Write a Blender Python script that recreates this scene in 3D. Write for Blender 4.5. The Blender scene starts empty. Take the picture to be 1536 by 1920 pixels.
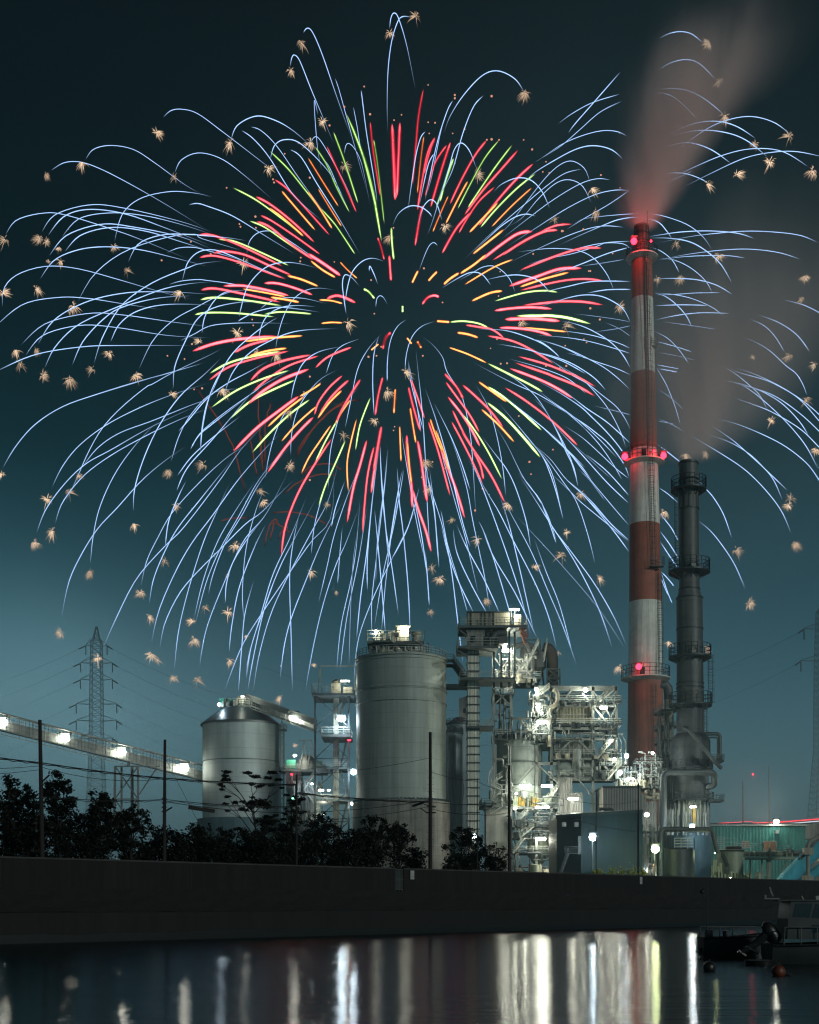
import bpy, math, random
from mathutils import Vector, Matrix
random.seed(7)
R=math.radians
sc=bpy.context.scene
C=sc.collection
F=2400.0; H=3.0; HY=1694.0     # focal length in photo pixels, eye height over the water, horizon row
def X(px,D): return (px-768.0)/F*D
def Z(py,D): return H+(HY-py)/F*D
def P(px,py,D): return Vector((X(px,D),D,Z(py,D)))
def S(D): return D/F
GZ=5.0                          # plant ground level
WL={}
def wloc(o): return WL.get(o.name,Vector((0,0,0)))
def props(o,label=None,cat=None,group=None,kind=None):
    if label: o['label']=label
    if cat: o['category']=cat
    if group: o['group']=group
    if kind: o['kind']=kind
    return o
def thing(name,label,cat,loc=(0,0,0),group=None):
    o=bpy.data.objects.new(name,None); C.objects.link(o); o.location=loc
    o.empty_display_size=.5
    WL[o.name]=Vector(loc)
    return props(o,label,cat,group)
def link(o,parent=None,loc=None):
    C.objects.link(o)
    if parent is not None:
        o.parent=parent
    if loc is not None: o.location=loc
    return o
COUNT={}
COMPS={'column','beam','brace','stiffening_ring','equipment','pipe','riser_pipe','filter_unit','crossarm','insulator','conductor','anchor_bracket','skirt_column','window','window_pane','collar','green_screen','stiffener','yellow_valve','transfer_duct','white_light_line','red_light_line','joint','soot_stain','lamp_post','down_pipe','deck_gear','pipe_length','wall','roof_rib','annex'}
class MB:
    def __init__(s): s.v=[];s.f=[];s.a=[];s.cuts=[];s.subs=[];s.objs=[]
    def cut(s):
        s.cuts.append((len(s.v),len(s.f))); return s
    def _add(s,vs,fs):
        b=len(s.v); s.subs.append((b,len(s.f))); s.v+= [tuple(v) for v in vs]; s.f+=[tuple(i+b for i in f) for f in fs]
        return s
    def box(s,x0,x1,y0,y1,z0,z1):
        return s._add([(x0,y0,z0),(x1,y0,z0),(x1,y1,z0),(x0,y1,z0),(x0,y0,z1),(x1,y0,z1),(x1,y1,z1),(x0,y1,z1)],
          [(0,3,2,1),(4,5,6,7),(0,1,5,4),(1,2,6,5),(2,3,7,6),(3,0,4,7)])
    def beam(s,p,q,w=.2,h=None):
        p=Vector(p);q=Vector(q);d=q-p
        if d.length<1e-6: return s
        h=h or w
        d.normalize(); up=Vector((0,0,1)) if abs(d.z)<.95 else Vector((0,1,0))
        a=d.cross(up).normalized()*w/2; b=a.cross(d).normalized()*h/2
        vs=[p-a-b,p+a-b,p+a+b,p-a+b,q-a-b,q+a-b,q+a+b,q-a+b]
        return s._add(vs,[(0,1,2,3),(7,6,5,4),(0,4,5,1),(1,5,6,2),(2,6,7,3),(3,7,4,0)])
    def tube(s,pts,r,n=6,cap=True):
        pts=[Vector(p) for p in pts]; m=len(pts)
        rs=r if isinstance(r,(list,tuple)) else [r]*m
        prev=None; vs=[]
        for i,p in enumerate(pts):
            d=(pts[min(i+1,m-1)]-pts[max(i-1,0)])
            if d.length<1e-9: d=Vector((0,0,1))
            d.normalize()
            if prev is None:
                up=Vector((0,0,1)) if abs(d.z)<.9 else Vector((1,0,0))
                a=d.cross(up).normalized()
            else:
                a=(prev-d*prev.dot(d))
                a=a.normalized() if a.length>1e-6 else prev
            prev=a; b=d.cross(a)
            for k in range(n):
                t=2*math.pi*k/n
                vs.append(p+(a*math.cos(t)+b*math.sin(t))*rs[i])
        fs=[]
        for i in range(m-1):
            for k in range(n):
                k2=(k+1)%n
                fs.append((i*n+k,i*n+k2,(i+1)*n+k2,(i+1)*n+k))
        if cap:
            fs.append(tuple(range(n-1,-1,-1))); fs.append(tuple((m-1)*n+k for k in range(n)))
        return s._add(vs,fs)
    def lathe(s,prof,n=32,a0=0,a1=360,cap=True):
        """prof: list of (cx,cy,z,r)"""
        full=abs(a1-a0)>=360; m=n if full else n+1; vs=[]
        for cx,cy,z,r in prof:
            for k in range(m):
                t=R(a0+(a1-a0)*k/n); vs.append((cx+r*math.cos(t),cy+r*math.sin(t),z))
        fs=[]
        for i in range(len(prof)-1):
            for k in range(n):
                k2=(k+1)%m
                fs.append((i*m+k,i*m+k2,(i+1)*m+k2,(i+1)*m+k))
        if cap and full:
            fs.append(tuple(range(m-1,-1,-1))); fs.append(tuple((len(prof)-1)*m+k for k in range(m)))
        return s._add(vs,fs)
    def cyl(s,cx,cy,z0,z1,r,n=24,r2=None):
        return s.lathe([(cx,cy,z0,r),(cx,cy,z1,r if r2 is None else r2)],n)
    def ring(s,cx,cy,z,r,w=.1,n=28,a0=0,a1=360):
        full=abs(a1-a0)>=360; m=n if full else n+1; vs=[]
        for k in range(m):
            t=R(a0+(a1-a0)*k/n)
            for dr,dz in ((-.5,-.5),(.5,-.5),(.5,.5),(-.5,.5)): vs.append((cx+(r+dr*w)*math.cos(t),cy+(r+dr*w)*math.sin(t),z+dz*w))
        fs=[(k*4+j,k*4+(j+1)%4,((k+1)%m)*4+(j+1)%4,((k+1)%m)*4+j) for k in range(n) for j in range(4)]
        return s._add(vs,fs)
    def disc_deck(s,cx,cy,z,r0,r1,t=.25,n=28):
        return s.lathe([(cx,cy,z,r0),(cx,cy,z,r1),(cx,cy,z+t,r1),(cx,cy,z+t,r0),(cx,cy,z,r0)],n,cap=False)
    def rail(s,pts,h=1.1,sp=1.6,w=.09,rows=3):
        pts=[Vector(p) for p in pts]
        for p,q in zip(pts,pts[1:]):
            for j in range(rows):
                dz=Vector((0,0,h*(j+1)/rows)); s.beam(p+dz,q+dz,w)
            L=(q-p).length; k=max(1,int(L/sp))
            for i in range(k+1):
                a=p.lerp(q,i/k); s.beam(a,a+Vector((0,0,h)),w)
        return s
    def ringrail(s,cx,cy,z,r,h=1.2,n=20,w=.1):
        pts=[(cx+r*math.cos(2*math.pi*k/n),cy+r*math.sin(2*math.pi*k/n),z) for k in range(n+1)]
        return s.rail(pts,h,99,w)
    def lattice(s,b,t,n,w=.2,wb=None,diag=True):
        """b,t: 4 corners bottom/top"""
        b=[Vector(p) for p in b]; t=[Vector(p) for p in t]; wb=wb or w*.6
        for i in range(4): s.beam(b[i],t[i],w)
        for k in range(n):
            a=[b[i].lerp(t[i],k/n) for i in range(4)]; c=[b[i].lerp(t[i],(k+1)/n) for i in range(4)]
            for i in range(4):
                j=(i+1)%4
                s.beam(c[i],c[j],wb)
                if diag: s.beam(a[i],c[j],wb); s.beam(a[j],c[i],wb)
        return s
    def ladder(s,p,q,w=.5,cage=True,fr=(0,-1,0)):
        p=Vector(p);q=Vector(q);d=(q-p).normalized(); f=Vector(fr); a=d.cross(f).normalized()*w/2
        s.beam(p-a,q-a,.09); s.beam(p+a,q+a,.09)
        L=(q-p).length;k=int(L/.6)
        for i in range(k): 
            c=p.lerp(q,i/k); s.beam(c-a,c+a,.06)
        if cage:
            kk=max(1,int(L/1.5))
            for i in range(kk+1):
                c=p.lerp(q,i/kk)
                pts=[c+a*1.5,c+a*1.7+f*.5,c+a*.8+f*.9,c-a*.8+f*.9,c-a*1.7+f*.5,c-a*1.5]
                for u,v in zip(pts,pts[1:]): s.beam(u,v,.06)
            for o in (a*1.7+f*.5,a*.8+f*.9,-a*.8+f*.9,-a*1.7+f*.5): s.beam(p+o,q+o,.05)
        return s
    def stair(s,p,q,w=1.0,rail=True,cutit=True):
        p=Vector(p);q=Vector(q);hd=(q-p);hd.z=0
        a=hd.normalized().cross(Vector((0,0,1)))*w/2
        s.beam(p-a,q-a,.12,.3); s.beam(p+a,q+a,.12,.3)
        L=(q-p).length;k=max(3,int(abs(q.z-p.z)/.35))
        for i in range(k):
            c=p.lerp(q,(i+.5)/k); s.beam(c-a,c+a,.28,.05)
        if rail:
            for o in (a,-a):
                for h in (.55,1.05): s.beam(p+o+Vector((0,0,h)),q+o+Vector((0,0,h)),.08)
                for i in range(0,k+1,3):
                    c=p.lerp(q,i/k)+o; s.beam(c,c+Vector((0,0,1.05)),.08)
        if cutit: s.cut()
        return s
    def elbow(s,pts,r,n=16,seg=6):
        """pipe through points with rounded corners"""
        pts=[Vector(p) for p in pts]; out=[pts[0]]
        for i in range(1,len(pts)-1):
            a,b,c=pts[i-1],pts[i],pts[i+1]
            l=min((a-b).length,(c-b).length)*.45; l=min(l,r*2.2)
            p0=b+(a-b).normalized()*l; p1=b+(c-b).normalized()*l
            for k in range(seg+1):
                t=k/seg; out.append(p0*(1-t)**2+b*2*t*(1-t)+p1*t*t)
        out.append(pts[-1])
        return s.tube(out,r,n)
    def _slice(s,a,b):
        m=MB(); m.v=s.v[a[0]:b[0]]; m.f=[tuple(i-a[0] for i in f) for f in s.f[a[1]:b[1]]]; return m
    def build(s,name,mat,parent=None,smooth=False,loc=None,pair=None):
        if not s.v: return None
        marks=None
        if s.cuts: marks=[(0,0)]+s.cuts
        elif name in COMPS and len(s.subs)>1: marks=list(s.subs)
        if marks:
            end=(len(s.v),len(s.f))
            if marks[-1]!=end: marks.append(end)
            segs=list(zip(marks,marks[1:])); first=None; rest=MB()
            for i,(a,b) in enumerate(segs):
                if a==b: s.objs.append(None); continue
                par=parent
                if pair is not None and i<len(pair.objs) and pair.objs[i] is not None: par=pair.objs[i]
                key=(parent.name if parent else '',name); COUNT[key]=COUNT.get(key,0)+1
                m=s._slice(a,b)
                if COUNT[key]>96: rest._add(m.v,m.f); continue
                o=m._one(name,mat,par,smooth,loc); s.objs.append(o); first=first or o
            if rest.v:
                o=rest._one(name,mat,parent,smooth,loc); o['kind']='stuff'; first=first or o
            return first
        o=s._one(name,mat,parent,smooth,loc); s.objs.append(o); return o
    def _one(s,name,mat,parent=None,smooth=False,loc=None):
        soft=(smooth=='all')
        base=wloc(parent) if parent is not None else (Vector(loc) if loc is not None else s.base())
        me=bpy.data.meshes.new(name)
        me.from_pydata([(v[0]-base.x,v[1]-base.y,v[2]-base.z) for v in s.v],[],s.f)
        me.materials.append(mat)
        if smooth:
            me.polygons.foreach_set('use_smooth',[len(p.vertices)<=4 for p in me.polygons])
        me.update()
        if smooth:
            try:
                if not soft: me.set_sharp_from_angle(angle=R(40))
            except Exception: pass
        o=bpy.data.objects.new(name,me); C.objects.link(o)
        if parent is not None: o.parent=parent
        else: o.location=base
        WL[o.name]=base.copy()
        return o
    def base(s):
        n=len(s.v); 
        return Vector((sum(v[0] for v in s.v)/n,sum(v[1] for v in s.v)/n,min(v[2] for v in s.v)))
# ---------- materials
def nt(m): return m.node_tree.nodes,m.node_tree.links
ALB=.6
KEEP={'white_chimney_paint','red_chimney_paint','leaf_shrub','pale_cladding','soot_black','flue_tip_paint'}
def mat(name,col,rough=.6,metal=0,var=.25,scale=.6,streak=0,bump=0,col2=None,spec=.4,panel=None):
    if name not in KEEP: col=tuple(q*ALB for q in col); col2=tuple(q*ALB for q in col2) if col2 else None
    m=bpy.data.materials.new(name); m.use_nodes=True; N,L=nt(m)
    b=N['Principled BSDF']; b.inputs['Roughness'].default_value=rough; b.inputs['Metallic'].default_value=metal
    b.inputs['Specular IOR Level'].default_value=spec
    tc=N.new('ShaderNodeTexCoord'); n1=N.new('ShaderNodeTexNoise'); n1.inputs['Scale'].default_value=scale
    n1.inputs['Detail'].default_value=8; n1.inputs['Roughness'].default_value=.62
    L.new(tc.outputs['Object'],n1.inputs['Vector'])
    r=N.new('ShaderNodeValToRGB'); r.color_ramp.elements[0].position=.3; r.color_ramp.elements[1].position=.72
    c=Vector(col); c2=Vector(col2) if col2 else c*(1-var)
    r.color_ramp.elements[0].color=(*c2,1); r.color_ramp.elements[1].color=(*c,1)
    L.new(n1.outputs['Fac'],r.inputs['Fac']); out=r.outputs['Color']
    if streak:
        mp=N.new('ShaderNodeMapping'); mp.inputs['Scale'].default_value=(1.1,1.1,.045)
        n2=N.new('ShaderNodeTexNoise'); n2.inputs['Scale'].default_value=1.0; n2.inputs['Detail'].default_value=9; n2.inputs['Roughness'].default_value=.7
        L.new(tc.outputs['Object'],mp.inputs['Vector']); L.new(mp.outputs[0],n2.inputs['Vector'])
        r2=N.new('ShaderNodeValToRGB'); r2.color_ramp.elements[0].position=.35; r2.color_ramp.elements[1].position=.6
        r2.color_ramp.elements[0].color=(1-streak,)*3+(1,); r2.color_ramp.elements[1].color=(1,1,1,1)
        L.new(n2.outputs['Fac'],r2.inputs['Fac'])
        mx=N.new('ShaderNodeMix'); mx.data_type='RGBA'; mx.blend_type='MULTIPLY'; mx.inputs[0].default_value=1
        L.new(out,mx.inputs[6]); L.new(r2.outputs['Color'],mx.inputs[7]); out=mx.outputs[2]
    hgt=None
    if panel:   # horizontal weld seams every panel metres: a thin darker line and a small ridge
        sp=N.new('ShaderNodeSeparateXYZ'); L.new(tc.outputs['Object'],sp.inputs[0])
        d=N.new('ShaderNodeMath'); d.operation='DIVIDE'; d.inputs[1].default_value=panel; L.new(sp.outputs['Z'],d.inputs[0])
        f=N.new('ShaderNodeMath'); f.operation='FRACT'; L.new(d.outputs[0],f.inputs[0])
        g=N.new('ShaderNodeMath'); g.operation='LESS_THAN'; g.inputs[1].default_value=.035; L.new(f.outputs[0],g.inputs[0])
        mx=N.new('ShaderNodeMix'); mx.data_type='RGBA'; mx.blend_type='MULTIPLY'
        k=N.new('ShaderNodeMath'); k.operation='MULTIPLY'; k.inputs[1].default_value=.35; L.new(g.outputs[0],k.inputs[0])
        L.new(k.outputs[0],mx.inputs[0]); L.new(out,mx.inputs[6]); mx.inputs[7].default_value=(.2,.2,.2,1); out=mx.outputs[2]
        hgt=g.outputs[0]
    L.new(out,b.inputs['Base Color'])
    rr=N.new('ShaderNodeMapRange'); rr.inputs['To Min'].default_value=max(.05,rough-.12); rr.inputs['To Max'].default_value=min(1,rough+.15)
    L.new(n1.outputs['Fac'],rr.inputs['Value']); L.new(rr.outputs[0],b.inputs['Roughness'])
    if bump:
        bp=N.new('ShaderNodeBump'); bp.inputs['Strength'].default_value=bump; bp.inputs['Distance'].default_value=.15
        L.new(n1.outputs['Fac'],bp.inputs['Height']); L.new(bp.outputs[0],b.inputs['Normal'])
    return m
def corr(name,col,pitch=.5,axis=0,st=.9,**k):
    """corrugated sheet: ribs as bump"""
    m=mat(name,col,**k); N,L=nt(m); b=N['Principled BSDF']
    tc=N.new('ShaderNodeTexCoord'); w=N.new('ShaderNodeTexWave'); w.bands_direction='X' if axis==0 else 'Y'
    w.inputs['Scale'].default_value=.314/pitch; w.inputs['Distortion'].default_value=0
    L.new(tc.outputs['Object'],w.inputs['Vector'])
    bp=N.new('ShaderNodeBump'); bp.inputs['Strength'].default_value=st; bp.inputs['Distance'].default_value=.12
    L.new(w.outputs['Fac'],bp.inputs['Height']); L.new(bp.outputs[0],b.inputs['Normal'])
    return m
def emis(name,col,st,sampling='NONE'):
    m=bpy.data.materials.new(name); m.use_nodes=True; N,L=nt(m); N.remove(N['Principled BSDF'])
    e=N.new('ShaderNodeEmission'); e.inputs['Color'].default_value=(*col,1); e.inputs['Strength'].default_value=st
    L.new(e.outputs[0],N['Material Output'].inputs['Surface']); m.cycles.emission_sampling=sampling
    return m
M={}
M['steel']=mat('galvanised_steel',(.33,.355,.335),.5,.3,.45,.8)
M['steel_d']=mat('dark_steel',(.065,.08,.085),.5,.3,.45,.8)
M['steel_m']=mat('mid_steel',(.14,.165,.165),.5,.3,.45,.8)
M['rail']=mat('railing_paint',(.50,.53,.48),.5,0,.3,1)
M['silo']=mat('silo_sheet',(.47,.56,.55),.6,.1,.22,.12,streak=.22,panel=3.4)
M['silo2']=mat('silo_sheet_big',(.42,.48,.44),.58,.1,.24,.12,streak=.28,panel=3.1)
M['conc']=mat('stained_concrete',(.36,.34,.30),.85,0,.4,.5,streak=.5,bump=.3,panel=2.6)
M['conc_l']=mat('pale_concrete',(.42,.42,.38),.85,0,.35,.4,streak=.4,bump=.2)
M['roof']=mat('cone_roof',(.055,.085,.095),.45,.3,.3,.3,streak=.3)
M['white_p']=mat('white_chimney_paint',(.72,.73,.66),.7,0,.3,.35,streak=.35,bump=.15,col2=(.50,.51,.46))
M['red_p']=mat('red_chimney_paint',(.34,.11,.07),.7,0,.35,.3,streak=.3,bump=.1)
M['soot']=mat('soot_black',(.018,.018,.018),.8,0,.4,1)
M['stack']=mat('dark_stack_metal',(.15,.165,.165),.55,.15,.35,.5,streak=.4,panel=4.1)
M['cream']=mat('cream_sheet',(.50,.47,.36),.55,0,.35,.7,streak=.45)
M['corr']=corr('corrugated_grey',(.36,.36,.34),.55,streak=.35)
M['corr_g']=corr('corrugated_green',(.05,.30,.25),.75,st=.5,streak=.25)
M['blue_shed']=corr('dark_blue_shed',(.003,.045,.065),.8,st=.06,streak=.4)
M['blue_pipe']=mat('pale_blue_pipe',(.16,.75,1.0),.4,.1,.25,.8,streak=.2)
M['tankg']=mat('tank_greenish',(.33,.37,.28),.5,.1,.2,.4,streak=.25)
M['yellow']=mat('yellow_paint',(.5,.33,.05),.5,0,.3,1)
M['greenrail']=mat('green_screen',(.03,.30,.20),.6,0,.3,1)
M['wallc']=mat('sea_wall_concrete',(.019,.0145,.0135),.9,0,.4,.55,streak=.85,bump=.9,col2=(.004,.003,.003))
M['coping']=mat('coping_concrete',(.07,.07,.068),.85,0,.4,.8,streak=.3)
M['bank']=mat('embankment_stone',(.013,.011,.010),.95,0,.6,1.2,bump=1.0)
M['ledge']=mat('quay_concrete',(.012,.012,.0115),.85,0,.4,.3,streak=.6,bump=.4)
M['ground']=mat('ground_earth',(.06,.06,.055),.9,0,.4,.2,bump=.3)
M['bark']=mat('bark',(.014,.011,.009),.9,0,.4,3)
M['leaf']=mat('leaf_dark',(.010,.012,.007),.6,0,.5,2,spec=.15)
M['leaf2']=mat('leaf_shrub',(.42,.44,.05),.6,0,.5,3)
M['pole']=mat('pole_dark',(.024,.019,.016),.85,0,.4,2,streak=.4)
M['wire']=mat('wire_black',(.02,.02,.02),.6)
M['hull']=mat('boat_gelcoat',(.028,.036,.038),.35,0,.2,1)
M['boatd']=mat('boat_black',(.014,.014,.015),.35,0,.2,2)
M['buoy']=mat('buoy_orange',(.17,.035,.012),.5,0,.5,3)
M['sign']=mat('sign_white',(.5,.5,.5),.5,0,.15,3)
M['window']=mat('window_glass_dark',(.02,.03,.035),.12,0,.1,2,spec=.6)
M['blind']=mat('window_blind',(.34,.17,.08),.6,0,.3,5)
E_W=emis('lamp_white',(1,.98,.84),50); E_C=emis('lamp_cool',(.72,.90,1),90); E_G=emis('lamp_green_white',(.85,1,.48),90)
E_R=emis('lamp_red',(1,.012,.03),14); E_O=emis('lamp_orange',(1,.42,.12),12); E_T=emis('lamp_teal',(.2,1,.6),6)
# ---------- lamps: a housing with a glowing lens, and the light it gives
LPOW={'W':.9,'C':.9,'G':.7,'R':.8,'O':.6,'T':.6}
def lamp(parent,px,py,D,kind='W',w=9,h=6,power=300,name='floodlight',toward=(0,-1,-.35),off=1.2,label=None,cat=None,top=False):
    em={'W':E_W,'C':E_C,'G':E_G,'R':E_R,'O':E_O,'T':E_T}[kind]
    col={'W':(.98,1,.80),'C':(.72,.88,1),'G':(.86,1,.5),'R':(1,.03,.04),'O':(1,.45,.15),'T':(.3,1,.7)}[kind]
    c=P(px,py,D); s=S(D); bar=w>h*1.9; q=1.05 if bar else .98; hw=w*s/2*q; hh=(h*.8 if bar else min(w,h))*s/2*q; power*=LPOW.get(kind,1)
    mb=MB()
    if bar: mb.tube([(c.x-hw,c.y,c.z),(c.x-hw*.92,c.y,c.z),(c.x+hw*.92,c.y,c.z),(c.x+hw,c.y,c.z)],[hh*.5,hh,hh,hh*.5],10)
    else: mb.lathe([(c.x,c.y,c.z-hh,hw*.35),(c.x,c.y,c.z-hh*.55,hw*.85),(c.x,c.y,c.z,hw),(c.x,c.y,c.z+hh*.55,hw*.85),(c.x,c.y,c.z+hh,hw*.35)],10)
    if parent is None:
        parent=thing(name,label,cat,(c.x,c.y,c.z)) 
        lens=mb.build('lens',em,parent); hp=parent
    else:
        hb=MB(); hb.box(c.x-hw*1.06,c.x+hw*1.06,c.y-hh*.8,c.y+hh*1.3,c.z+hh*1.05,c.z+hh*1.5); hb.beam(c+Vector((0,hh*.6,hh*1.3)),c+Vector((0,hh+1.2,hh*1.3)),.12)
        hp=hb.build(name,M['steel_m'],parent); lens=mb.build('lens',em,hp)
    if power:
        ld=bpy.data.lights.new('lamp_light','POINT'); ld.energy=power; ld.color=col; ld.shadow_soft_size=.35
        ld.use_shadow=True
        lo=bpy.data.objects.new('lamp_light',ld); C.objects.link(lo); lo.parent=hp
        d=Vector(toward).normalized()*off
        lo.location=c+d*(1+hw)-wloc(hp)
    return hp
# ---------- camera
cam=bpy.data.cameras.new('camera'); co=bpy.data.objects.new('camera',cam); C.objects.link(co); sc.camera=co
co.location=(0,0,H); co.rotation_euler=(R(90),0,0)
cam.sensor_fit='HORIZONTAL'; cam.sensor_width=24; cam.lens=24*F/1536
cam.shift_y=(HY-960)/1536; cam.clip_start=.5; cam.clip_end=9000
sc.render.resolution_x=819; sc.render.resolution_y=1024
sc.view_settings.view_transform='Standard'; sc.view_settings.look='None'; sc.view_settings.exposure=0; sc.view_settings.gamma=1
cy=sc.cycles
try:
    cy.use_denoising=True; cy.denoiser='OPENIMAGEDENOISE'
    cy.max_bounces=6; cy.diffuse_bounces=2; cy.glossy_bounces=3; cy.transparent_max_bounces=40; cy.volume_bounces=2
    cy.sample_clamp_indirect=4; cy.sample_clamp_direct=0; cy.use_light_tree=True
    cy.volume_step_rate=1.0; cy.volume_max_steps=48
    cy.caustics_reflective=False; cy.caustics_refractive=False; cy.pixel_filter_type='BLACKMAN_HARRIS'; cy.filter_width=1.2
except Exception as e: print(e)
# ---------- night sky: town glow at the horizon, dark above
w=bpy.data.worlds.new('World'); sc.world=w; w.use_nodes=True
N,L=w.node_tree.nodes,w.node_tree.links
bg=N['Background']; tc=N.new('ShaderNodeTexCoord'); sep=N.new('ShaderNodeSeparateXYZ'); L.new(tc.outputs['Generated'],sep.inputs[0])
rp=N.new('ShaderNodeValToRGB'); L.new(sep.outputs['Z'],rp.inputs['Fac'])
def lin(*c): return tuple((x/255/12.92 if x/255<=.04045 else ((x/255+.055)/1.055)**2.4) for x in c)
stops=[(0.0,(76,122,136)),(.06,(68,112,126)),(.12,(54,96,110)),(.17,(38,78,92)),(.235,(23,58,69)),(.33,(12,36,42)),(.45,(9,22,26)),(.60,(9,15,18)),(1.0,(7,12,14))]
el=rp.color_ramp.elements
while len(el)<len(stops): el.new(.5)
for e_,(p_,c_) in zip(el,stops): e_.position=p_; e_.color=(*lin(*c_),1)
def math_(op,a,b=None,clamp=False):
    n=N.new('ShaderNodeMath'); n.operation=op; n.use_clamp=clamp
    for i,v in enumerate((a,b)):
        if v is None: continue
        if isinstance(v,(int,float)): n.inputs[i].default_value=v
        else: L.new(v,n.inputs[i])
    return n.outputs[0]
def lobe(x,z,sx,sz):   # soft patch of cloud glow around a sky direction
    a=math_('POWER',math_('DIVIDE',math_('SUBTRACT',sep.outputs['X'],x),sx),2)
    b=math_('POWER',math_('DIVIDE',math_('SUBTRACT',sep.outputs['Z'],z),sz),2)
    return math_('POWER',2.718,math_('MULTIPLY',math_('ADD',a,b),-1))
ns=N.new('ShaderNodeTexNoise'); ns.inputs['Scale'].default_value=3.2; ns.inputs['Detail'].default_value=3; L.new(tc.outputs['Generated'],ns.inputs['Vector'])
cur=rp.outputs['Color']
def addglow(cur,mask,col,noisy=True):
    m=math_('MULTIPLY',mask,math_('ADD',math_('MULTIPLY',ns.outputs['Fac'],1.2),.35)) if noisy else mask
    mx=N.new('ShaderNodeMix'); mx.data_type='RGBA'; mx.blend_type='ADD'; L.new(m,mx.inputs[0]); L.new(cur,mx.inputs[6]); mx.inputs[7].default_value=(*col,1)
    return mx.outputs[2]
cur=addglow(cur,lobe(-.30,.15,.13,.10),(.022,.070,.085))
cur=addglow(cur,lobe(-.20,.10,.16,.06),(.020,.050,.060))
cur=addglow(cur,lobe(-.27,.125,.15,.08),(.085,.112,.118))
cur=addglow(cur,lobe(.14,.43,.20,.16),(.008,.015,.017))
cur=addglow(cur,lobe(.24,.28,.12,.14),(.012,.016,.018))
mx=N.new('ShaderNodeMix'); mx.data_type='RGBA'; mx.blend_type='MULTIPLY'; mx.inputs[0].default_value=1
vv=N.new('ShaderNodeCombineColor'); v_=math_('ADD',math_('MULTIPLY',ns.outputs['Fac'],.4),.8)
for i in range(3): L.new(v_,vv.inputs[i])
L.new(cur,mx.inputs[6]); L.new(vv.outputs[0],mx.inputs[7]); L.new(mx.outputs[2],bg.inputs['Color']); bg.inputs['Strength'].default_value=1.0
# ---------- moon / town glow from the right, behind the camera
sd=bpy.data.lights.new('moonlight','SUN'); sd.energy=1.25; sd.angle=R(3); sd.color=(.92,1,.93)
so=bpy.data.objects.new('moonlight',sd); C.objects.link(so); so.rotation_euler=Vector((-.62,.73,-.29)).to_track_quat('-Z','Y').to_euler(); so.location=(100,-50,120)
# ---------- water
mw=bpy.data.materials.new('water'); mw.use_nodes=True; N2,L2=nt(mw); b=N2['Principled BSDF']
b.inputs['Base Color'].default_value=(.004,.010,.012,1); b.inputs['IOR'].default_value=1.4; b.inputs['Roughness'].default_value=.17; b.inputs['Specular Tint'].default_value=(.62,.97,1,1); b.inputs['Anisotropic'].default_value=1.0
tg_=N2.new('ShaderNodeCombineXYZ'); tg_.inputs[1].default_value=1; L2.new(tg_.outputs[0],b.inputs['Tangent'])
tcw=N2.new('ShaderNodeTexCoord'); 
def wav(sx,sy,st,det,dist):
    mp=N2.new('ShaderNodeMapping'); mp.inputs['Scale'].default_value=(sx,sy,1); n=N2.new('ShaderNodeTexNoise'); n.inputs['Scale'].default_value=1; n.inputs['Detail'].default_value=det
    L2.new(tcw.outputs['Object'],mp.inputs[0]); L2.new(mp.outputs[0],n.inputs['Vector']); bp=N2.new('ShaderNodeBump'); bp.inputs['Strength'].default_value=st; bp.inputs['Distance'].default_value=dist
    L2.new(n.outputs['Fac'],bp.inputs['Height']); return bp
b1=wav(.04,.30,.40,3,.16); b2=wav(.16,1.3,.9,4,.10); L2.new(b1.outputs[0],b2.inputs['Normal']); L2.new(b2.outputs[0],b.inputs['Normal'])
mb=MB(); 
def wallY(px): return 120.4/(.922-(px-768)/2400)
def wp(t,off=0,z=0):     # t: metres along the wall from its left frame edge; off: metres behind its front face
    d=Vector((.678,.735,0)); n=Vector((-.735,.678,0)); o=Vector((-31,97,0))
    v=o+d*t+n*off; v.z=z; return v
mb._add([(-900,-100,0),(1500,-100,0),(1500,1600,0),(-900,1600,0)],[(0,1,2,3)])
props(mb.build('water',mw,loc=(0,0,0)),kind='structure')
# ground behind the wall, one sheet to the horizon
mb=MB(); a=wp(-420,3.2,GZ); c=wp(900,3.2,GZ)
mb._add([a,c,(1500,c.y+10,GZ),(1500,2500,GZ),(-1500,2500,GZ),(-1500,a.y-10,GZ)],[(0,1,2,3,4,5)])
props(mb.build('ground',M['ground'],loc=(0,0,0)),kind='structure')
def strip(prof,t0,t1,n):   # extrude an (off,z) profile along the wall line
    mb=MB(); k=len(prof); vs=[]
    for i in range(n+1):
        t=t0+(t1-t0)*i/n
        for o,z in prof: vs.append(wp(t,o,z))
    fs=[(i*k+j,(i+1)*k+j,(i+1)*k+j+1,i*k+j+1) for i in range(n) for j in range(k-1)]
    mb._add(vs,fs); return mb
ft=wallY(0)
mb=strip([(1.6,2.27),(.6,3.3),(-.0,4.2)][::-1],-400,800,400)
rnd=random.Random(3)
mb=strip([(-1.9,2.31),(-1.4,2.75),(-.9,3.2),(-.45,3.7),(-.02,4.25)],-400,800,800)
mb.v=[(x+rnd.uniform(-.12,.12),y+rnd.uniform(-.12,.12),z+rnd.uniform(-.06,.06)) for x,y,z in mb.v]
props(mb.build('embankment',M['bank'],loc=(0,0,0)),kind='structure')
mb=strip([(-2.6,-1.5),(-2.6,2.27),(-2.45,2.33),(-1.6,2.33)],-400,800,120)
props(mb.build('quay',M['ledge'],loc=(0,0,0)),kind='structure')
mb=strip([(-2.604,-1.5),(-2.606,.35),(-2.606,.62)],-400,800,400)
for i_ in range(2,len(mb.v),3): x_,y_,z_=mb.v[i_]; mb.v[i_]=(x_,y_,z_+rnd.uniform(-.16,.12))
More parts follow.
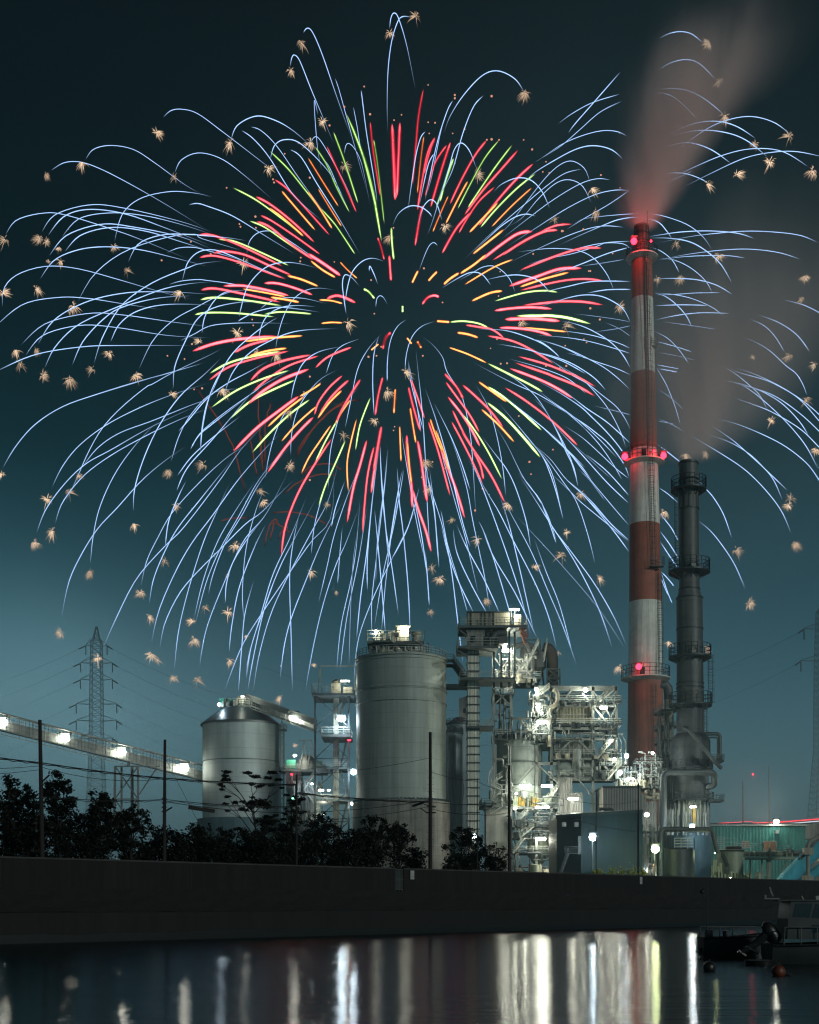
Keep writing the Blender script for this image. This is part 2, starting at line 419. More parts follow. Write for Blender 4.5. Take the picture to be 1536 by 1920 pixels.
props(mb.build('tide_line',mat('wet_algae',(.006,.007,.006),.5,0,.5,2),loc=(0,0,0)),kind='structure')
# sea wall with capping and joints; a gap with a steel gate near the middle
sw=thing('sea_wall','long stained concrete sea wall running behind the water','sea wall',wp(60,0,4.2))
tg=None
def t_at(px,off=0): 
    # solve for t so that the point projects to px
    lo,hi=-80,300
    for _ in range(50):
        m=(lo+hi)/2; p=wp(m,off); 
        if 768+p.x/p.y*F<px: lo=m
        else: hi=m
    return lo
tg0,tg1=t_at(742),t_at(757)
for (a,c) in ((-400,tg0),(tg1,800)):
    t=a
    seg=9.0
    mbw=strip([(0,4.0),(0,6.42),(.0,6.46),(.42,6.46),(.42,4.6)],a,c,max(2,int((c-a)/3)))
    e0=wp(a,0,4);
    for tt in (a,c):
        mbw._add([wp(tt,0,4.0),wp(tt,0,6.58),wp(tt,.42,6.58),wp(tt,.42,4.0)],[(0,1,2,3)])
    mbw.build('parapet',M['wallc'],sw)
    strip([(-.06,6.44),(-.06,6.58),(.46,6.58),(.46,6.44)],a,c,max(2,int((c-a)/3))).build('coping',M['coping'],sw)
mbj=MB(); t=-60
while t<250:
    if not(tg0-1<t<tg1+1): mbj.beam(wp(t,-.015,4.2),wp(t,-.015,6.42),.05)
    t+=6.0
mbj.build('joint',M['soot'],sw)
gt=thing('gate','narrow steel gate in the gap of the sea wall near the tall pole','gate',wp((tg0+tg1)/2,.1,4.2))
mbg=MB(); 
for tt in (tg0+.12,(tg0+tg1)/2,tg1-.12): mbg.beam(wp(tt,.1,4.2),wp(tt,.1,6.5),.08)
for z in (4.4,5.4,6.45): mbg.beam(wp(tg0,.1,z),wp(tg1,.1,z),.07)
mbg.build('gate_frame',M['steel_m'],gt); mbg=MB(); mbg.beam(wp(tg0+.1,.16,5.4),wp(tg1-.1,.16,5.4),.03,1.9); mbg.build('gate_panel',M['steel_d'],gt)
for px,lab in ((773,'small white notice board on the sea wall beside the steel gate'),(1202,'small white notice board on the sea wall below the right lamp')):
    t=t_at(px,-.1); g=thing('notice_board',lab,'notice board',wp(t,-.12,5.0)); mbg=MB()
    mbg.beam(wp(t-.28,-.12,5.9),wp(t+.28,-.12,5.9),.03,.9); mbg.build('board',M['sign'],g)
    mbg=MB(); 
    for zz in (6.1,5.9,5.75,5.6): mbg.beam(wp(t-.2,-.142,zz),wp(t+.2,-.142,zz),.01,.03)
    mbg.build('frame',M['steel_d'],g)
# ---------- haze
def volmat(name,col,dens,aniso=.2):
    m=bpy.data.materials.new(name); m.use_nodes=True; N,L=nt(m); N.remove(N['Principled BSDF'])
    v=N.new('ShaderNodeVolumePrincipled'); v.inputs['Color'].default_value=(*col,1); v.inputs['Density'].default_value=dens; v.inputs['Anisotropy'].default_value=aniso
    L.new(v.outputs[0],N['Material Output'].inputs['Volume']); return m,v
HAZE=.0001
if HAZE:
    mb=MB(); mb.box(-1510,1510,-110,2510,-1.5,460)
    hm,_=volmat('haze_air',(.35,.8,.95),HAZE,.5)
    props(mb.build('haze',hm,loc=(0,0,-1)),kind='stuff')
V=Vector
def rad(px,D): return px*S(D)
# ================= red and white chimney
D=330.0; s=S(D)
def ccx(y): return X(1203+(y-425)/675*7 if y<1100 else 1210+(y-1100)/540*1.5,D)
cr=[(425,13.3),(478,14.5),(485,19),(560,20),(700,22.5),(845,25.3),(870,26.2),(985,28),(1130,29.8),(1273,32),(1640,38)]
def crad(y):
    for (a,r0),(b,r1) in zip(cr,cr[1:]):
        if a<=y<=b: return (r0+(r1-r0)*(y-a)/(b-a))*s
    return 38*s
base=V((ccx(1640),D,GZ))
ch=thing('chimney','tall red and white banded chimney with red warning lamps and round balconies','chimney',base)
bands=[(485,562,'red_p'),(562,702,'white_p'),(702,845,'red_p'),(845,985,'white_p'),(985,1130,'red_p'),(1130,1273,'white_p'),(1273,1655,'red_p')]
for y0,y1,m in bands:
    mb=MB(); n=6
    mb.lathe([(ccx(y0+(y1-y0)*i/n),D,Z(y0+(y1-y0)*i/n,D),crad(y0+(y1-y0)*i/n)) for i in range(n+1)][::-1],48,cap=True)
    mb.build('white_band' if m=='white_p' else 'red_band',M[m],ch,True)
mb=MB(); mb.lathe([(ccx(480),D,Z(485,D),14.6*s),(ccx(425),D,Z(432,D),13.3*s),(ccx(425),D,Z(426,D),14*s),(ccx(425),D,Z(424,D),14*s),(ccx(425),D,Z(424,D),11*s),(ccx(425),D,Z(430,D),10*s)],36)
mb.build('flue_tip',mat('flue_tip_paint',(.22,.07,.06),.7,0,.5,.8,streak=.7),ch,True)
mb=MB(); mb.beam(P(1214,470,D-1),P(1214,396,D-1),.18); mb.build('lightning_rod',M['steel_d'],ch)
mb=MB(); z0=Z(470,D)
for a in range(0,360,30): mb.beam((ccx(450)+14.9*s*math.cos(R(a)),D+14.9*s*math.sin(R(a)),Z(484,D)),(ccx(430)+14.0*s*math.cos(R(a)),D+14.0*s*math.sin(R(a)),Z(432,D)),.12)
for y in (440,455,470): mb.ring(ccx(y),D,Z(y,D),14.9*s,.12)
mb.build('cap_frame',M['steel_d'],ch)
for y,rr,m in ((484,30,'white_p'),(868,38,'white_p'),(1273,46,'white_p')):
    mb=MB(); cx_=ccx(y); r1=rr*s
    r0=crad(y+3)-.05
    mb.lathe([(cx_,D,Z(y+6,D),r0),(cx_,D,Z(y+1,D),r1),(cx_,D,Z(y-1,D),r1),(cx_,D,Z(y-1,D),r0*.7)],48,cap=False)
    d=mb.build('balcony',M[m],ch,True)
    mb=MB(); mb.ringrail(cx_,D,Z(y-1,D),r1-.15,2.2 if y<500 else 2.9,24,.1); mb.build('balcony_railing',M['steel_d'],d)
mb=MB(); mb.box(X(1199,D),X(1207,D),D-crad(860)-.25,D-crad(860)+.6,Z(866,D),Z(851,D)); mb.build('door',M['soot'],ch)
mb=MB(); mb.box(X(1195,D),X(1203,D),D-crad(1260)-.25,D-crad(1260)+.6,Z(1272,D),Z(1257,D)); mb.build('door',M['soot'],ch)
def onc(px,y,out=.25):
    x=X(px,D); dx=x-ccx(y); r=crad(y)+out; dy=math.sqrt(max(.1,r*r-dx*dx)); return V((x,D-dy,Z(y,D)))
mb=MB()
for a,b,p0,p1 in ((486,700,1207,1213),(700,870,1213,1215),(870,1072,1215,1220),(1080,1273,1232,1234),(1290,1560,1219,1222)):
    mb.ladder(onc(p1,b,.5),onc(p0,a,.5),.9)
mb.build('ladder',M['steel_d'],ch)
mb=MB()
for a,b,p0,p1,w_ in ((486,850,1204,1210,3.6),(500,760,1209,1213,2.2),(640,700,1206,1209,6)):   # soot run below the flue
    k=10; pts=[onc(p0+(p1-p0)*i/k,a+(b-a)*i/k,.06) for i in range(k+1)]
    for i,(u,v) in enumerate(zip(pts,pts[1:])): 
        ww=w_*s*(1-abs(i/k-.3)*.9); mb.beam(u,v,max(.1,ww),.08)
mb.build('soot_stain',M['soot'],ch)
mb=MB(); c=onc(1225,1070,0); 
mb.box(X(1212,D),X(1238,D),c.y-1.8,c.y-.1,c.z-.2,c.z); mb.rail([(X(1212,D),c.y-1.8,c.z),(X(1238,D),c.y-1.8,c.z),(X(1238,D),c.y,c.z)],2.2,1.5,.1)
for px in (1213,1220,1227): mb.beam((X(px,D),c.y-1.7,c.z-.1),(X(px-2,D),c.y+.3,c.z-1.2),.15)
mb.build('ladder_platform',M['steel_m'],ch)
mb=MB(); c=onc(1226,655,0)
mb.box(X(1206,D),X(1230,D),c.y-1.6,c.y,c.z-.2,c.z); mb.rail([(X(1206,D),c.y-1.6,c.z),(X(1230,D),c.y-1.6,c.z),(X(1230,D),c.y,c.z)],1.8,1.5,.1)
for px in (1210,1216,1222,1228): mb.tube([(X(px,D),c.y-.4,c.z),(X(px+1,D),c.y-.4,c.z-6)],.12,5)
mb.build('ladder_platform',M['steel_d'],ch)
for px,y,Dd,pw,rr in ((1189,452,325,4600,7.5),(1221,452,325,900,2.5),(1172,856,327,900,7.5),(1244,854,327,900,7.5),(1226,846,325.4,1300,3.2),(1198,1250,323.6,750,7)):
    l=lamp(ch,px,y,Dd,'R',rr*1.6,rr*1.8,pw*.5,'warning_lamp',toward=(0.15,-1,0),off=1.0)
# ================= dark steel stack with round platforms
D=288.0; s=S(D)
def scx(y): return X(1291+(y-865)/775*6,D)
st=thing('exhaust_stack','dark metal stack with caged platforms and a wide drum base, right of the chimney','stack',(scx(1640),D,GZ))
prof=[(1380,26),(1250,24.5),(1122,24),(1106,18.8),(1000,18.5),(920,18),(918,17.6),(866,17.4)]
mb=MB(); mb.lathe([(scx(y),D,Z(y,D),r*s) for y,r in prof],40); mb.build('stack_tube',M['stack'],st,True)
mb=MB()
for y,r in ((870,18),(900,18.2),(955,18.8),(1105,19.4),(1122,24.5),(1180,24.6),(1282,25.2),(1290,25.3),(1330,25.9)): mb.ring(scx(y),D,Z(y,D),r*s,.22,36)
for a in range(20,380,24): mb.beam((scx(935)+18.3*s*math.cos(R(a)),D+18.3*s*math.sin(R(a)),Z(955,D)),(scx(935)+18.3*s*math.cos(R(a)),D+18.3*s*math.sin(R(a)),Z(922,D)),.12)
mb.build('stiffening_ring',M['steel_d'],st)
mb=MB(); mb.lathe([(scx(y),D,Z(y,D),r*s) for y,r in ((1500,33),(1450,33),(1446,36.5),(1390,36.5),(1383,33),(1376,26))],40); mb.build('base_drum',M['stack'],st,True)
mb=MB(); mb.lathe([(scx(y),D,Z(y,D),r*s) for y,r in ((1562,29),(1500,29))],40); mb.build('lower_drum',M['tankg'],st,True)
mb=MB(); mb.lathe([(scx(y),D,Z(y,D),r*s) for y,r in ((1655,37),(1564,37),(1562,34))],40); mb.build('foundation_drum',mat('blue_grey_paint',(.05,.13,.19),.5,.2,.3,.4,streak=.4),st,True)
mb=MB()
for a in range(0,360,18): 
    ca,sa=math.cos(R(a)),math.sin(R(a)); mb.beam((scx(1530)+33*s*ca,D+33*s*sa,Z(1562,D)),(scx(1530)+33*s*ca,D+33*s*sa,Z(1500,D)),.35)
mb.ring(scx(1530),D,Z(1530,D),33*s,.2); mb.build('skirt_column',M['steel'],st)
for y,rr,hh in ((918,33,2.6),(1072,38.5,2.6),(1232,39.5,2.6),(1322,40,2.6),(1500,42,1.6),(1440,41,1.6)):
    cx_=scx(y); mb=MB(); mb.disc_deck(cx_,D,Z(y,D)-.3,17*s,rr*s,.35)
    for a in range(0,360,30): mb.beam((cx_+18*s*math.cos(R(a)),D+18*s*math.sin(R(a)),Z(y,D)-1.6),(cx_+rr*s*math.cos(R(a)),D+rr*s*math.sin(R(a)),Z(y,D)-.3),.16)
    d=mb.build('round_platform',M['steel_d'],st)
    mb=MB(); mb.ringrail(cx_,D,Z(y,D),(rr-.8)*s,hh,22,.11); mb.build('platform_railing',M['steel_d'],d)
mb=MB(); mb.ladder((X(1268,D),D-1.5,Z(1072,D)),(X(1266,D),D-1.5,Z(920,D)),.8); mb.ladder((X(1327,D),D-3,Z(1322,D)),(X(1326,D),D-3,Z(1234,D)),.8)
mb.ladder((X(1314,D),D-4,Z(1440,D)),(X(1314,D),D-4,Z(1324,D)),.7); mb.build('ladder',M['steel_d'],st)
for px,y in ((1303,1058),(1302,1219)):
    mb=MB(); c=P(px,y,D-rad(24,D)-.3); pts=[c+V((6*s*math.cos(R(a)),0,6*s*math.sin(R(a)))) for a in range(0,361,24)]; mb.tube(pts,.1,5)
    mb._add([c+V((5.6*s*math.cos(R(a)),.1,5.6*s*math.sin(R(a)))) for a in range(0,360,24)],[tuple(range(15))]); mb.build('manhole',M['steel'],st)
mb=MB(); mb.elbow([P(1284,1365,D-6),P(1290,1366,D-8),P(1338,1425,D-7),P(1352,1440,D-5)],.45,10); mb.build('drain_pipe',M['steel_m'],st,True)
mb=MB(); mb.elbow([P(1322,1376,D-4),P(1350,1376,D-4),P(1350,1426,D-4)],.42,10); mb.elbow([P(1328,1383,D-4),P(1346,1383,D-4),P(1346,1426,D-4)],.2,8); mb.build('vent_pipe',M['steel_m'],st,True)
mb=MB(); mb.elbow([P(1244,1560,D-8),P(1244,1448,D-8),P(1340,1448,D-6),P(1340,1472,D-4),P(1326,1476,D-3)],.75,12); mb.build('duct_pipe',M['steel_m'],st,True)
CUTP=True
def platform(mb,rb,px0,px1,y,D0,D1,t=.3,sides='fblr',h=1.15,w=.09):
    x0,x1=X(px0,(D0+D1)/2),X(px1,(D0+D1)/2); z=Z(y,(D0+D1)/2)
    mb.box(x0,x1,D0,D1,z-t,z)
    if rb is not None:
        if 'f' in sides: rb.rail([(x0,D0,z),(x1,D0,z)],h,1.5,w)
        if 'b' in sides: rb.rail([(x0,D1,z),(x1,D1,z)],h,1.5,w)
        if 'l' in sides: rb.rail([(x0,D0,z),(x0,D1,z)],h,1.5,w)
        if 'r' in sides: rb.rail([(x1,D0,z),(x1,D1,z)],h,1.5,w)
        rb.cut()
    if CUTP: mb.cut()
mb=MB();rb=MB()
for y in (1426,1500): platform(mb,rb,1326,1354,y,D-5,D-1,.5)
d=mb.build('side_platform',M['steel_d'],st); rb.build('side_railing',M['steel_m'],d,pair=mb)
mb=MB(); rnd=random.Random(11)
for i in range(24):
    px=1245+rnd.random()*82; mb.tube([P(px,1515+rnd.random()*12,D-6+rnd.random()*3),P(px,1566,D-5)],.1+.14*rnd.random(),6)
mb.build('riser_pipe',M['steel'],st)
mb=MB(); mb.box(X(1290,D),X(1295,D),D-5.2,D-4.6,Z(1555,D),Z(1520,D)); mb.build('pipe_guard',M['yellow'],st)
lamp(st,1300,1513,D-9,'W',11,4,1500,off=.6)
lamp(st,1298,1552,D-14,'C',11,11,2600)
# ================= slim tower with a dark elbow vent, between the chimney and the dark stack
D=300.0; s=S(D)
et=thing('vent_tower','slim pipe tower topped by a dark downturned elbow vent, left of the dark stack','tower',P(1254,1640,D)-V((0,0,0)))
mb=MB(); mb.elbow([P(1254,1440,D),P(1254,1310,D)],8.3*s,16); mb.build('vent_column',M['cream'],et,True)
mb=MB(); pts=[P(1254,1312,D),P(1254,1300,D),P(1252.5,1290,D),P(1248,1283.5,D),P(1240,1283,D)]; mb.tube(pts,[8.6*s,8.8*s,9*s,8.5*s,8*s],16); mb.build('elbow_vent',M['stack'],et,True)
mb=MB(); mb.lattice([P(1234,1450,D-4),P(1262,1450,D-4),P(1262,1450,D+4),P(1234,1450,D+4)],[P(1234,1335,D-4),P(1262,1335,D-4),P(1262,1335,D+4),P(1234,1335,D+4)],4,.35,.22); mb.build('frame',M['steel'],et)
mb=MB();rb=MB()
for y in (1335,1365,1392,1420,1446): platform(mb,rb,1233,1265,y,D-4.5,D+4.5,.25)
d=mb.build('platform',M['steel_m'],et); rb.build('railing',M['rail'],d,pair=mb)
mb=MB(); rnd=random.Random(5)
for i in range(26):
    px=1238+rnd.random()*26; y0=1340+rnd.random()*60; mb.tube([P(px,y0,D-5+rnd.random()*3),P(px,y0+20+rnd.random()*45,D-5+rnd.random())],.12+.18*rnd.random(),6)
mb.build('riser_pipe',M['steel'],et)
mb=MB(); mb.box(X(1240,D),X(1268,D),D-3,D+3,GZ,Z(1450,D)); mb.build('base_house',M['corr'],et)
# ================= left silo with cone roof
D=305.0; s=S(D)
def silo_top_rail(mb,cx,z,r,a0=0,a1=360,n=30,h=1.2): mb.rail([(cx+r*math.cos(R(a0+(a1-a0)*k/n)),D+r*math.sin(R(a0+(a1-a0)*k/n)),z) for k in range(n+1)],h,99,.1)
cx_=X(452,D); r=rad(71.5,D)
sl=thing('silo','grey cylindrical silo with a dark cone roof, standing left of the lattice towers','silo',(cx_,D,GZ))
mb=MB(); mb.lathe([(cx_,D,GZ,r),(cx_,D,Z(1360,D),r)],64); mb.build('silo_wall',M['silo'],sl,True)
mb=MB(); mb.lathe([(cx_,D,Z(1361,D),r+.35),(cx_,D,Z(1359,D),r+.35),(cx_,D,Z(1331,D),rad(38,D)),(cx_,D,Z(1330,D),rad(38,D))],64); mb.build('cone_roof',M['roof'],sl,True)
mb=MB(); mb.ring(cx_,D,Z(1361,D),r+.3,.35,64); mb.ring(cx_,D,Z(1430,D),r+.1,.2,64); mb.build('stiffening_ring',M['steel_m'],sl)
mb=MB(); mb.lathe([(cx_,D,GZ,r+1.2),(cx_,D,Z(1537,D),r+1.2),(cx_,D,Z(1537,D),r)],64); mb.build('plinth',mat('plinth_blue_grey',(.06,.13,.16),.7,0,.3,.4,streak=.4),sl,True)
mb=MB();z=Z(1330,D); R0=rad(38,D); mb.disc_deck(cx_,D,z,0,R0,.3); d=mb.build('top_deck',M['steel_m'],sl)
mb=MB(); mb.ringrail(cx_,D,z+.3,R0-.2,1.6,20,.12); mb.build('top_railing',M['rail'],d)
mb=MB(); mb.box(X(415,D),X(440,D),D-3.6,D-3.4,z+.3,z+2.0); mb.build('green_screen',M['greenrail'],sl)
mb=MB(); mb.box(X(442,D),X(470,D),D-3,D+3,z,Z(1316,D)); mb.box(X(447,D),X(463,D),D-2,D+2,Z(1316,D),Z(1308,D)); mb.lathe([(X(424,D),D-2,z,1.2),(X(424,D),D-2,z+1.6,1.2),(X(424,D),D-2,z+2.2,.4)],12); mb.build('roof_machinery',M['cream'],sl)
rnd=random.Random(8); mb=MB()
for i in range(16): px=418+rnd.random()*60; mb.box(X(px,D),X(px+3,D),D-4-rnd.random(),D-3,z,z+.8+1.2*rnd.random())
mb.build('roof_equipment',M['steel'],sl)
lamp(sl,411,1321,D-4,'C',5,6,700); lamp(sl,455,1306,D-5,'W',5,2,400)
mb=MB(); mb.ladder((X(415,D),D-r*.86,Z(1537,D)),(X(415,D),D-r*.86,Z(1361,D)),.6); 
mb=MB()
for k in range(60):   # spiral ladder way on the right flank
    pass
# ladder tower just right of it
D2=300.0
lt=thing('ladder_tower','narrow ladder tower standing against the right side of the cone roofed silo','tower',P(530,1640,D2))
mb=MB(); mb.lattice([P(525,1560,D2),P(533,1560,D2),P(533,1560,D2+1.2),P(525,1560,D2+1.2)],[P(525,1358,D2),P(533,1358,D2),P(533,1358,D2+1.2),P(525,1358,D2+1.2)],30,.18,.09); 
mb.beam(P(529,1358,D2),P(528,1340,D2),.3); mb.build('frame',M['steel'],lt)
mb=MB(); mb.ladder(P(529,1560,D2),P(529,1362,D2),.7); mb.build('ladder',M['steel'],lt)
mb=MB();rb=MB(); platform(mb,rb,524,537,1368,D2-2,D2+1); platform(mb,rb,526,546,1447,D2-2,D2+3); d=mb.build('landing',M['steel_m'],lt); rb.build('railing',M['rail'],d,pair=mb)
# ================= conveyors
def gallery(th,p0,p1,D0,D1,h,wd,lampx,kind='W',mesh=True,lp=2500):
    a0=P(p0[0],p0[1],D0); a1=P(p1[0],p1[1],D1); up=V((0,0,h/2)); sd_=V((0,wd/2,0))
    d=a1-a0; L=d.length; mb=MB()
    for sy in (-1,1):
        for sz in (-1,1): mb.beam(a0+up*sz+sd_*sy,a1+up*sz+sd_*sy,.28)
    k=int(L/3)
    for i in range(k+1):
        c=a0.lerp(a1,i/k)
        for sy in (-1,1): mb.beam(c-up+sd_*sy,c+up+sd_*sy,.12)
        mb.beam(c-up-sd_,c-up+sd_,.1); mb.beam(c+up-sd_,c+up+sd_,.1)
    mb.build('truss',M['steel'],th)
    if mesh:
        mb=MB(); k2=int(L/.9)
        for i in range(k2+1):
            c=a0.lerp(a1,i/k2); mb.beam(c-up-sd_*1.02,c+up-sd_*1.02,.07)
        for j in range(1,4):
            o=up*(-1+j*.5); mb.beam(a0+o-sd_*1.02,a1+o-sd_*1.02,.07)
        mb.build('safety_mesh',M['steel_m'],th)
    mb=MB(); mb._add([a0-up*.96-sd_,a1-up*.96-sd_,a1-up*.96+sd_,a0-up*.96+sd_],[(0,1,2,3)]); mb._add([a0+up*.3+sd_*.9,a1+up*.3+sd_*.9,a1-up*.9+sd_*.9,a0-up*.9+sd_*.9],[(0,1,2,3)]); mb.build('walkway_panel',M['steel'],th)
    mb=MB()
    for i in range(k*2+1):
        c=a0.lerp(a1,i/(k*2)); mb.beam(c-up*1.0-sd_*1.1,c-up*1.5-sd_*1.1,.1)
    mb.beam(a0-up*1.5-sd_*1.1,a1-up*1.5-sd_*1.1,.14); mb.build('lower_rail',M['rail'],th)
    for px in lampx:
        t=(px-p0[0])/(p1[0]-p0[0]); c=a0.lerp(a1,t); 
        lamp(th,px,p0[1]+(p1[1]-p0[1])*t,c.y-.3,kind,19,15,lp,'floodlight',toward=(0,-1,-.2),off=.8)
cv=thing('conveyor','long sloping lit conveyor gallery running from the left edge down to the cone roofed silo','conveyor',P(262,1600,288))
gallery(cv,(-60,1338),(384,1450),262,305,3.5,2.6,(5,122,227,345),'W',lp=650)
tr=thing('trestle','pale four legged steel trestle carrying the conveyor gallery at the left','trestle',P(238,1640,286))
mb=MB(); DT=284
mb.lattice([P(214,1560,DT),P(259,1560,DT),P(259,1560,DT+5),P(214,1560,DT+5)],[P(216,1437,DT),P(259,1437,DT),P(259,1437,DT+5),P(216,1437,DT+5)],2,.45,.26,True)
mb.beam(P(228,1560,DT+2),P(228,1437,DT+2),.4); mb.beam(P(248,1560,DT+2),P(248,1437,DT+2),.6); mb.beam(P(261,1490,DT),P(294,1440,DT),.25); mb.beam(P(240,1437,DT),P(243,1428,DT),.6)
mb.beam(P(216,1437,DT),P(300,1437,DT),.2)
mb.build('frame',M['steel'],tr)
cv2=thing('conveyor','short covered conveyor gallery sloping from the cone roofed silo top to the lattice tower','conveyor',P(552,1640,300))
gallery(cv2,(462,1312),(594,1361),303,292,2.4,2.6,(551,),'W',lp=900)
mb=MB(); a0=P(462,1302,301.5); a1=P(594,1351,290.5); mb._add([a0,a1,a1+V((0,2.8,.3)),a0+V((0,2.8,.3)),a0-V((0,0,1.2)),a1-V((0,0,1.2))],[(0,1,2,3),(0,4,5,1)]); mb.build('cover',M['steel_m'],cv2)
# ================= lattice tower with bucket lift (between silos)
D=285.0
lw=thing('lattice_tower','tall lattice tower with pale lift shaft, standing left of the large silo','tower',P(630,1640,D))
mb=MB(); DA,DB=D-4.5,D+5
mb.lattice([P(591,1600,DA),P(654,1600,DA),P(654,1600,DB),P(591,1600,DB)],[P(591,1304,DA),P(654,1304,DA),P(654,1304,DB),P(591,1304,DB)],5,.42,.2)
mb.build('frame',M['steel_d'],lw)
mb=MB(); mb.box(X(626,D),X(636,D),D-2,D+.5,GZ,Z(1290,D)); 
for k in range(3): mb.beam(P(627+k*3.5,1600,D-2.2),P(627+k*3.5,1300,D-2.2),.16)
mb.build('lift_shaft',M['cream'],lw)
mb=MB();rb=MB(); platform(mb,rb,588,668,1307,DA-1,DB,.5,h=2); platform(mb,rb,605,660,1383,DA-1,DB,.5,h=1.6); platform(mb,rb,592,655,1443,DA,DB,.3,h=1.2); platform(mb,rb,592,655,1503,DA,DB,.3,h=1.2)
d=mb.build('platform',M['steel_m'],lw); rb.build('railing',M['rail'],d,pair=mb)
mb=MB(); mb.box(X(622,D),X(640,D),D-3,D+2,Z(1307,D),Z(1285,D)); mb.lathe([(X(631,D),D,Z(1285,D),1.05),(X(631,D),D,Z(1278,D),1.0),(X(631,D),D,Z(1274,D),.5)],14); mb.box(X(645,D),X(662,D),D-3,D,Z(1306,D),Z(1292,D)); mb.build('head_house',M['cream'],lw)
mb=MB()
for a,b in ((595,1300),(664,1300)):
    mb.beam(P(a,1306,D),P(600 if a<600 else 668,1250,D),.2); mb.beam(P(a+10,1306,D),P(600 if a<600 else 668,1250,D),.2)
mb.beam(P(600,1249,D),P(668,1249,D),.22); mb.build('hoist_frame',M['rail'],lw)
mb=MB()
for k,(a,b) in enumerate(((1600,1560),(1560,1503),(1503,1443),(1443,1383),(1383,1340),(1340,1307))):
    x0,x1=(638,652) if k%2 else (652,638); mb.stair(P(x0,a,D+2),P(x1,b,D+2),.9)
mb.build('stair',M['rail'],lw)
lamp(lw,640,1348,DA-1.2,'C',17,10,4200); lamp(lw,647,1277,DA,'W',16,3,900,off=.5); lamp(lw,663,1448,DA-1,'C',11,9,2200); lamp(lw,660,1507,DA-1,'W',6,5,500); lamp(lw,655,1388,DA-1,'R',6,3,120); lamp(lw,602,1482,DA-1,'W',9,4,700); lamp(lw,617,1482,DA-1,'W',5,3,200)
# ================= small domed unit with green screens
D=298.0
dm=thing('process_unit','small process unit with a white dome and green screens, between the two large silos','process unit',P(572,1640,D))
mb=MB(); mb.lathe([(X(575,D),D,Z(1446,D),17*S(D)),(X(575,D),D,Z(1430,D),17*S(D)),(X(575,D),D,Z(1421,D),13*S(D)),(X(575,D),D,Z(1416,D),7*S(D)),(X(575,D),D,Z(1415,D),2*S(D))],24); mb.build('dome',M['sign'],dm,True)
mb=MB(); mb.box(X(541,D),X(558,D),D-5,D-4.8,Z(1446,D),Z(1429,D)); mb.box(X(596,D),X(609,D),D-5,D-4.8,Z(1444,D),Z(1431,D)); mb.build('green_screen',M['greenrail'],dm)
mb=MB();rb=MB(); platform(mb,rb,536,612,1447,D-5.5,D+5,.4); platform(mb,rb,545,600,1478,D-5,D+5,.3); platform(mb,rb,560,590,1512,D-5,D+5,.3)
d=mb.build('platform',M['steel'],dm); rb.build('railing',M['rail'],d,pair=mb)
mb=MB(); mb.box(X(538,D),X(566,D),D-3,D+4,GZ,Z(1448,D)); mb.box(X(566,D),X(590,D),D-4.4,D+3,GZ,Z(1480,D)); mb.build('housing',M['corr'],dm)
mb=MB(); mb.lattice([P(548,1600,D-5),P(604,1600,D-5),P(604,1600,D+5),P(548,1600,D+5)],[P(548,1447,D-5),P(604,1447,D-5),P(604,1447,D+5),P(548,1447,D+5)],5,.3,.18); 
for a in (570,585): mb.beam(P(a-8,1446,D-2),P(a,1388,D-2),.18); mb.beam(P(a+8,1446,D-2),P(a,1388,D-2),.18)
mb.beam(P(560,1388,D-2),P(586,1388,D-2),.18); mb.build('frame',M['steel'],dm)
mb=MB()
for k in range(4): mb.stair(P(600-(k%2)*30,1600-k*40,D-5.6),P(570+(k%2)*30,1560-k*40,D-5.6),.9)
mb.build('stair',M['rail'],dm)
rnd=random.Random(21); mb=MB()
for i in range(22): px=550+rnd.random()*50;y=1460+rnd.random()*60; mb.tube([P(px,y,D-5.5),P(px,y+15+rnd.random()*50,D-5.5)],.1+.15*rnd.random(),6)
mb.build('riser_pipe',M['steel'],dm)
lamp(dm,553,1417,D-5,'W',7,4,1100); lamp(dm,585,1470,D-8,'C',4,3,900); lamp(dm,547,1452,D-6,'R',5,3,60); lamp(dm,549,1497,D-6,'T',4,3,40); lamp(dm,607,1527,D-8,'W',5,3,900)
# ================= large silo on a concrete ring
D=272.0; s=S(D); cx_=X(752.5,D); r=rad(84,D)
bs=thing('silo','large grey cylindrical silo on a stained concrete ring with machinery on its flat top','silo',(cx_,D,GZ))
mb=MB(); mb.lathe([(cx_,D,Z(1503,D),r),(cx_,D,Z(1240,D),r)],80); mb.build('silo_wall',M['silo2'],bs,True)
mb=MB(); mb.lathe([(cx_,D,GZ,rad(92,D)),(cx_,D,Z(1506,D),rad(91,D)),(cx_,D,Z(1505,D),rad(86,D)),(cx_,D,Z(1503,D),rad(84,D))],80); mb.build('concrete_ring',M['conc'],bs,True)
mb=MB()
for a in range(180,361,5): mb.beam((cx_+rad(88,D)*math.cos(R(a)),D+rad(88,D)*math.sin(R(a)),Z(1507,D)),(cx_+rad(88,D)*math.cos(R(a)),D+rad(88,D)*math.sin(R(a)),Z(1502,D)),.5)
mb.build('anchor_bracket',M['steel_m'],bs)
mb=MB()
for y,w_ in ((1240,.5),(1247,.25),(1298,.4),(1301,.2),(1323,.35)): mb.ring(cx_,D,Z(y,D),r+.05,w_,80)
mb.build('stiffening_ring',M['silo2'],bs)
mb=MB(); z=Z(1238,D); mb.disc_deck(cx_,D,z-.2,0,r+.3,.2,64); d=mb.build('top_deck',M['steel_d'],bs)
mb=MB(); mb.ringrail(cx_,D,z,r,1.5,44,.09); mb.build('top_railing',M['rail'],d)
mb=MB();rb=MB()
platform(mb,rb,690,795,1211,D-5,D+5,.5,h=2.2); platform(mb,rb,700,735,1205,D-6,D-1,.4); d=mb.build('platform',M['steel_m'],bs); rb.build('railing',M['rail'],d,pair=mb); mb=MB()
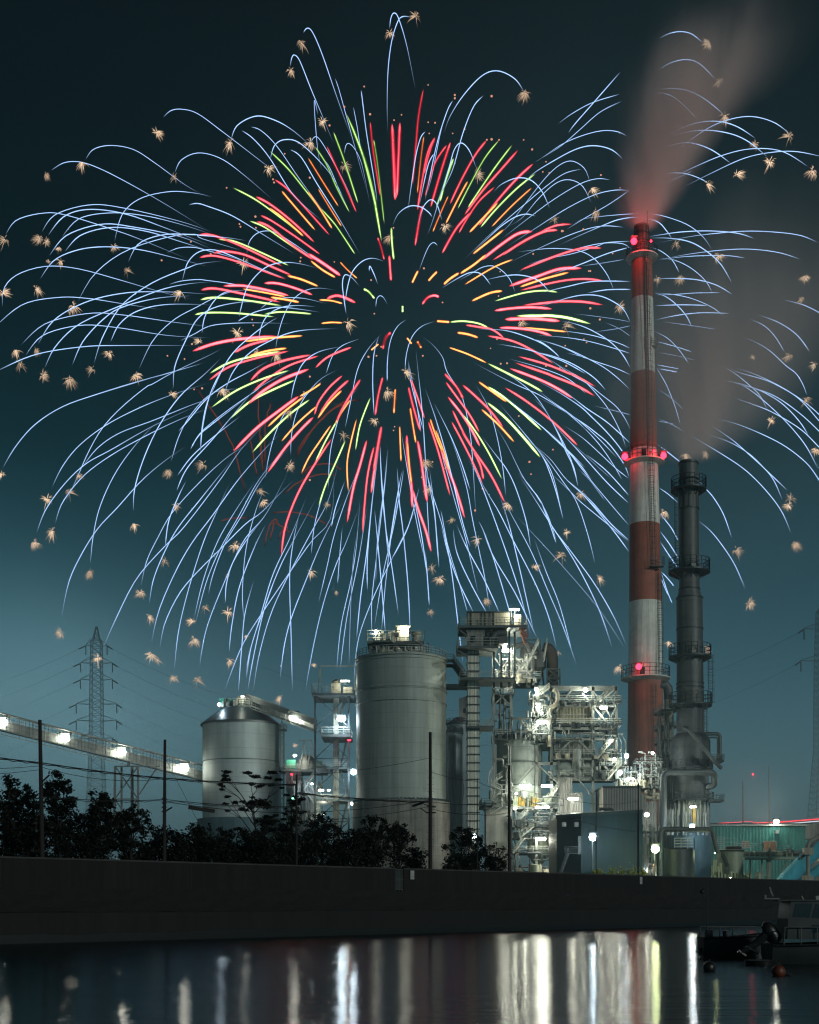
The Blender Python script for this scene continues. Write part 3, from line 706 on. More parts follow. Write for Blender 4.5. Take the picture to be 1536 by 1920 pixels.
for px in (695,710,725,745,765,785,793): 
    for dd in (-4.5,4.5): mb.beam(P(px,1238,D+dd),P(px,1211,D+dd),.4)
for px in (695,725,765): mb.beam(P(px,1238,D-4.5),P(px+16,1211,D-4.5),.22); mb.beam(P(px+16,1238,D-4.5),P(px,1211,D-4.5),.22)
mb.build('machine_frame',M['steel'],bs)
mb=MB(); mb.box(X(745,D),X(767,D),D-4,D+3,Z(1210,D),Z(1183,D)); mb.box(X(742,D),X(770,D),D-4.3,D+3.3,Z(1183,D),Z(1181,D)); mb.lathe([(X(781,D),D,Z(1210,D),.9),(X(781,D),D,Z(1192,D),.9),(X(781,D),D,Z(1190,D),1.1),(X(781,D),D,Z(1186,D),1.1)],14); mb.build('motor_house',M['cream'],bs)
rnd=random.Random(4); mb=MB()
for i in range(26):
    px=698+rnd.random()*44; y=1210 if px>708 else 1218; hh=5+rnd.random()*17*min(1,(px-690)/25); mb.box(X(px,D),X(px+2+4*rnd.random(),D),D-4.4+rnd.random()*2,D-2+rnd.random(),Z(y,D),Z(y-hh,D))
for i in range(14): px=705+rnd.random()*85; c=P(px,1225+rnd.random()*8,D-5); mb.lathe([(c.x,c.y,c.z-1.3,.3),(c.x,c.y,c.z-.6,.9),(c.x,c.y,c.z+.8,.9),(c.x,c.y,c.z+1.2,.4)],12)
mb.build('filter_unit',M['cream'],bs)
mb=MB(); mb.elbow([P(736,1205,D-5),P(736,1190,D-5),P(748,1190,D-5)],.5,10); mb.elbow([P(775,1200,D-5),P(800,1212,D-5),P(800,1236,D-5)],.16,8); mb.elbow([P(800,1206,D-5),P(804,1206,D-5),P(804,1236,D-5)],.14,8)
for i in range(12): px=702+rnd.random()*90; mb.tube([P(px,1237,D-5.6),P(px+rnd.uniform(-3,3),1212,D-5.6)],.22,8)
mb.build('pipe',M['steel'],bs)
mb=MB(); mb.ladder((X(686,D),D-rad(55,D),GZ+1),(X(686,D),D-rad(55,D),Z(1505,D)),.6); mb.build('ladder',M['steel'],bs)
lamp(bs,705,1184,D-4,'W',6,5,700); lamp(bs,759,1175,D-4,'W',17,4,1500,off=.6,toward=(0,-1,-1))
mb=MB()
mb.beam(P(705,1210,D-4),P(705,1187,D-4),.18); mb.beam(P(759,1182,D-3),P(759,1177,D-3),.18); mb.build('lamp_post',M['rail'],bs)
# stain streak brackets door
mb=MB(); mb.rail([P(822,1640,D-9),P(846,1640,D-9)],3.4,1.6,.1); mb.build('base_fence',M['rail'],bs)
# catwalk from the large silo to the elevator
cw=thing('catwalk','sloping pipe bridge from the large silo top down to the pale elevator column','catwalk',P(860,1640,276))
mb=MB();rb=MB(); a=P(836,1238,274); b=P(850,1238,276); c=P(878,1276,264)
for o in (0,1.6): mb.beam(a+V((0,o,0)),b+V((0,o,0)),.35); mb.beam(b+V((0,o,0)),c+V((0,o,0)),.35)
rb.rail([a,b,c],1.3,1.4,.1); mb.elbow([a-V((0,-1,1)),b-V((0,-1,1)),c-V((0,-1,1))],.4,10)
d=mb.build('bridge_deck',M['steel_d'],cw); rb.build('railing',M['steel_m'],d,pair=mb)
pb=thing('pipe_bridge','level lit pipe bridge joining the large silo and the pale elevator column','pipe bridge',P(858,1640,280))
mb=MB(); 
for dd in (0,2): 
    mb.beam(P(836,1284,279+dd),P(880,1284,266+dd),.3); mb.beam(P(836,1293,279+dd),P(880,1293,266+dd),.3)
for k in range(9): mb.beam(P(838+k*5,1284,279-k*1.6),P(838+k*5,1293,279-k*1.6),.14); mb.beam(P(838+k*5,1293,279-k*1.6),P(843+k*5,1284,277.4-k*1.6),.1)
mb.tube([P(836,1289,279.5),P(880,1289,266.5)],.4,10); mb.build('truss',M['steel'],pb)
# ================= pale silos behind, right of the large silo
for (px,py0,rw,lab,DD) in ((862,1345,24,'pale silo with a dark cone roof standing behind the elevator column',330.0),(850,1362,17,'slim blue grey silo directly behind the right side of the large silo',312.0)):
    g=thing('silo',lab,'silo',(X(px,DD),DD,GZ)); rr=rad(rw,DD)
    mb=MB(); mb.lathe([(X(px,DD),DD,GZ,rr),(X(px,DD),DD,Z(py0+14,DD),rr)],32); mb.build('silo_wall',mat('pale_blue_silo',(.20,.27,.29),.5,.2,.2,.3,streak=.3),g,True)
    mb=MB(); mb.lathe([(X(px,DD),DD,Z(py0+15,DD),rr+.3),(X(px,DD),DD,Z(py0+13,DD),rr+.3),(X(px,DD),DD,Z(py0,DD),rr*.3)],32); mb.build('cone_roof',M['roof'],g,True)
    mb=MB(); mb.ringrail(X(px,DD),DD,Z(py0+14,DD),rr+.2,1.3,18,.1); mb.build('railing',M['steel_m'],g)
    mb=MB(); 
    for q in (-8,-3,4): mb.beam(P(px+q,1600,DD-rr-.5),P(px+q,py0+16,DD-rr-.5),.4)
    mb.beam(P(px-8,1600,DD-rr-.6),P(px+8,1480,DD-rr-.6),.2); mb.beam(P(px+8,1480,DD-rr-.6),P(px-8,py0+20,DD-rr-.6),.2); mb.build('down_pipe',M['steel_m'],g)
DD=340.0
g=thing('building','pale windowed lift house rising behind the elevator column','building',P(872,1640,DD))
mb=MB(); mb._add([P(861,1640,DD),P(884,1640,DD),P(884,1302,DD),P(861,1310,DD),P(861,1640,DD+8),P(884,1640,DD+8),P(884,1302,DD+8),P(861,1310,DD+8)],[(0,1,2,3),(0,3,7,4),(1,5,6,2),(3,2,6,7),(5,4,7,6)]); mb.build('wall',M['conc_l'],g)
mb=MB(); mb.box(X(869,DD),X(874,DD),DD-.1,DD+.1,Z(1337,DD),Z(1328,DD)); mb.build('window',M['window'],g)
# ================= bucket elevator column with head house
D=263.0
be=thing('elevator_tower','pale square elevator column with ring bands and a machine house on its head','tower',P(887,1640,D))
mb=MB(); mb.box(X(877,D),X(897,D),D-1.4,D+1.6,GZ,Z(1216,D)); mb.build('shaft',mat('pale_cladding',(.72,.70,.58),.6,0,.25,.5,streak=.35),be)
mb=MB(); y=1230
while y<1640:
    x0,x1=X(876,D)-.1,X(898,D)+.1
    for (a,b) in (((x0,D-1.7),(x1,D-1.7)),((x1,D-1.7),(x1,D+1.8)),((x0,D-1.7),(x0,D+1.8))): mb.beam((*a,Z(y,D)),(*b,Z(y,D)),.09,.16)
    y+=15.5
for px in (876,883,890,898): mb.beam(P(px,1640,D-1.75),P(px,1220,D-1.75),.07)
mb.build('band',M['steel_d'],be)
mb=MB();rb=MB(); platform(mb,rb,860,985,1181,D-4,D+5,.5,h=1.6); platform(mb,rb,857,932,1219,D-4,D+5,.5,h=1.6); platform(mb,rb,862,962,1277,D-4,D+5,.4,h=1.4); platform(mb,rb,875,925,1365,D-3,D+4,.3)
for y,px in ((1181,862),(1219,859)): mb.beam(P(px,y,D-3),P(877,y+12,D-3),.3)
d=mb.build('platform',M['steel_m'],be); rb.build('railing',M['rail'],d,pair=mb)
mb=MB(); mb.box(X(875,D),X(957,D),D-3,D+4,Z(1179,D),Z(1153,D)); 
mb.build('machine_house',M['cream'],be)
mb=MB()
for px in (875,882,902,908,917,924,957): mb.box(X(px,D)-.12,X(px,D)+.12,D-3.2,D-3,Z(1179,D),Z(1152,D))
mb.box(X(874,D),X(958,D),D-3.25,D-3,Z(1155,D),Z(1153,D)); mb.build('panel_frame',M['steel_d'],be)
mb=MB(); mb.box(X(875,D),X(905,D),D-2.8,D+3.6,Z(1217,D),Z(1183,D)); mb.box(X(873,D),X(907,D),D-3,D+3.8,Z(1190,D),Z(1187,D)); mb.build('lower_house',M['conc_l'],be)
mb=MB(); mb.box(X(882,D),X(890,D),D-3.0,D-2.7,Z(1210,D),Z(1198,D)); mb.build('window',M['window'],be)
mb=MB(); 
for px in (900,912,926,940,955,965): mb.beam(P(px,1290 if px>920 else 1218,D),P(px,1183,D),.4)
mb.beam(P(912,1218,D-2),P(930,1183,D-2),.25); mb.beam(P(930,1218,D-2),P(912,1183,D-2),.25)
mb.build('house_frame',M['steel_m'],be)
mb=MB(); mb.lathe([(X(918,D),D-1,Z(1217,D),1.6),(X(918,D),D-1,Z(1200,D),1.6),(X(918,D),D-1,Z(1190,D),.7)],16); mb.box(X(930,D),X(950,D),D-3,D+2,Z(1212,D),Z(1190,D)); mb.elbow([P(921,1200,D-3),P(930,1187,D-3),P(950,1187,D-3)],.6,10); mb.build('dust_filter',M['stack'],be,True)
mb=MB(); mb.box(X(962,D),X(975,D),D-3,D,Z(1181,D),Z(1158,D)); mb.build('cabinet',M['cream'],be); mb=MB(); mb.stair(P(990,1196,D-3),P(972,1176,D-3),1); mb.stair(P(985,1208,D+1),P(975,1181,D+1),1); mb.build('stair',M['red_p'],be)
mb=MB(); mb.beam(P(965,1165,D-2),P(965,1145,D-2),.2); mb.build('lamp_post',M['steel_m'],be)
lamp(be,965,1143,D-3,'W',17,4,1500,toward=(0,-1,-1.2),off=.7)
# ================= main kiln / preheater structure
D=276.0
ks=thing('kiln_structure','large floodlit steel plant structure of platforms, stairs, pipes and vessels','industrial plant',P(1040,1650,D))
DA,DB=D-6,D+12
cols=[925,958,1006,1034,1112,1156]
mb=MB()
for px in cols:
    top=1288 if px>=1006 else 1222
    for dd in (DA,D+3,DB):
        if px==925 and dd==DB: continue
        mb.beam(P(px,1650,dd),P(px,top,dd),.55)
mb.build('column',M['steel'],ks)
mb=MB()
for y,x0,x1,w_ in ((1291,1002,1157,1.1),(1324,1030,1157,.5),(1366,1006,1157,.6),(1386,925,1157,.5),(1423,1034,1157,.5),(1432,958,1050,.6),(1461,1030,1157,.7),(1513,925,1050,.6),(1551,958,1050,.5),(1571,958,1050,.5)):
    for dd in (DA-.1,DB): mb.beam(P(x0,y,dd),P(x1,y,dd),.35,w_)
for px in cols:
    for y in (1291,1324,1386,1423,1461,1513): mb.beam(P(px,y,DA),P(px,y,DB),.3,.4)
mb.build('beam',M['steel'],ks)
mb=MB()
def xb(x0,x1,y0,y1,dd=DA-.3,w=.28,both=True):
    mb.beam(P(x0,y1,dd),P(x1,y0,dd),w)
    if both: mb.beam(P(x0,y0,dd),P(x1,y1,dd),w)
for a in ((1112,1134,1295,1325),(1134,1156,1295,1325),(1134,1156,1325,1366)): xb(*a)
mb.beam(P(1126,1325,DA-.3),P(1138,1294,DA-.3),.35); mb.beam(P(1138,1294,DA-.3),P(1154,1325,DA-.3),.35)
mb.beam(P(1035,1345,DA-.3),P(1072,1294,DA-.3),.4); mb.beam(P(1092,1300,DA-.3),P(1152,1372,DA-.3),.4)
mb.beam(P(1034,1424,DA-.3),P(1072,1388,DA-.3),.3); mb.beam(P(1085,1388,DA-.3),P(1152,1455,DA-.3),.38)
mb.beam(P(1050,1490,DA-.3),P(1074,1463,DA-.3),.3); mb.beam(P(1086,1463,DA-.3),P(1108,1490,DA-.3),.3)
mb.beam(P(972,1470,DA-2),P(1006,1433,DA-2),.25); mb.beam(P(1008,1433,DA-2),P(1048,1470,DA-2),.3)
mb.beam(P(895,1382,DA),P(936,1330,DA),.3); mb.beam(P(935,1350,DA),P(925,1312,DA),.25)
xb(958,1006,1513,1551); xb(958,982,1551,1640); xb(1034,1046,1571,1640); xb(925,958,1290,1324); xb(958,1006,1222,1275); xb(925,958,1230,1275)
xb(1112,1156,1423,1461,DB); xb(1034,1112,1386,1423,DB); xb(925,958,1386,1432,DB); xb(1034,1112,1295,1324,DB,both=True)
mb.build('brace',M['steel'],ks)
mb=MB();rb=MB()
plats=[(1034,1157,1324,''),(1034,1157,1366,''),(925,1036,1386,''),(1034,1157,1423,''),(1030,1157,1461,''),(925,1050,1513,''),(900,960,1513,''),(956,1050,1551,''),(956,1050,1571,''),(1000,1036,1345,''),(1006,1036,1366,''),(925,960,1310,''),(940,1010,1280,''),(955,1050,1600,''),(1110,1170,1440,''),(985,1036,1400,'')]
for x0,x1,y,_ in plats: platform(mb,rb,x0,x1,y,DA-.5,DB-6,.25,h=1.25,w=.1)
d=mb.build('platform',M['steel_d'],ks); rb.build('railing',M['rail'],d,pair=mb)
mb=MB()
for (x0,y0,x1,y1,dd) in ((1006,1310,1030,1290,-1),(1000,1366,1030,1345,-1),(985,1386,1006,1366,-1.5),(978,1352,1002,1385,-1.5),(1115,1324,1150,1295,-1),(1115,1366,1140,1324,3),(1120,1423,1150,1386,-1),(960,1571,985,1551,-1),(1000,1551,975,1571,-2),(1022,1513,1045,1478,-1.5),(935,1513,920,1478,-2),(990,1513,1010,1480,2),(962,1600,985,1571,-1),(1030,1551,1046,1530,-1),(1140,1461,1165,1432,-1),(962,1551,990,1520,-1),(1028,1571,1008,1551,0),(1020,1240,1026,1205,0),(985,1255,1010,1205,0),(948,1300,985,1245,0)):
    mb.stair(P(x0,y0,DA+dd),P(x1,y1,DA+dd),1.0)
mb.build('stair',M['rail'],ks)
# vessels
def tank(th,px,rw,y0,y1,DD,m,cone=0,dome=True,name='tank'):
    cx_=X(px,DD); rr=rad(rw,DD); pr=[]
    if cone: pr+=[(cx_,DD,Z(y1+cone,DD),rr*.25)]
    pr+=[(cx_,DD,Z(y1,DD),rr),(cx_,DD,Z(y0,DD),rr)]
    if dome: pr+=[(cx_,DD,Z(y0,DD)+rr*.12,rr*.8),(cx_,DD,Z(y0,DD)+rr*.2,rr*.3)]
    mb=MB(); mb.lathe(pr,32); return mb.build(name,m,th,True)
tank(ks,974,43,1390,1520,D-2,M['silo2'],name='storage_tank')
mb=MB()
for y in (1391,1432,1475): mb.ring(X(974,D-2),D-2,Z(y,D-2),rad(43.2,D-2),.25,40)
mb.ringrail(X(974,D-2),D-2,Z(1390,D-2),rad(43,D-2),1.3,22,.1); mb.build('tank_rail',M['steel_m'],ks)
mb=MB(); mb.box(X(1036,D),X(1108,D),D-4.8,D+8,Z(1362,D),Z(1326,D)); mb.build('boiler_casing',mat('yellowed_cream',(.58,.53,.32),.55,0,.5,.5,streak=.6),ks)
mb=MB(); mb.box(X(1036,D),X(1110,D),D-4.6,D+8,Z(1420,D),Z(1387,D)); mb.build('lower_casing',M['conc_l'],ks)
mb=MB(); mb.tube([P(1044,1443,D-4),P(1124,1443,D-4)],2.1,20); mb.build('horizontal_drum',M['silo2'],ks,True)
mb=MB(); x=1040
for x in range(1040,1110,6): mb.beam(P(x,1362,D-5),P(x,1326,D-5),.12)
for y in (1340,1352): mb.beam(P(1036,y,D-5),P(1108,y,D-5),.12)
for x in range(1040,1112,9): mb.beam(P(x,1420,D-4.8),P(x,1388,D-4.8),.15)
mb.build('stiffener',M['rail'],ks)
tank(ks,1009,20,1572,1605,D-2,M['tankg'],20,False,'hopper'); tank(ks,1008,8,1519,1545,D-5,M['tankg'],6,True,'vessel'); tank(ks,1003,9,1622,1650,D-8,M['tankg'],0,True,'small_tank')
tank(ks,1012,6,1330,1362,D-5,M['steel_m'],10,True,'vessel'); tank(ks,950,10,1245,1275,D+2,M['steel_m'],14,True,'cyclone'); tank(ks,985,9,1215,1262,D+2,M['steel_m'],20,True,'cyclone'); tank(ks,972,8,1240,1268,D-2,M['steel_m'],14,True,'cyclone'); tank(ks,1012,12,1222,1252,D+4,M['stack'],10,False,'cyclone')
tank(ks,1082,9,1405,1455,D-6,M['steel'],8,True,'vessel')
mb=MB(); mb.box(X(1040,D),X(1066,D),D-6.5,D,Z(1550,D),Z(1463,D)); mb.build('switch_room',M['corr'],ks)
mb=MB(); mb.box(X(1060,D),X(1084,D),D-7.5,D-4,Z(1530,D),Z(1492,D)); mb.build('lit_wall_panel',M['corr'],ks)
# large dark duct elbow on top
mb=MB(); mb.tube([P(1036,1290,D+3),P(1036,1250,D+3),P(1036,1236,D+3),P(1034,1224,D+3),P(1028,1216,D+3),P(1018,1213,D+3)],[11*S(D)]*4+[10.5*S(D),9*S(D)],20); mb.build('duct_elbow',mat('rusty_duct',(.09,.06,.05),.7,.2,.5,1,col2=(.05,.05,.05)),ks,True)
mb=MB(); mb.lattice([P(1026,1290,D),P(1050,1290,D),P(1050,1290,D+6),P(1026,1290,D+6)],[P(1026,1254,D),P(1050,1254,D),P(1050,1254,D+6),P(1026,1254,D+6)],2,.3,.22); mb.build('duct_frame',M['steel_m'],ks)
mb=MB(); mb.elbow([P(1038,1292,D-7),P(1046,1300,D-7),P(1046,1318,D-7),P(1030,1330,D-7),P(1030,1400,D-7)],4.2*S(D),12); mb.build('white_duct',M['cream'],ks,True)
mb=MB(); mb.elbow([P(986,1208,D-2),P(1000,1240,D-2),P(990,1290,D-2)],5*S(D),12); mb.elbow([P(960,1215,D+1),P(985,1205,D+1),P(1010,1220,D+1)],5*S(D),12); mb.build('transfer_duct',M['steel_m'],ks,True)
mb=MB(); mb.lattice([P(985,1290,D+6),P(1020,1290,D+6),P(1020,1290,D+12),P(985,1290,D+12)],[P(985,1200,D+6),P(1012,1200,D+6),P(1012,1200,D+12),P(985,1200,D+12)],4,.35,.22); mb.box(X(984,D),X(1014,D),D+6,D+12,Z(1212,D),Z(1200,D)); mb.build('rear_frame',M['steel_m'],ks)
# tangle of pipes: groups by storey
rnd=random.Random(17)
def pipes(th,n,x0,x1,y0,y1,DD,m,rmin=.09,rmax=.3,vert=.7,dsp=3,name='pipe'):
    mb=MB()
    for i in range(n):
        px=rnd.uniform(x0,x1); py=rnd.uniform(y0,y1); dd=DD+rnd.uniform(-dsp,0); r_=rnd.uniform(rmin,rmax)
        if rnd.random()<vert:
            l=rnd.uniform(.25,.8)*(y1-y0); p2=P(px,min(y1,py+l),dd); pts=[P(px,py,dd),p2]
            if rnd.random()<.5: pts=[P(px+rnd.choice((-1,1))*rnd.uniform(3,9),py,dd)]+pts
            mb.elbow(pts,r_,6,3)
        else:
            l=rnd.uniform(.2,.6)*(x1-x0); mb.elbow([P(px,py,dd),P(min(x1,px+l),py,dd),P(min(x1,px+l),py+rnd.uniform(4,12),dd)],r_,6,3)
    return mb.build(name,m,th,True)
for z_ in ((34,987,1034,1296,1345,D-6),(40,960,1034,1345,1386,D-6),(26,926,960,1290,1386,D-3),(24,1036,1156,1368,1386,D-5),(26,1110,1156,1330,1423,D-4),(26,1112,1156,1423,1461,D-4),(30,935,1048,1480,1513,D-7),(26,958,1046,1516,1551,D-6),(14,958,1046,1551,1571,D-6),(30,958,1046,1575,1645,D-5),(20,1036,1110,1424,1461,D-6),(20,925,960,1386,1513,D-6),(22,925,1005,1225,1285,D-5),(12,1036,1110,1296,1324,D-5)):
    pipes(ks,*z_,random.Random(z_[1]).choice([M['steel'],M['steel_m'],M['steel_d'],M['steel_m']]))
def clutter(th,n,x0,x1,ybase,hmax,DD,m,name='equipment'):
    mb=MB()
    for i in range(n):
        px=rnd.uniform(x0,x1); c=P(px,ybase,DD-rnd.uniform(0,3)); w_=rnd.uniform(.3,1.0); h=rnd.uniform(.5,1)*hmax
        if rnd.random()<.5: mb.box(c.x-w_/2,c.x+w_/2,c.y-w_/2,c.y+w_/2,c.z,c.z+h)
        else: mb.lathe([(c.x,c.y,c.z,w_*.4),(c.x,c.y,c.z+h*.7,w_*.5),(c.x,c.y,c.z+h*.85,w_*.5),(c.x,c.y,c.z+h,w_*.15)],10)
    return mb.build(name,m,th)
for a in ((16,1036,1150,1324,1.6),(12,1006,1034,1345,1.8),(16,1040,1150,1366,1.4),(14,930,1030,1386,1.5),(12,1040,1150,1423,1.4),(14,1115,1160,1461,2),(24,960,1046,1513,3),(14,960,1046,1551,1.8),(14,960,1046,1571,1.3),(18,960,1046,1645,3),(10,925,1000,1280,2)):
    clutter(ks,*a,D-5,random.Random(a[3]+a[1]).choice([M['cream'],M['steel_m'],M['tankg'],M['steel_d']]))
mb=MB(); 
for i in range(9): px=974+rnd.random()*40; mb.tube([P(px,1512,D-8),P(px,1492+rnd.random()*8,D-8)],.3,8)
mb.build('yellow_valve',M['yellow'],ks)
LP=[(950,1220,-9,18,7,3400),(945,1275,-9,16,5,3400),(1006,1293,-7.5,7,6,900),(1009,1326,-7.5,8,5,900),(1017,1354,-9,19,7,2600),(1098,1294,-7.5,9,7,1500),(1132,1327,-7.5,13,6,1500),(1146,1389,-7.5,7,5,600),(1152,1424,-7.5,7,5,500),(1163,1449,-9,9,8,1200),(985,1473,-9,20,5,1500),(1026,1474,-9,20,5,1500),(966,1516,-8,7,4,400),(1017,1514,-9,24,5,1700),(1014,1573,-9,18,6,1800),(1034,1625,-9,7,5,500),(1075,1498,-10.5,18,5,1300),(1015,1337,-7,6,5,500),(968,1488,-9,4,10,300)]
for x_,y_,dd,ww,hh,pw in LP: lamp(ks,x_,y_,D+dd,'W',ww,hh,pw*.92,off=.8)
# dark stair house at lower left of the structure
DD=272.0
g=thing('stair_house','grey concrete stair house with railed roof, left of the lowest storeys of the steel structure','building',P(931,1650,DD))
mb=MB(); mb.box(X(910,DD),X(950,DD),DD-3,DD+3,GZ,Z(1517,DD)); mb.build('wall',M['conc_l'],g)
mb=MB();rb=MB(); platform(mb,rb,908,953,1516,DD-3.5,DD+3.5,.4,h=1.3); platform(mb,rb,918,945,1495,DD-3.5,DD,.2,h=1.4); d=mb.build('roof_deck',M['steel_m'],g); rb.build('railing',M['rail'],d,pair=mb)
mb=MB(); mb.box(X(933,DD),X(946,DD),DD-3.6,DD-3.2,Z(1492,DD),Z(1474,DD)); mb.build('window_frame',M['rail'],g)
mb=MB(); mb.box(X(934.2,DD),X(938.8,DD),DD-3.65,DD-3.5,Z(1490,DD),Z(1484,DD)); mb.box(X(940.4,DD),X(944.8,DD),DD-3.65,DD-3.5,Z(1490,DD),Z(1484,DD)); mb.box(X(934.2,DD),X(938.8,DD),DD-3.65,DD-3.5,Z(1482.5,DD),Z(1475.5,DD)); mb.box(X(940.4,DD),X(944.8,DD),DD-3.65,DD-3.5,Z(1482.5,DD),Z(1475.5,DD)); mb.build('window_pane',M['window'],g)
mb=MB()
for k in range(7):
    pts=[P(915+12*(1-math.cos(R(a))),1468-30*math.sin(R(a)) ,DD-4-k*.3) for a in range(0,91,15)]; mb.tube(pts,.12,5)
for k in range(5): mb.stair(P(920+(k%2)*22,1512-k*14+14,DD-4.2),P(942-(k%2)*22,1512-k*14,DD-4.2),.8)
mb.build('stair',M['rail'],g)
# ================= corrugated sheds and pipe racks left of the dark stack
DD=268.0
g=thing('shed','grey corrugated shed under the pipe racks, above the dark blue warehouse','shed',P(1150,1650,DD))
mb=MB(); mb.box(X(1126,DD),X(1196,DD),DD-4,DD+6,GZ,Z(1480,DD)); mb.build('wall',M['corr'],g)
mb=MB(); mb.box(X(1124,DD),X(1198,DD),DD-4.4,DD+6.4,Z(1480,DD),Z(1477,DD)); mb.build('roof',M['steel_m'],g)
mb=MB(); mb.elbow([P(1125,1521,DD-5),P(1125,1517,DD-5),P(1148,1517,DD-5),P(1150,1522,DD-5)],.3,8); mb.build('roof_pipe',M['steel_d'],g,True)
g=thing('shed','small corrugated shed with a slanted right side beside the vent tower foot','shed',P(1207,1650,DD+4))
D4=DD+4
mb=MB(); 
a=[P(1194,1650,D4),P(1220,1650,D4),P(1215,1520,D4),P(1209,1490,D4),P(1196,1489,D4)]
mb._add(a+[v+V((0,8,0)) for v in a],[(0,1,2,3,4),(9,8,7,6,5),(1,6,7,2),(2,7,8,3),(3,8,9,4),(0,4,9,5)]); mb.build('wall',M['corr'],g)
mb=MB(); mb.box(X(1214,DD),X(1240,DD),D4+1,D4+7,GZ,Z(1500,DD)); mb.build('annex',M['corr'],g)
lamp(g,1213,1528,DD-2,'W',9,7,900)
DD=290.0
g=thing('pipe_rack','floodlit pipe rack crowded with upright pipes between the steel structure and the vent tower','pipe rack',P(1195,1650,DD))
mb=MB();rb=MB()
platform(mb,rb,1160,1238,1478,DD-4,DD+4,.4,h=1.2); platform(mb,rb,1178,1240,1456,DD-4,DD+3,.3,h=1.3); platform(mb,rb,1190,1238,1440,DD-3,DD+3,.3,h=1.7); platform(mb,rb,1204,1232,1430,DD-2,DD+3,.3,h=1.3)
d=mb.build('platform',M['steel_m'],g); rb.build('railing',M['rail'],d,pair=mb); mb=MB()
for px in range(1162,1240,15): 
    for dd in (-3.5,3.5): mb.beam(P(px,1650,DD+dd),P(px,1440,DD+dd),.3)
for px in range(1162,1225,15): mb.beam(P(px,1478,DD-4),P(px+15,1456,DD-4),.16)
mb.build('rack_frame',M['steel'],g)
pipes(g,60,1158,1240,1428,1478,DD-3,M['steel'],.1,.28,.85); pipes(g,26,1158,1240,1478,1500,DD-3,M['cream'],.15,.4,.6)
clutter(g,30,1160,1238,1478,2.2,DD-3,M['cream'])
mb=MB()
for px in (1158,1166,1203,1222): mb.elbow([P(px+7,1462,DD-4),P(px+7,1412 if px>1200 else 1390,DD-4),P(px,1412 if px>1200 else 1378,DD-4)],.14,6,3); c=P(px-1,1411 if px>1200 else 1377,DD-4); mb.box(c.x-.6,c.x+.4,c.y-.3,c.y+.3,c.z-.1,c.z+.25)
mb.build('lamp_bracket',M['rail'],g)
for x_,y_,ww,hh,pw,k_ in ((1175,1418,8,8,1800,'C'),(1224,1412,5,4,400,'W'),(1178,1461,6,6,700,'W'),(1187,1461,4,4,300,'W'),(1200,1452,3,9,500,'W'),(1153,1424,7,5,500,'W')): lamp(g,x_,y_,DD-6,k_,ww,hh,pw)
# lower levels between shed and tank: stacked pipework with bluish floor lamps
DD=262.0
g=thing('pump_station','small open pump station of stacked pipes lit cold white, behind the right street lamp','pump station',P(1222,1650,DD))
mb=MB();rb=MB()
for y in (1560,1585,1610,1632): platform(mb,rb,1204,1234,y,DD-2,DD+3,.2,h=1)
d=mb.build('platform',M['steel_m'],g); rb.build('railing',M['rail'],d,pair=mb); mb=MB()
for px in (1205,1219,1233): mb.beam(P(px,1650,DD-2),P(px,1545,DD-2),.25)
mb.build('rack_frame',M['steel_m'],g)
pipes(g,40,1204,1234,1545,1645,DD-2,M['steel'],.1,.25,.6); clutter(g,18,1206,1233,1645,2,DD-2,M['cream'])
lamp(g,1212,1628,DD-3.5,'C',3,3,200); lamp(g,1228,1640,DD-3.5,'C',3,3,160); lamp(g,1226,1622,DD-3.5,'O',2,3,60)
# ================= dark blue warehouse
DD=238.0
g=thing('warehouse','dark blue windowless warehouse with a sloping roof edge right of the steel structure','warehouse',P(1125,1655,DD))
mb=MB(); a=[P(1090,1660,DD),P(1205,1660,DD),P(1205,1524,DD),P(1090,1530,DD)]; b=[v+V((1,18,0)) for v in a]
mb._add(a+b,[(0,1,2,3),(1,5,6,2),(0,3,7,4),(4,7,6,5)]); mb.build('front_wall',M['blue_shed'],g)
mb=MB(); a2=[P(1044,1660,DD+7),P(1090,1660,DD+.1),P(1090,1531,DD+.1),P(1044,1534,DD+7)]; b2=[v+V((0,14,0)) for v in a2]; mb._add(a2+b2,[(0,1,2,3),(0,3,7,4),(3,2,6,7)]); mb.build('side_wall',mat('side_cladding',(.035,.055,.06),.6,0,.3,.4,streak=.3),g)
mb=MB(); a3=[P(1042,1535,DD+7),P(1090,1531,DD-.5),P(1206,1524,DD-.5),P(1206,1524,DD+20),P(1042,1531,DD+24)]
mb._add(a3+[v+V((0,0,.6)) for v in a3],[(0,1,6,5),(1,2,7,6),(2,3,8,7),(5,6,7,8,9),(4,3,2,1,0),(3,4,9,8)]); mb.build('roof',M['roof'],g)
mb=MB(); mb.stair(P(1048,1648,DD-2),P(1066,1600,DD-2),1.2); mb.beam(P(1060,1600,DD-2),P(1090,1600,DD-2),.8,.15); mb.rail([P(1060,1600,DD-2.3),P(1090,1600,DD-2.3)],1.2,1.5,.08); mb.build('stair',M['steel_d'],g)
mb=MB(); mb.box(X(1084,DD),X(1089,DD),DD-.3,DD+.2,Z(1602,DD),Z(1568,DD)); mb.build('door',M['steel_m'],g)
mb=MB()
for px in (1057,1080): 
    c=P(px,1547,DD+2-(px-1057)*.1); mb.box(c.x-.35,c.x+.35,c.y-1.2,c.y,c.z-.35,c.z+.45)
mb.build('window',M['sign'],g)
mb=MB(); mb.tube([P(1116,1632,DD-.6),P(1116,1583,DD-.6)],.07,6); mb.build('down_pipe',M['steel_m'],g)
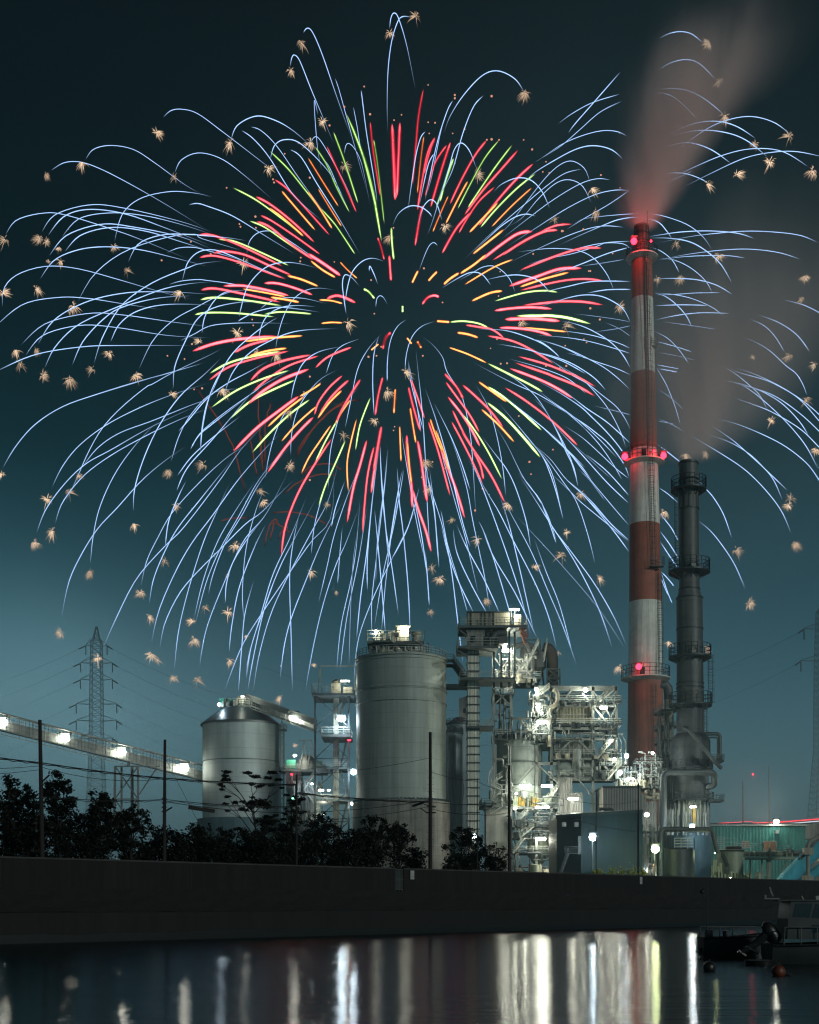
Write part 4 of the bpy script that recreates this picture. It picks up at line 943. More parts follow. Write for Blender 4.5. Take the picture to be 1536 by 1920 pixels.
# lamps on posts near the camera side of the plant
def post_lamp(px,py,DD,kind,pw,label,w=9,h=8,base=1665):
    t=thing('street_lamp',label,'lamp',P(px,base,DD)*1)
    t.location.z=GZ; WL[t.name]=V((P(px,base,DD).x,DD,GZ))
    mb=MB(); c=P(px,py,DD); mb.tube([(c.x,c.y+.6,GZ),(c.x,c.y+.6,c.z+.5)],.09,8); mb.beam((c.x,c.y+.6,c.z+.5),(c.x,c.y,c.z+.45),.1); mb.build('post',M['steel_m'],t)
    lamp(t,px,py,DD,kind,w,h,pw,'lamp_head')
    return t
post_lamp(1112,1570,230,'C',1400,'cold white lamp in front of the dark blue warehouse',14,13)
post_lamp(1229,1592,226,'G',1700,'greenish yellow lamp in front of the dark tank near the chimney foot',15,14)
post_lamp(890,1569,215,'C',1100,'cold white lamp shining above the round dark bush',10,9)
post_lamp(870,1567,225,'O',90,'small orange lamp left of the white lamp above the round dark bush',4,4)
post_lamp(925,1610,200,'C',60,'tiny white lamp among the leaves right of the round dark bush',3,3)
# ================= dark tank and small things by the right
DD=240.0
g=thing('storage_tank','dark squat storage tank with bright railings on its roof below the dark stack','tank',P(1268,1655,DD))
cx_=X(1267,DD); rr=rad(35,DD)
mb=MB(); mb.lathe([(cx_,DD,GZ,rr),(cx_,DD,Z(1594,DD),rr),(cx_,DD,Z(1591,DD),rr*.9)],40); mb.build('tank_wall',mat('slate_tank',(.055,.075,.085),.5,.2,.3,.5,streak=.3,panel=3),g,True)
mb=MB(); mb.rail([P(1265,1592,DD-3),P(1302,1592,DD-3),P(1302,1592,DD+1)],2.0,1.1,.14,4); mb.build('roof_railing',M['rail'],g)
mb=MB(); mb.elbow([P(1239,1655,DD-4),P(1239,1555,DD-4),P(1335,1555,DD+2),P(1346,1600,DD+2)],.45,10); mb.build('feed_pipe',M['steel_m'],g,True)
DD=258.0
g=thing('storage_tank','pale green lit storage tank with a railed top and ladder, left of the blue pipes','tank',P(1366,1655,DD))
cx_=X(1369,DD); rr=rad(24.5,DD)
mb=MB(); mb.lathe([(cx_,DD,GZ,rr),(cx_,DD,Z(1596,DD),rr),(cx_,DD,Z(1593,DD),rr*.85)],36); mb.build('tank_wall',M['tankg'],g,True)
mb=MB(); mb.ring(cx_,DD,Z(1596,DD),rr,.3,36); mb.lathe([(X(1376,DD),DD,Z(1594,DD),1.6),(X(1376,DD),DD,Z(1588,DD),1.6),(X(1376,DD),DD,Z(1586,DD),.6)],14); mb.build('roof_rim',M['soot'],g)
mb=MB(); mb.rail([P(1346,1594,DD-2),P(1358,1594,DD-2)],2.6,.6,.1,6); mb.rail([P(1358,1594,DD-1.5),P(1382,1594,DD-1.5)],2.4,1.5,.08); mb.build('railing',M['rail'],g)
mb=MB(); mb.stair(P(1364,1625,DD-rr-.4),P(1354,1604,DD-rr+.2),.6); mb.ladder(P(1363,1650,DD-rr-.6),P(1363,1620,DD-rr-.6),.6); mb.build('ladder',M['steel_d'],g)
DD=250.0
g=thing('pipe_rack','low pipe manifold glowing pale green beside the lit green tank','pipe rack',P(1345,1655,DD))
mb=MB()
for px in (1337,1341,1346,1351,1393,1397): mb.tube([P(px,1655,DD-1),P(px,1612+ (px%3)*6 if px<1360 else 1640,DD-1)],.35,8)
for i in range(12): mb.box(X(1336+i*6,DD),X(1339+i*6,DD),DD-2,DD-1,GZ,Z(1642-(i*7)%9,DD))
mb.build('riser_pipe',M['tankg'],g,True); lamp(g,1341,1600,DD-5,'G',2,2,420,off=1); lamp(g,1370,1646,DD-9,'G',2,2,260,off=.5)
g=thing('gas_bottle','small pale upright tank on the ground in front of the green warehouse','tank',P(1422,1655,DD))
mb=MB(); mb.lathe([(X(1422,DD),DD,GZ,.65),(X(1422,DD),DD,Z(1640,DD),.68),(X(1422,DD),DD,Z(1636,DD),.4),(X(1422,DD),DD,Z(1635,DD),.12),(X(1422,DD),DD,Z(1633,DD),.12)],16); mb.build('shell',M['tankg'],g,True)
# green warehouse
DD=292.0
g=thing('warehouse','teal green corrugated warehouse with two lit windows at the right','warehouse',P(1428,1655,DD))
mb=MB(); mb.box(X(1322,DD),X(1524,DD),DD,DD+25,GZ,Z(1549,DD)); mb.build('wall',M['corr_g'],g)
mb=MB(); mb.box(X(1320,DD),X(1526,DD),DD-.5,DD+26,Z(1549,DD),Z(1546,DD)); rf=mb.build('roof',M['rail'],g)
mb=MB()
for k in range(52): mb.box(X(1326+k*3.85,DD),X(1327.6+k*3.85,DD),DD-.4,DD+20,Z(1546,DD),Z(1543.6,DD))
mb.build('roof_rib',M['steel_m'],rf)
for x0,x1,y0,y1 in ((1391,1405,1577,1591),(1431,1456,1577,1596)):
    mb=MB(); mb.box(X(x0,DD),X(x1,DD),DD-.15,DD+.02,Z(y1,DD),Z(y0,DD)); wdo=mb.build('window',M['rail'],g)
    mid=(x0+x1)/2
    mb=MB(); mb.box(X(x0+1.2,DD),X(mid-.6,DD),DD-.19,DD-.1,Z(y1-1.5,DD),Z(y0+1.2,DD)); mb.box(X(mid+.6,DD),X(x1-1.2,DD),DD-.19,DD-.1,Z(y1-1.5,DD),Z(y0+1.2,DD)); mb.build('blind',M['blind'],wdo)
lamp(g,1456,1541,DD-1.5,'W',11,9,2200,toward=(0,-.2,1),off=3.5)
mb=MB(); c=P(1457,1560,DD-.6); mb.box(c.x-.35,c.x+.35,c.y-.3,c.y+.5,c.z-.4,c.z+.4); mb.build('wall_fixture',M['sign'],g)
DD=276.0
g=thing('pipe_rack','raised pipe rack carrying a fat pale pipe in front of the green warehouse','pipe rack',P(1450,1655,DD))
mb=MB(); mb.tube([P(1393,1601,DD),P(1506,1601,DD)],.62,14); mb.build('pipe',M['tankg'],g,True)
mb=MB();rb=MB(); mb.box(X(1393,DD),X(1502,DD),DD-1.5,DD+1.5,Z(1612,DD),Z(1608,DD)); rb.rail([P(1378,1592,DD-1.6),P(1432,1592,DD-1.6)],1.2,1.8,.1); rb.rail([P(1456,1600,DD-1.6),P(1480,1600,DD-1.6)],1.6,1.8,.1)
for px in (1407,1429,1439,1443): mb.beam(P(px,1655,DD),P(px,1611,DD),.32)
mb.beam(P(1443,1655,DD),P(1443,1590,DD),.6)
mb.beam(P(1429,1641,DD),P(1441,1641,DD),.3)
for a,b in ((1470,1486),(1486,1470),(1464,1476)): mb.beam(P(a,1640,DD),P(b,1614,DD),.2)
for k in range(10): mb.beam(P(1396+k*10,1607,DD-1.6),P(1396+k*10,1598,DD-1.6),.2)
mb.build('rack_frame',M['tankg'],g); rb.cuts=[]; rb.build('railing',M['rail'],g)
mb=MB(); c=P(1480,1597,DD-1); mb.lathe([(c.x,c.y,c.z-.6,.5),(c.x,c.y,c.z+.6,.55),(c.x,c.y,c.z+.9,.2)],12); mb.box(X(1485,DD),X(1500,DD),DD-1.4,DD+1,Z(1601,DD),Z(1595,DD)); mb.build('valve_box',M['steel_m'],g)
DD=245.0
for (a,b,rr_,lab) in (((1464,1660),(1545,1577),2.05,'fat pale blue pipe slanting up to the right edge, the upper of two'),((1496,1660),(1560,1612),1.35,'pale blue pipe slanting up to the right edge, the lower of two')):
    mb=MB(); mb.tube([P(a[0]-20,a[1]+20,DD+2),P(*a,DD+2),P(*b,DD-2),P(b[0]+60,b[1]-40,DD-4)],rr_*.72,20); o=mb.build('slanting_pipe',M['blue_pipe'],None,True); props(o,lab,'pipe','pale blue slanting pipes')
g=thing('vent_pipe','grey upright pipe with two square collars and a bent head before the blue pipes','pipe',P(1515,1655,DD-8))
D5=DD-8; mb=MB(); mb.elbow([P(1515,1660,D5),P(1515,1580,D5),P(1545,1565,D5)],3.6*S(D5),14); mb.build('pipe',M['conc_l'],g,True)
mb=MB()
for y in (1597,1649): mb.box(X(1507,D5),X(1523,D5),D5-.9,D5+.9,Z(y+6,D5),Z(y-7,D5))
mb.build('collar',M['cream'],g)
mb=MB(); mb.stair(P(1500,1612,D5+1),P(1545,1562,D5+1),1.4); mb.build('walkway',M['steel_m'],g)
DD=262.0
g=thing('transfer_house','pale concrete transfer house at the right end of the green warehouse','building',P(1530,1655,DD))
mb=MB(); mb.box(X(1524,DD),X(1560,DD),DD-3,DD+5,Z(1572,DD),Z(1546,DD)); mb.box(X(1530,DD),X(1534,DD),DD-3,DD+3,GZ,Z(1572,DD)); mb.build('wall',M['conc_l'],g)
# road viaduct with a red light strip, masts
DD=420.0
g=thing('viaduct','low road viaduct rising behind the green warehouse with red and white light lines','bridge',P(1500,1600,DD))
mb=MB(); mb.beam(P(1340,1551,DD),P(1440,1547,DD),3,1.0); mb.beam(P(1440,1547,DD),P(1640,1533,DD),3,1.0); 
for px in (1380,1430,1480,1530,1580): mb.beam(P(px,1660,DD),P(px,1548,DD),1.0)
mb.build('deck',M['conc_l'],g)
mb=MB(); mb.beam(P(1412,1543.5,DD-2),P(1470,1541,DD-2),.38); mb.beam(P(1470,1541,DD-2),P(1640,1527,DD-2),.3); mb.beam(P(1345,1544,DD-2),P(1412,1540,DD-2),.18); mb.build('red_light_line',emis('red_line',(1,.04,.06),2.2),g)
mb=MB(); mb.beam(P(1473,1545,DD-2.4),P(1640,1531,DD-2.4),.25); mb.build('white_light_line',emis('white_line',(.8,.95,1),1.2),g)
for px,y0,lab,m in ((1393,1463,'thin reddish mast behind the green warehouse','red_p'),(1442,1435,'thin pale mast behind the green warehouse','rail')):
    g=thing('mast',lab,'mast',P(px,1600,410)); mb=MB(); mb.tube([P(px+1,1600,410),P(px,y0,410)],[.35,.12],8); mb.build('pole',M[m],g)
    mb=MB(); c=P(px,1530,410); mb.beam(c,c+V((1.2,0,0)),.15); mb.build('crossarm',M[m],g)
lamp(None,1412,1452,420,'R',3,3,500,label='single red lamp in the mist above the green warehouse',cat='lamp',name='warning_lamp')
# ================= pylons
def pylon(px,py_top,half,D,lab,yb=1640,arms=((0.0,0),),group=None):
    g=thing('pylon',lab,'pylon',P(px,yb,D),group)
    mb=MB(); s=S(D); h0=half*s
    prof=[(yb,1.9),(1440,1.15),(1410,1.0),(py_top+130,.95),(py_top+28,.8),(py_top+22,.5),(py_top,.12)]
    for (ya,ra),(yb_,rb_) in zip(prof,prof[1:]):
        a=[V((X(px,D)+sx*h0*ra,D+sy*h0*ra,Z(ya,D))) for sx,sy in ((-1,-1),(1,-1),(1,1),(-1,1))]
        b=[V((X(px,D)+sx*h0*rb_,D+sy*h0*rb_,Z(yb_,D))) for sx,sy in ((-1,-1),(1,-1),(1,1),(-1,1))]
        n=max(1,int(abs(ya-yb_)/11)); mb.lattice(a,b,n,.26,.14)
    mb.build('tower_frame',M['steel_m'],g)
    mb=MB()
    for y,hw in arms:
        for sx in (-1,1):
            for dd in (-.6,.6):
                mb.beam((X(px,D)+sx*h0*.9,D+dd*h0,Z(y,D)),(X(px+sx*hw,D),D,Z(y,D)+.4),.2); mb.beam((X(px,D)+sx*h0*.9,D+dd*h0,Z(y-11,D)),(X(px+sx*hw,D),D,Z(y,D)+.5),.16)
    mb.build('crossarm',M['steel_m'],g)
    mb=MB()
    for y,hw in arms:
        for sx in (-1,1):
            e=V((X(px+sx*hw,D),D,Z(y,D))); mb.tube([e,e+V((sx*3,-2,-2))],.35,6); mb.tube([e,e-V((0,0,4.5))],.3,6)
    mb.build('insulator',M['steel_d'],g)
    mb=MB()
    for y,hw in arms:
        for sx in (-1,1):
            a=V((X(px+sx*hw,D)+sx*3,D-2,Z(y,D)-2)); b=a+V((sx*230,-40,-22)); 
            pts=[a.lerp(b,t/14)-V((0,0,26*4*(t/14)*(1-t/14))) for t in range(15)]; mb.tube(pts,.045,4)
    mb.build('conductor',M['wire'],g)
    return g
pylon(181,1175,11,640,'tall lattice power pylon fading in the mist above the conveyor',arms=((1211,20),(1244,30),(1275,30),(1321,38),(1352,38),(1385,30)))
pylon(1548,1118,17,560,'lattice power pylon cut by the right edge of the picture',arms=((1180,40),(1240,46)))
# ================= firework: traced trails turned into curved 3D streaks of a round shell
REG={'A':(0,350),'B':(350,350),'C':(700,350),'D':(500,0),'E':(350,650),'F':(700,650),'G':(800,150),'H':(0,700),'I':(100,900),'J':(400,900),'K':(800,850),'L':(1136,350),'M':(1136,700),'N':(200,150)}
REG={k:(v[0],v[1],400/1536) for k,v in REG.items()}; REG['O']=(1000,550,250/1371); REG['Q']=(768,0,.5); REG['P']=(0,0,.5)
def parse(txt):
    out=[]
    for ln in txt.replace('\n',';').split(';'):
        ln=ln.strip()
        if not ln: continue
        w='';flag=1.0;pts=[];reg=None
        for tok in ln.split():
            if tok in REG: reg=REG[tok]
            elif tok=='!': flag=1.6
            elif tok=='~': flag=.45
            else:
                x,y=tok.split(','); pts.append((reg[0]+float(x)*reg[2],reg[1]+float(y)*reg[2]))
        if len(pts)>1: out.append((flag,pts))
    return out
BLUE='''A 40,345 120,240 310,190 480,205 850,320 1050,395 1400,540
A 298,330 400,200 650,130 900,155 1300,250 1535,330;A 343,355 460,215 640,163 900,195 1200,300 1535,430
A 440,370 570,230 800,188 1050,210 1300,270 1535,345;A 353,500 480,350 730,270 960,290 1300,360 1535,455
A 465,470 580,350 800,293 1050,320 1300,395 1535,470;A 285,670 390,530 560,455 760,432 1000,452 1250,510 1535,585
A 16,870 30,730 130,630 330,573 560,590 860,670 1150,755 1430,820;A -60,1030 160,850 420,797 640,805 900,845 1180,888
A 150,1140 330,985 640,912 900,925 1250,975 1535,1010;A 178,1225 310,1070 580,998 850,1015 1200,1070 1535,1090
A -40,1335 250,1210 600,1152 900,1143 1400,1143;A 823,400 880,200 1010,85 1220,35 1400,45 1535,75
A 920,550 1000,410 1180,345 1400,345 B 100,350 300,368 440,390;A 553,840 680,630 900,465 1200,365 1400,342 B 100,370 300,430 400,460
A 270,1140 390,960 620,830 900,765 1200,757 1535,775;A 320,1310 400,1150 570,990 860,860 1150,745 1350,700 1535,685
A 518,1290 600,1110 760,940 900,860 1150,800 1400,785;A 675,1280 740,1080 880,850 1100,690 1350,585 B 100,553 280,532
A 795,1120 860,990 990,895 1200,848 1535,850;A 995,1325 1100,1110 1250,960 1420,865 B 200,800 330,755 460,745
A 1248,1460 1260,1290 B 6,1080 80,950 200,870 400,830 540,835;A 1310,690 1350,550 1430,470 B 200,455 330,500 560,600 735,665
A 1200,475 1290,440 1400,437 B 150,460 300,500 480,560;A 570,1535 900,1430 1220,1340 1480,1265
A 1215,705 1300,680 1420,668 B 150,675 330,700 500,740 680,770;A 1295,1110 1400,1060 B 160,1005 300,985 500,980 770,985
A 1360,130 1420,120 B 150,140 330,210 560,350 800,497;P 190,640 240,610 300,607 370,630 470,680 620,765 790,870
P 320,600 350,560 415,545 500,560 580,610 690,690 760,730;P 655,650 680,600 745,573 830,595 920,660 1030,755
P 612,440 640,415 680,409 740,425 830,490 980,605 1000,620;P 866,525 890,470 960,435 1030,450 1100,490 1180,560
P 905,488 950,520 1010,590 1100,730 1210,830;P 940,475 980,490 1040,550 1130,680 1250,840
P 1013,600 1030,545 1070,523 1130,540 1230,640 1290,740;P 1088,560 1130,590 1190,690 1260,800 1355,960
D 262,240 290,203 330,230 400,390 500,680 620,1020;D 170,480 180,420 200,395 240,440 320,640 400,830 490,1050
D 885,210 895,130 917,93 950,130 1010,330 1075,660;D 1040,120 975,120 940,165 900,300 875,500 868,750 872,960
D 492,560 520,640 570,820 620,1000 740,1440;D 370,830 350,735 343,740 352,900 370,1090 400,1240
D 624,765 650,900 690,1120 800,1460;D 680,645 690,720 720,960 780,1330 797,1460
D 560,1110 570,1050 595,1033 640,1080 690,1200 750,1500;D 310,1040 340,990 370,990 420,1060 500,1200 600,1400 640,1535
D 1343,720 1300,800 1230,1020 1170,1300 1140,1450;D 1145,945 1110,990 1075,1120 1040,1350 1015,1535
D 1205,1105 1160,1200 1100,1480;D 400,1140 450,1200 520,1360 600,1535
Q 430,345 395,295 330,265 270,285 200,360 150,440 130,500;Q 278,357 240,400 200,500 160,640 110,740
G 190,145 150,220 100,380 40,680 0,830;G 360,640 310,510 250,452 200,500 165,620 110,800 45,1010 0,1130
G 1395,100 1200,160 1050,240 940,320;Q 793,267 690,385 620,465 595,500;G 1410,150 1250,230 1100,360 960,480 780,590
G 1447,405 1370,370 1260,365 1120,400 980,460 860,540 770,600;G 1420,575 1330,500 1200,472 1070,500 900,590 760,680 700,760
G 1180,750 1140,640 1050,583 960,610 860,700 740,850 580,1060 520,1090;G 1190,890 1120,760 1020,717 920,750 800,860 690,990 580,1060
G 1120,640 1000,670 880,750 700,900 480,1090 262,1300;G 1325,720 1230,710 1100,750 900,870 700,1020 520,1160
G 1468,795 1350,793 1200,830 1000,930 780,1070 560,1210;G 1465,790 1320,890 1130,1000 1000,1080
G 785,980 720,965 640,985 540,1050 450,1130 320,1250;G 888,925 830,800 750,720 650,705 540,750 480,810
L 770,460 700,360 600,280 480,230 350,198 200,195 0,210 G 1130,1000 1050,1040;L 480,380 440,320 370,250 230,220 100,235 0,270 G 1100,1120 920,1205
G 1420,1060 1280,1050 1130,1080 900,1170 570,1325;G 1480,1160 1300,1170 1100,1210 800,1310 640,1395
L 190,450 120,410 0,405 G 1230,1195 1050,1250 850,1290 710,1335;G 1355,1530 1300,1400 1200,1280 1080,1225 900,1212 760,1225 640,1240
G 1475,1200 1300,1250 1100,1330 900,1400;G 640,1530 590,1420 500,1345 410,1345 310,1400 220,1450
G 465,1480 400,1400 320,1385 220,1430 100,1505;G 890,1530 800,1440 680,1405 560,1410 400,1445;~ G 1430,1290 1250,1320 1100,1340
G 1475,1450 1200,1450 1000,1490 830,1530;G 1475,1507 1300,1510 1150,1535
L 1075,375 950,335 750,318 550,325 400,345 300,362;L 1535,405 1400,350 1200,325 1000,320 800,335 600,360 350,410
L 912,700 830,560 720,460 600,395 450,370 300,370;L 1410,525 1250,475 1050,450 850,455 600,485 360,530
L 1010,515 900,498 750,495 550,505 370,530;L 530,620 480,530 400,465 330,437;L 768,765 720,680 620,590 500,530 380,512
L 915,778 800,710 660,670 500,660 340,662;L 840,762 650,765 500,775 345,780;L 850,930 760,865 620,805 480,775 340,763
L 622,1015 580,930 510,850 430,790 345,763;L 740,855 550,850 345,857;L 895,913 700,907 520,925 345,962;~ L 800,1028 620,1000 380,968
L 600,1280 540,1190 450,1095 345,1038;L 622,1190 500,1150 350,1110;~ L 650,1250 500,1215 358,1190;L 530,1312 358,1280;L 520,1335 380,1310
L 1290,1195 1220,1080 1140,1000 1030,950;L 1470,1190 1380,1070 1250,980 1085,917;L 1600,950 1535,905 1420,850 1265,810
M 1450,160 1420,80 1370,0 L 1300,1290 1180,1180 1080,1120 980,1080;M 1590,400 1535,340 1400,190 1250,90 1060,0 L 915,1300
M 1590,370 1530,290 1380,170 1180,60 980,0 L 900,1315;M 1165,265 1110,160 1040,90 930,0 L 820,1280
M 1535,700 1440,520 1300,350 1130,190 1000,95 900,60;M 1580,470 1535,415 1400,290 1230,170 1080,110 950,70 800,40
M 1465,455 1390,340 1260,210 1100,120 940,75;M 1590,590 1535,530 1400,400 1200,280 1050,220 900,168
M 1570,810 1535,765 1450,650 1300,530 1130,440 930,360 745,317;M 1315,850 1180,720 1050,600 900,470 700,338
M 1275,920 1210,770 1120,660 1020,570 880,490 655,412;M 1340,1165 1270,1000 1160,850 1010,700 850,590 670,482 600,440
M 910,1190 850,1020 780,900 720,830 658,762;M 1006,1555 930,1380 840,1240 750,1130 660,1057;M 540,641 450,570 370,508
M 522,933 450,870 378,820;M 522,1205 470,1110 382,1000;M 525,1335 460,1230 385,1128;M 518,1400 450,1300 388,1205
M 540,380 500,240 440,90 390,0 L 355,1285;~ M 560,265 480,185 360,103;~ M 560,418 480,370 362,318;~ M 500,367 362,340
M 495,1535 440,1470 390,1420;M 480,1660 440,1560 395,1420;M 450,1600 420,1530 392,1460
O 1005,310 940,180 850,100 700,30 540,15 380,40 200,95 0,160;O 1005,570 900,520 780,480 600,430 380,395 150,375
O 1005,620 850,570 600,500 350,455 0,428;O 1005,780 940,660 860,560 740,460 560,360 400,305 280,285;O 1005,840 850,770 640,700 500,650 320,605
O 1005,1000 880,880 740,770 600,690 420,600 220,520 40,475;O 1005,1410 940,1280 850,1160 700,1040 560,930 380,830 200,700 0,600
O 955,1590 900,1430 780,1200 640,1020 500,880 350,790 180,690;O 750,1000 640,880 500,780 350,700 150,630 0,600
O 1005,1550 880,1430 740,1310 560,1190 430,1090 250,950;O 1000,1770 900,1600 760,1430 600,1270 480,1160 250,1010 0,880
O 870,1700 700,1520 530,1360 350,1220 180,1100 0,960;O 990,1900 930,1750 780,1550 640,1430 520,1340 300,1200 0,1040
O 915,1920 830,1770 700,1580 560,1420 440,1310;O 445,1920 400,1760 320,1580 220,1370 120,1200 0,1075
O 600,1920 480,1760 320,1590 150,1430 0,1290;O 990,1910 850,1800 680,1640 500,1480 300,1350;O 275,660 180,570 80,500 0,470
~ O 1005,295 850,265 600,230 380,205;~ O 1005,330 850,365 600,400;~ O 1005,1250 850,1210 600,1150;~ O 1005,445 880,360 720,290;~ O 820,1920 650,1770 500,1630 300,1450
C 135,290 180,195 260,140 340,145 400,185 425,220;C 325,620 360,520 400,430 435,402 465,425;C 495,245 460,130 415,93 370,130 350,180 310,300
C 18,870 25,810 48,785 75,800 107,857;C 248,952 180,1000 130,1090 105,1220 97,1400;C 450,967 350,1005 280,1080 240,1200 228,1330
C 345,1073 430,1140 500,1230 530,1330 F 620,320 660,430 700,640 720,880 740,1250;C 305,1150 325,1350 F 345,380 370,700 380,950 395,1250 410,1500
B 1430,540 1340,515 1260,540 1190,620 1155,740 1145,830;B 1250,722 1190,655 1140,635 1122,700 1135,820 1150,920;B 1315,610 1320,572 1350,630 1378,705
B 1085,745 950,730 850,750 760,820 700,930 660,1060 640,1170;B 960,592 820,555 700,545 590,570 500,640 430,740 390,880 378,940
B 432,490 450,400 500,340 570,318 650,335 800,430 960,540 1020,550;B 1015,845 850,805 700,800 600,830 530,880
B 968,905 800,880 650,868 500,900 400,950 370,970;B 940,865 800,855 680,870 590,920 540,1000 515,1120
B 1100,1022 900,1028 750,1050 600,1110 450,1200 330,1340 265,1510;B 1250,1093 1120,1145 1050,1220 1003,1350
B 1115,1150 950,1190 840,1270 780,1400 E 750,390;B 1395,1065 1300,1180 1230,1320 E 1180,400 1140,590;B 1390,1060 1350,1200 1340,1400 E 1350,500
E 1455,0 1445,130 1445,250;B 110,1060 130,940 200,820 280,760 400,745;B 160,1535 250,1330 340,1190 470,1070 590,980 660,940
E 100,760 115,580 170,340 270,140 370,0;E 25,745 100,620 280,470 480,330 560,270 780,150;E -60,610 0,545 150,370 300,260 450,180 600,95
E 750,790 755,640 790,480 860,350 930,290 980,240;E 565,960 590,800 640,620 720,460 850,350 970,230 1100,160
E 1020,1030 1030,800 1060,640 1130,430 1250,280
H 15,690 110,530 250,370 450,240 700,150 1000,60 1200,0;H 470,940 560,740 640,560 740,390 880,240 1050,100 A 1100,1420 1260,1330 1535,1200 B 250,1160
H 370,830 450,670 570,520 760,375 1000,250 1250,150 1535,60;H 260,1160 330,980 470,790 620,650 800,550 1100,380 1450,220
H 590,680 700,540 860,430 1100,340 1400,220 1535,180;H 395,1090 450,930 600,740 800,590 1050,450 1300,330 1535,240
H 650,1380 670,1180 720,960 830,720 980,510 1150,330;H 960,1000 970,830 1040,600 1150,370 1300,160 1480,0 1600,-120
I 55,1010 110,740 200,540 320,350 460,200 640,0 H 1200,620 1350,520;H 1230,640 1290,450 1380,290 1535,140 E 400,300
H 1445,570 1450,430 1480,250 1535,90;H 1370,550 1430,450 1535,360 E 480,330;H 1275,740 1380,600 1535,460 E 400,490
H 1270,850 1350,680 1535,470 E 520,270;I 345,1240 450,1000 600,710 800,480 940,340 1200,0 E 400,730 640,480
I 630,770 670,590 750,420 860,230 1070,0 E 300,790 460,690;I 690,900 720,720 800,520 900,340 1050,150 1170,0 E 340,800
I 805,490 830,300 900,120 960,0;I 703,1190 760,940 880,660 1000,450 1150,250 1330,0 E 560,740 700,600;I 765,1230 800,1040 900,830 1020,680 1200,500 1380,320 1490,240 E 650,1080 800,930
I 870,1380 900,1100 970,800 1080,450 1180,220 1280,0;I 1020,1050 1100,740 1200,500 1330,270 1480,0 E 700,740;I 1010,1010 1080,720 1180,450 1300,240 1460,0
I 1115,830 1150,680 1240,450 1360,250 1500,0 E 760,700;I 1050,1370 1100,1080 1230,740 1370,440 1535,240 E 740,880;I 1240,890 1245,760 1290,600 1400,420 1535,250
I 1265,1250 1285,1050 1340,770 1450,480 1535,310;I 1390,1440 1430,1180 J 370,920 470,650 600,400
J 75,1535 150,1330 230,1150 350,960 540,680 700,450 850,260 E 1060,800;J 180,1535 205,1200 230,950 300,700;J 220,1010 210,800 235,500 300,240 370,50
J 235,1440 260,1250 340,980 430,680 560,400 680,100;J 245,1535 290,1270 370,920 470,650 570,450 770,80;J 285,1535 330,1260 420,950 560,650 720,350 830,140 E 1100,800
J 480,1440 510,1200 560,1000 660,740 790,430 950,120;J 570,1535 560,1100 550,700 575,450 630,200;J 660,1535 720,1200 790,900 880,620 960,440 1060,170
J 755,895 820,620 870,400 960,130 E 1250,850;J 705,540 730,320 790,100 820,0;J 850,340 880,200 950,0;J 885,1400 920,1050 990,730 1030,480 1060,90
J 910,1400 960,1000 1050,550 1110,170;~ J 975,1400 990,900 1010,560 1050,300;J 1010,1500 1040,1170 1130,900 1250,640 1380,380 1480,160
J 895,750 910,550 930,330;J 1030,1160 1060,850 1110,480 1150,100 E 1390,700;J 1145,1160 1140,900 1170,600 1210,250 1240,0 E 1450,720;J 1110,800 1110,560 1140,200 1165,0
J 1160,1060 1220,690 1300,330 1360,0 F 215,880;J 1210,1110 1240,750 1290,350 1340,100;J 1240,1110 1215,800 1180,400 1160,200;J 1335,980 1290,650 1240,330 1210,0 E 1400,800
J 1420,1180 1405,800 1370,400 1340,160 1330,0 F 170,850;J 1535,660 1500,400 1430,60;~ J 1170,750 1180,450 1220,100
K 265,1535 220,1170 180,850 120,500 100,400;K 300,1160 240,950 150,650 110,420;K 460,1160 420,900 370,660 330,470 290,250 215,0 F 540,620
K 345,1160 220,900 150,700 100,500;K 440,1160 330,960 220,720 190,530;K 530,1160 420,920 290,680 210,500;K 380,1040 290,650 220,400 150,150 110,0 F 430,390
K 90,830 70,560 50,350 20,100;K 20,1100 5,880 -10,700;K 655,1340 560,1010 480,750 410,560 370,480;K 755,1330 670,1000 570,700 480,450 400,240 340,100 300,0
K 795,1330 640,1010 480,740 400,540;K 775,1300 700,960 640,700 590,500 520,280;K 940,1420 880,1180 780,930 620,620 520,420 430,270 F 640,730
K 1085,1535 980,1240 870,980 750,700 600,420 540,290;K 1060,1480 960,1100 860,850 770,600;K 1340,1410 1240,1120 1080,800 900,520 780,330 655,140
K 1450,1410 1350,1180 1210,940 1050,720 900,520 820,340 700,180 F 960,700 870,560;~ K 1450,1440 1240,1120 960,790 740,550 620,420;K 935,650 880,490 820,340
K 985,480 940,300 880,120 820,0 F 1060,600;K 1215,800 1160,580 1080,350 980,200 830,0 F 1030,600;K 1090,240 1060,100 1010,0 F 1300,560 1180,370
K 1462,635 1300,480 1150,320 1000,180 880,30 F 1080,650;K 1462,630 1330,510 1200,360 1080,240;K 1462,715 1340,550 1130,300 1000,180;K 1462,525 1330,370 1180,190 1030,0 F 1270,600
K 1462,365 1300,210 1110,0 F 1300,560;K 1462,309 1300,130 1140,0;~ K 1290,350 1180,200 1080,100;K 1462,640 1280,490 1110,350 1020,260 880,130
K 750,690 720,500 650,270 580,120 490,0 F 770,630;F 370,290 450,520 540,830 640,1250 700,1450;F 430,390 560,650 640,850 700,1040
F 955,1080 930,850 880,600 820,420 730,260;F 1475,1000 1420,800 1300,560 1180,370 1060,260 950,190 840,140;F 1535,600 1400,480 1200,350 1000,260 710,108
F 1365,1240 1300,950 1220,790 1060,590 890,390;F 1535,340 1400,230 1200,150 970,85;F 1535,880 1300,650 1120,500 920,340;F 1320,1400 1250,1200 1140,1020 1040,900
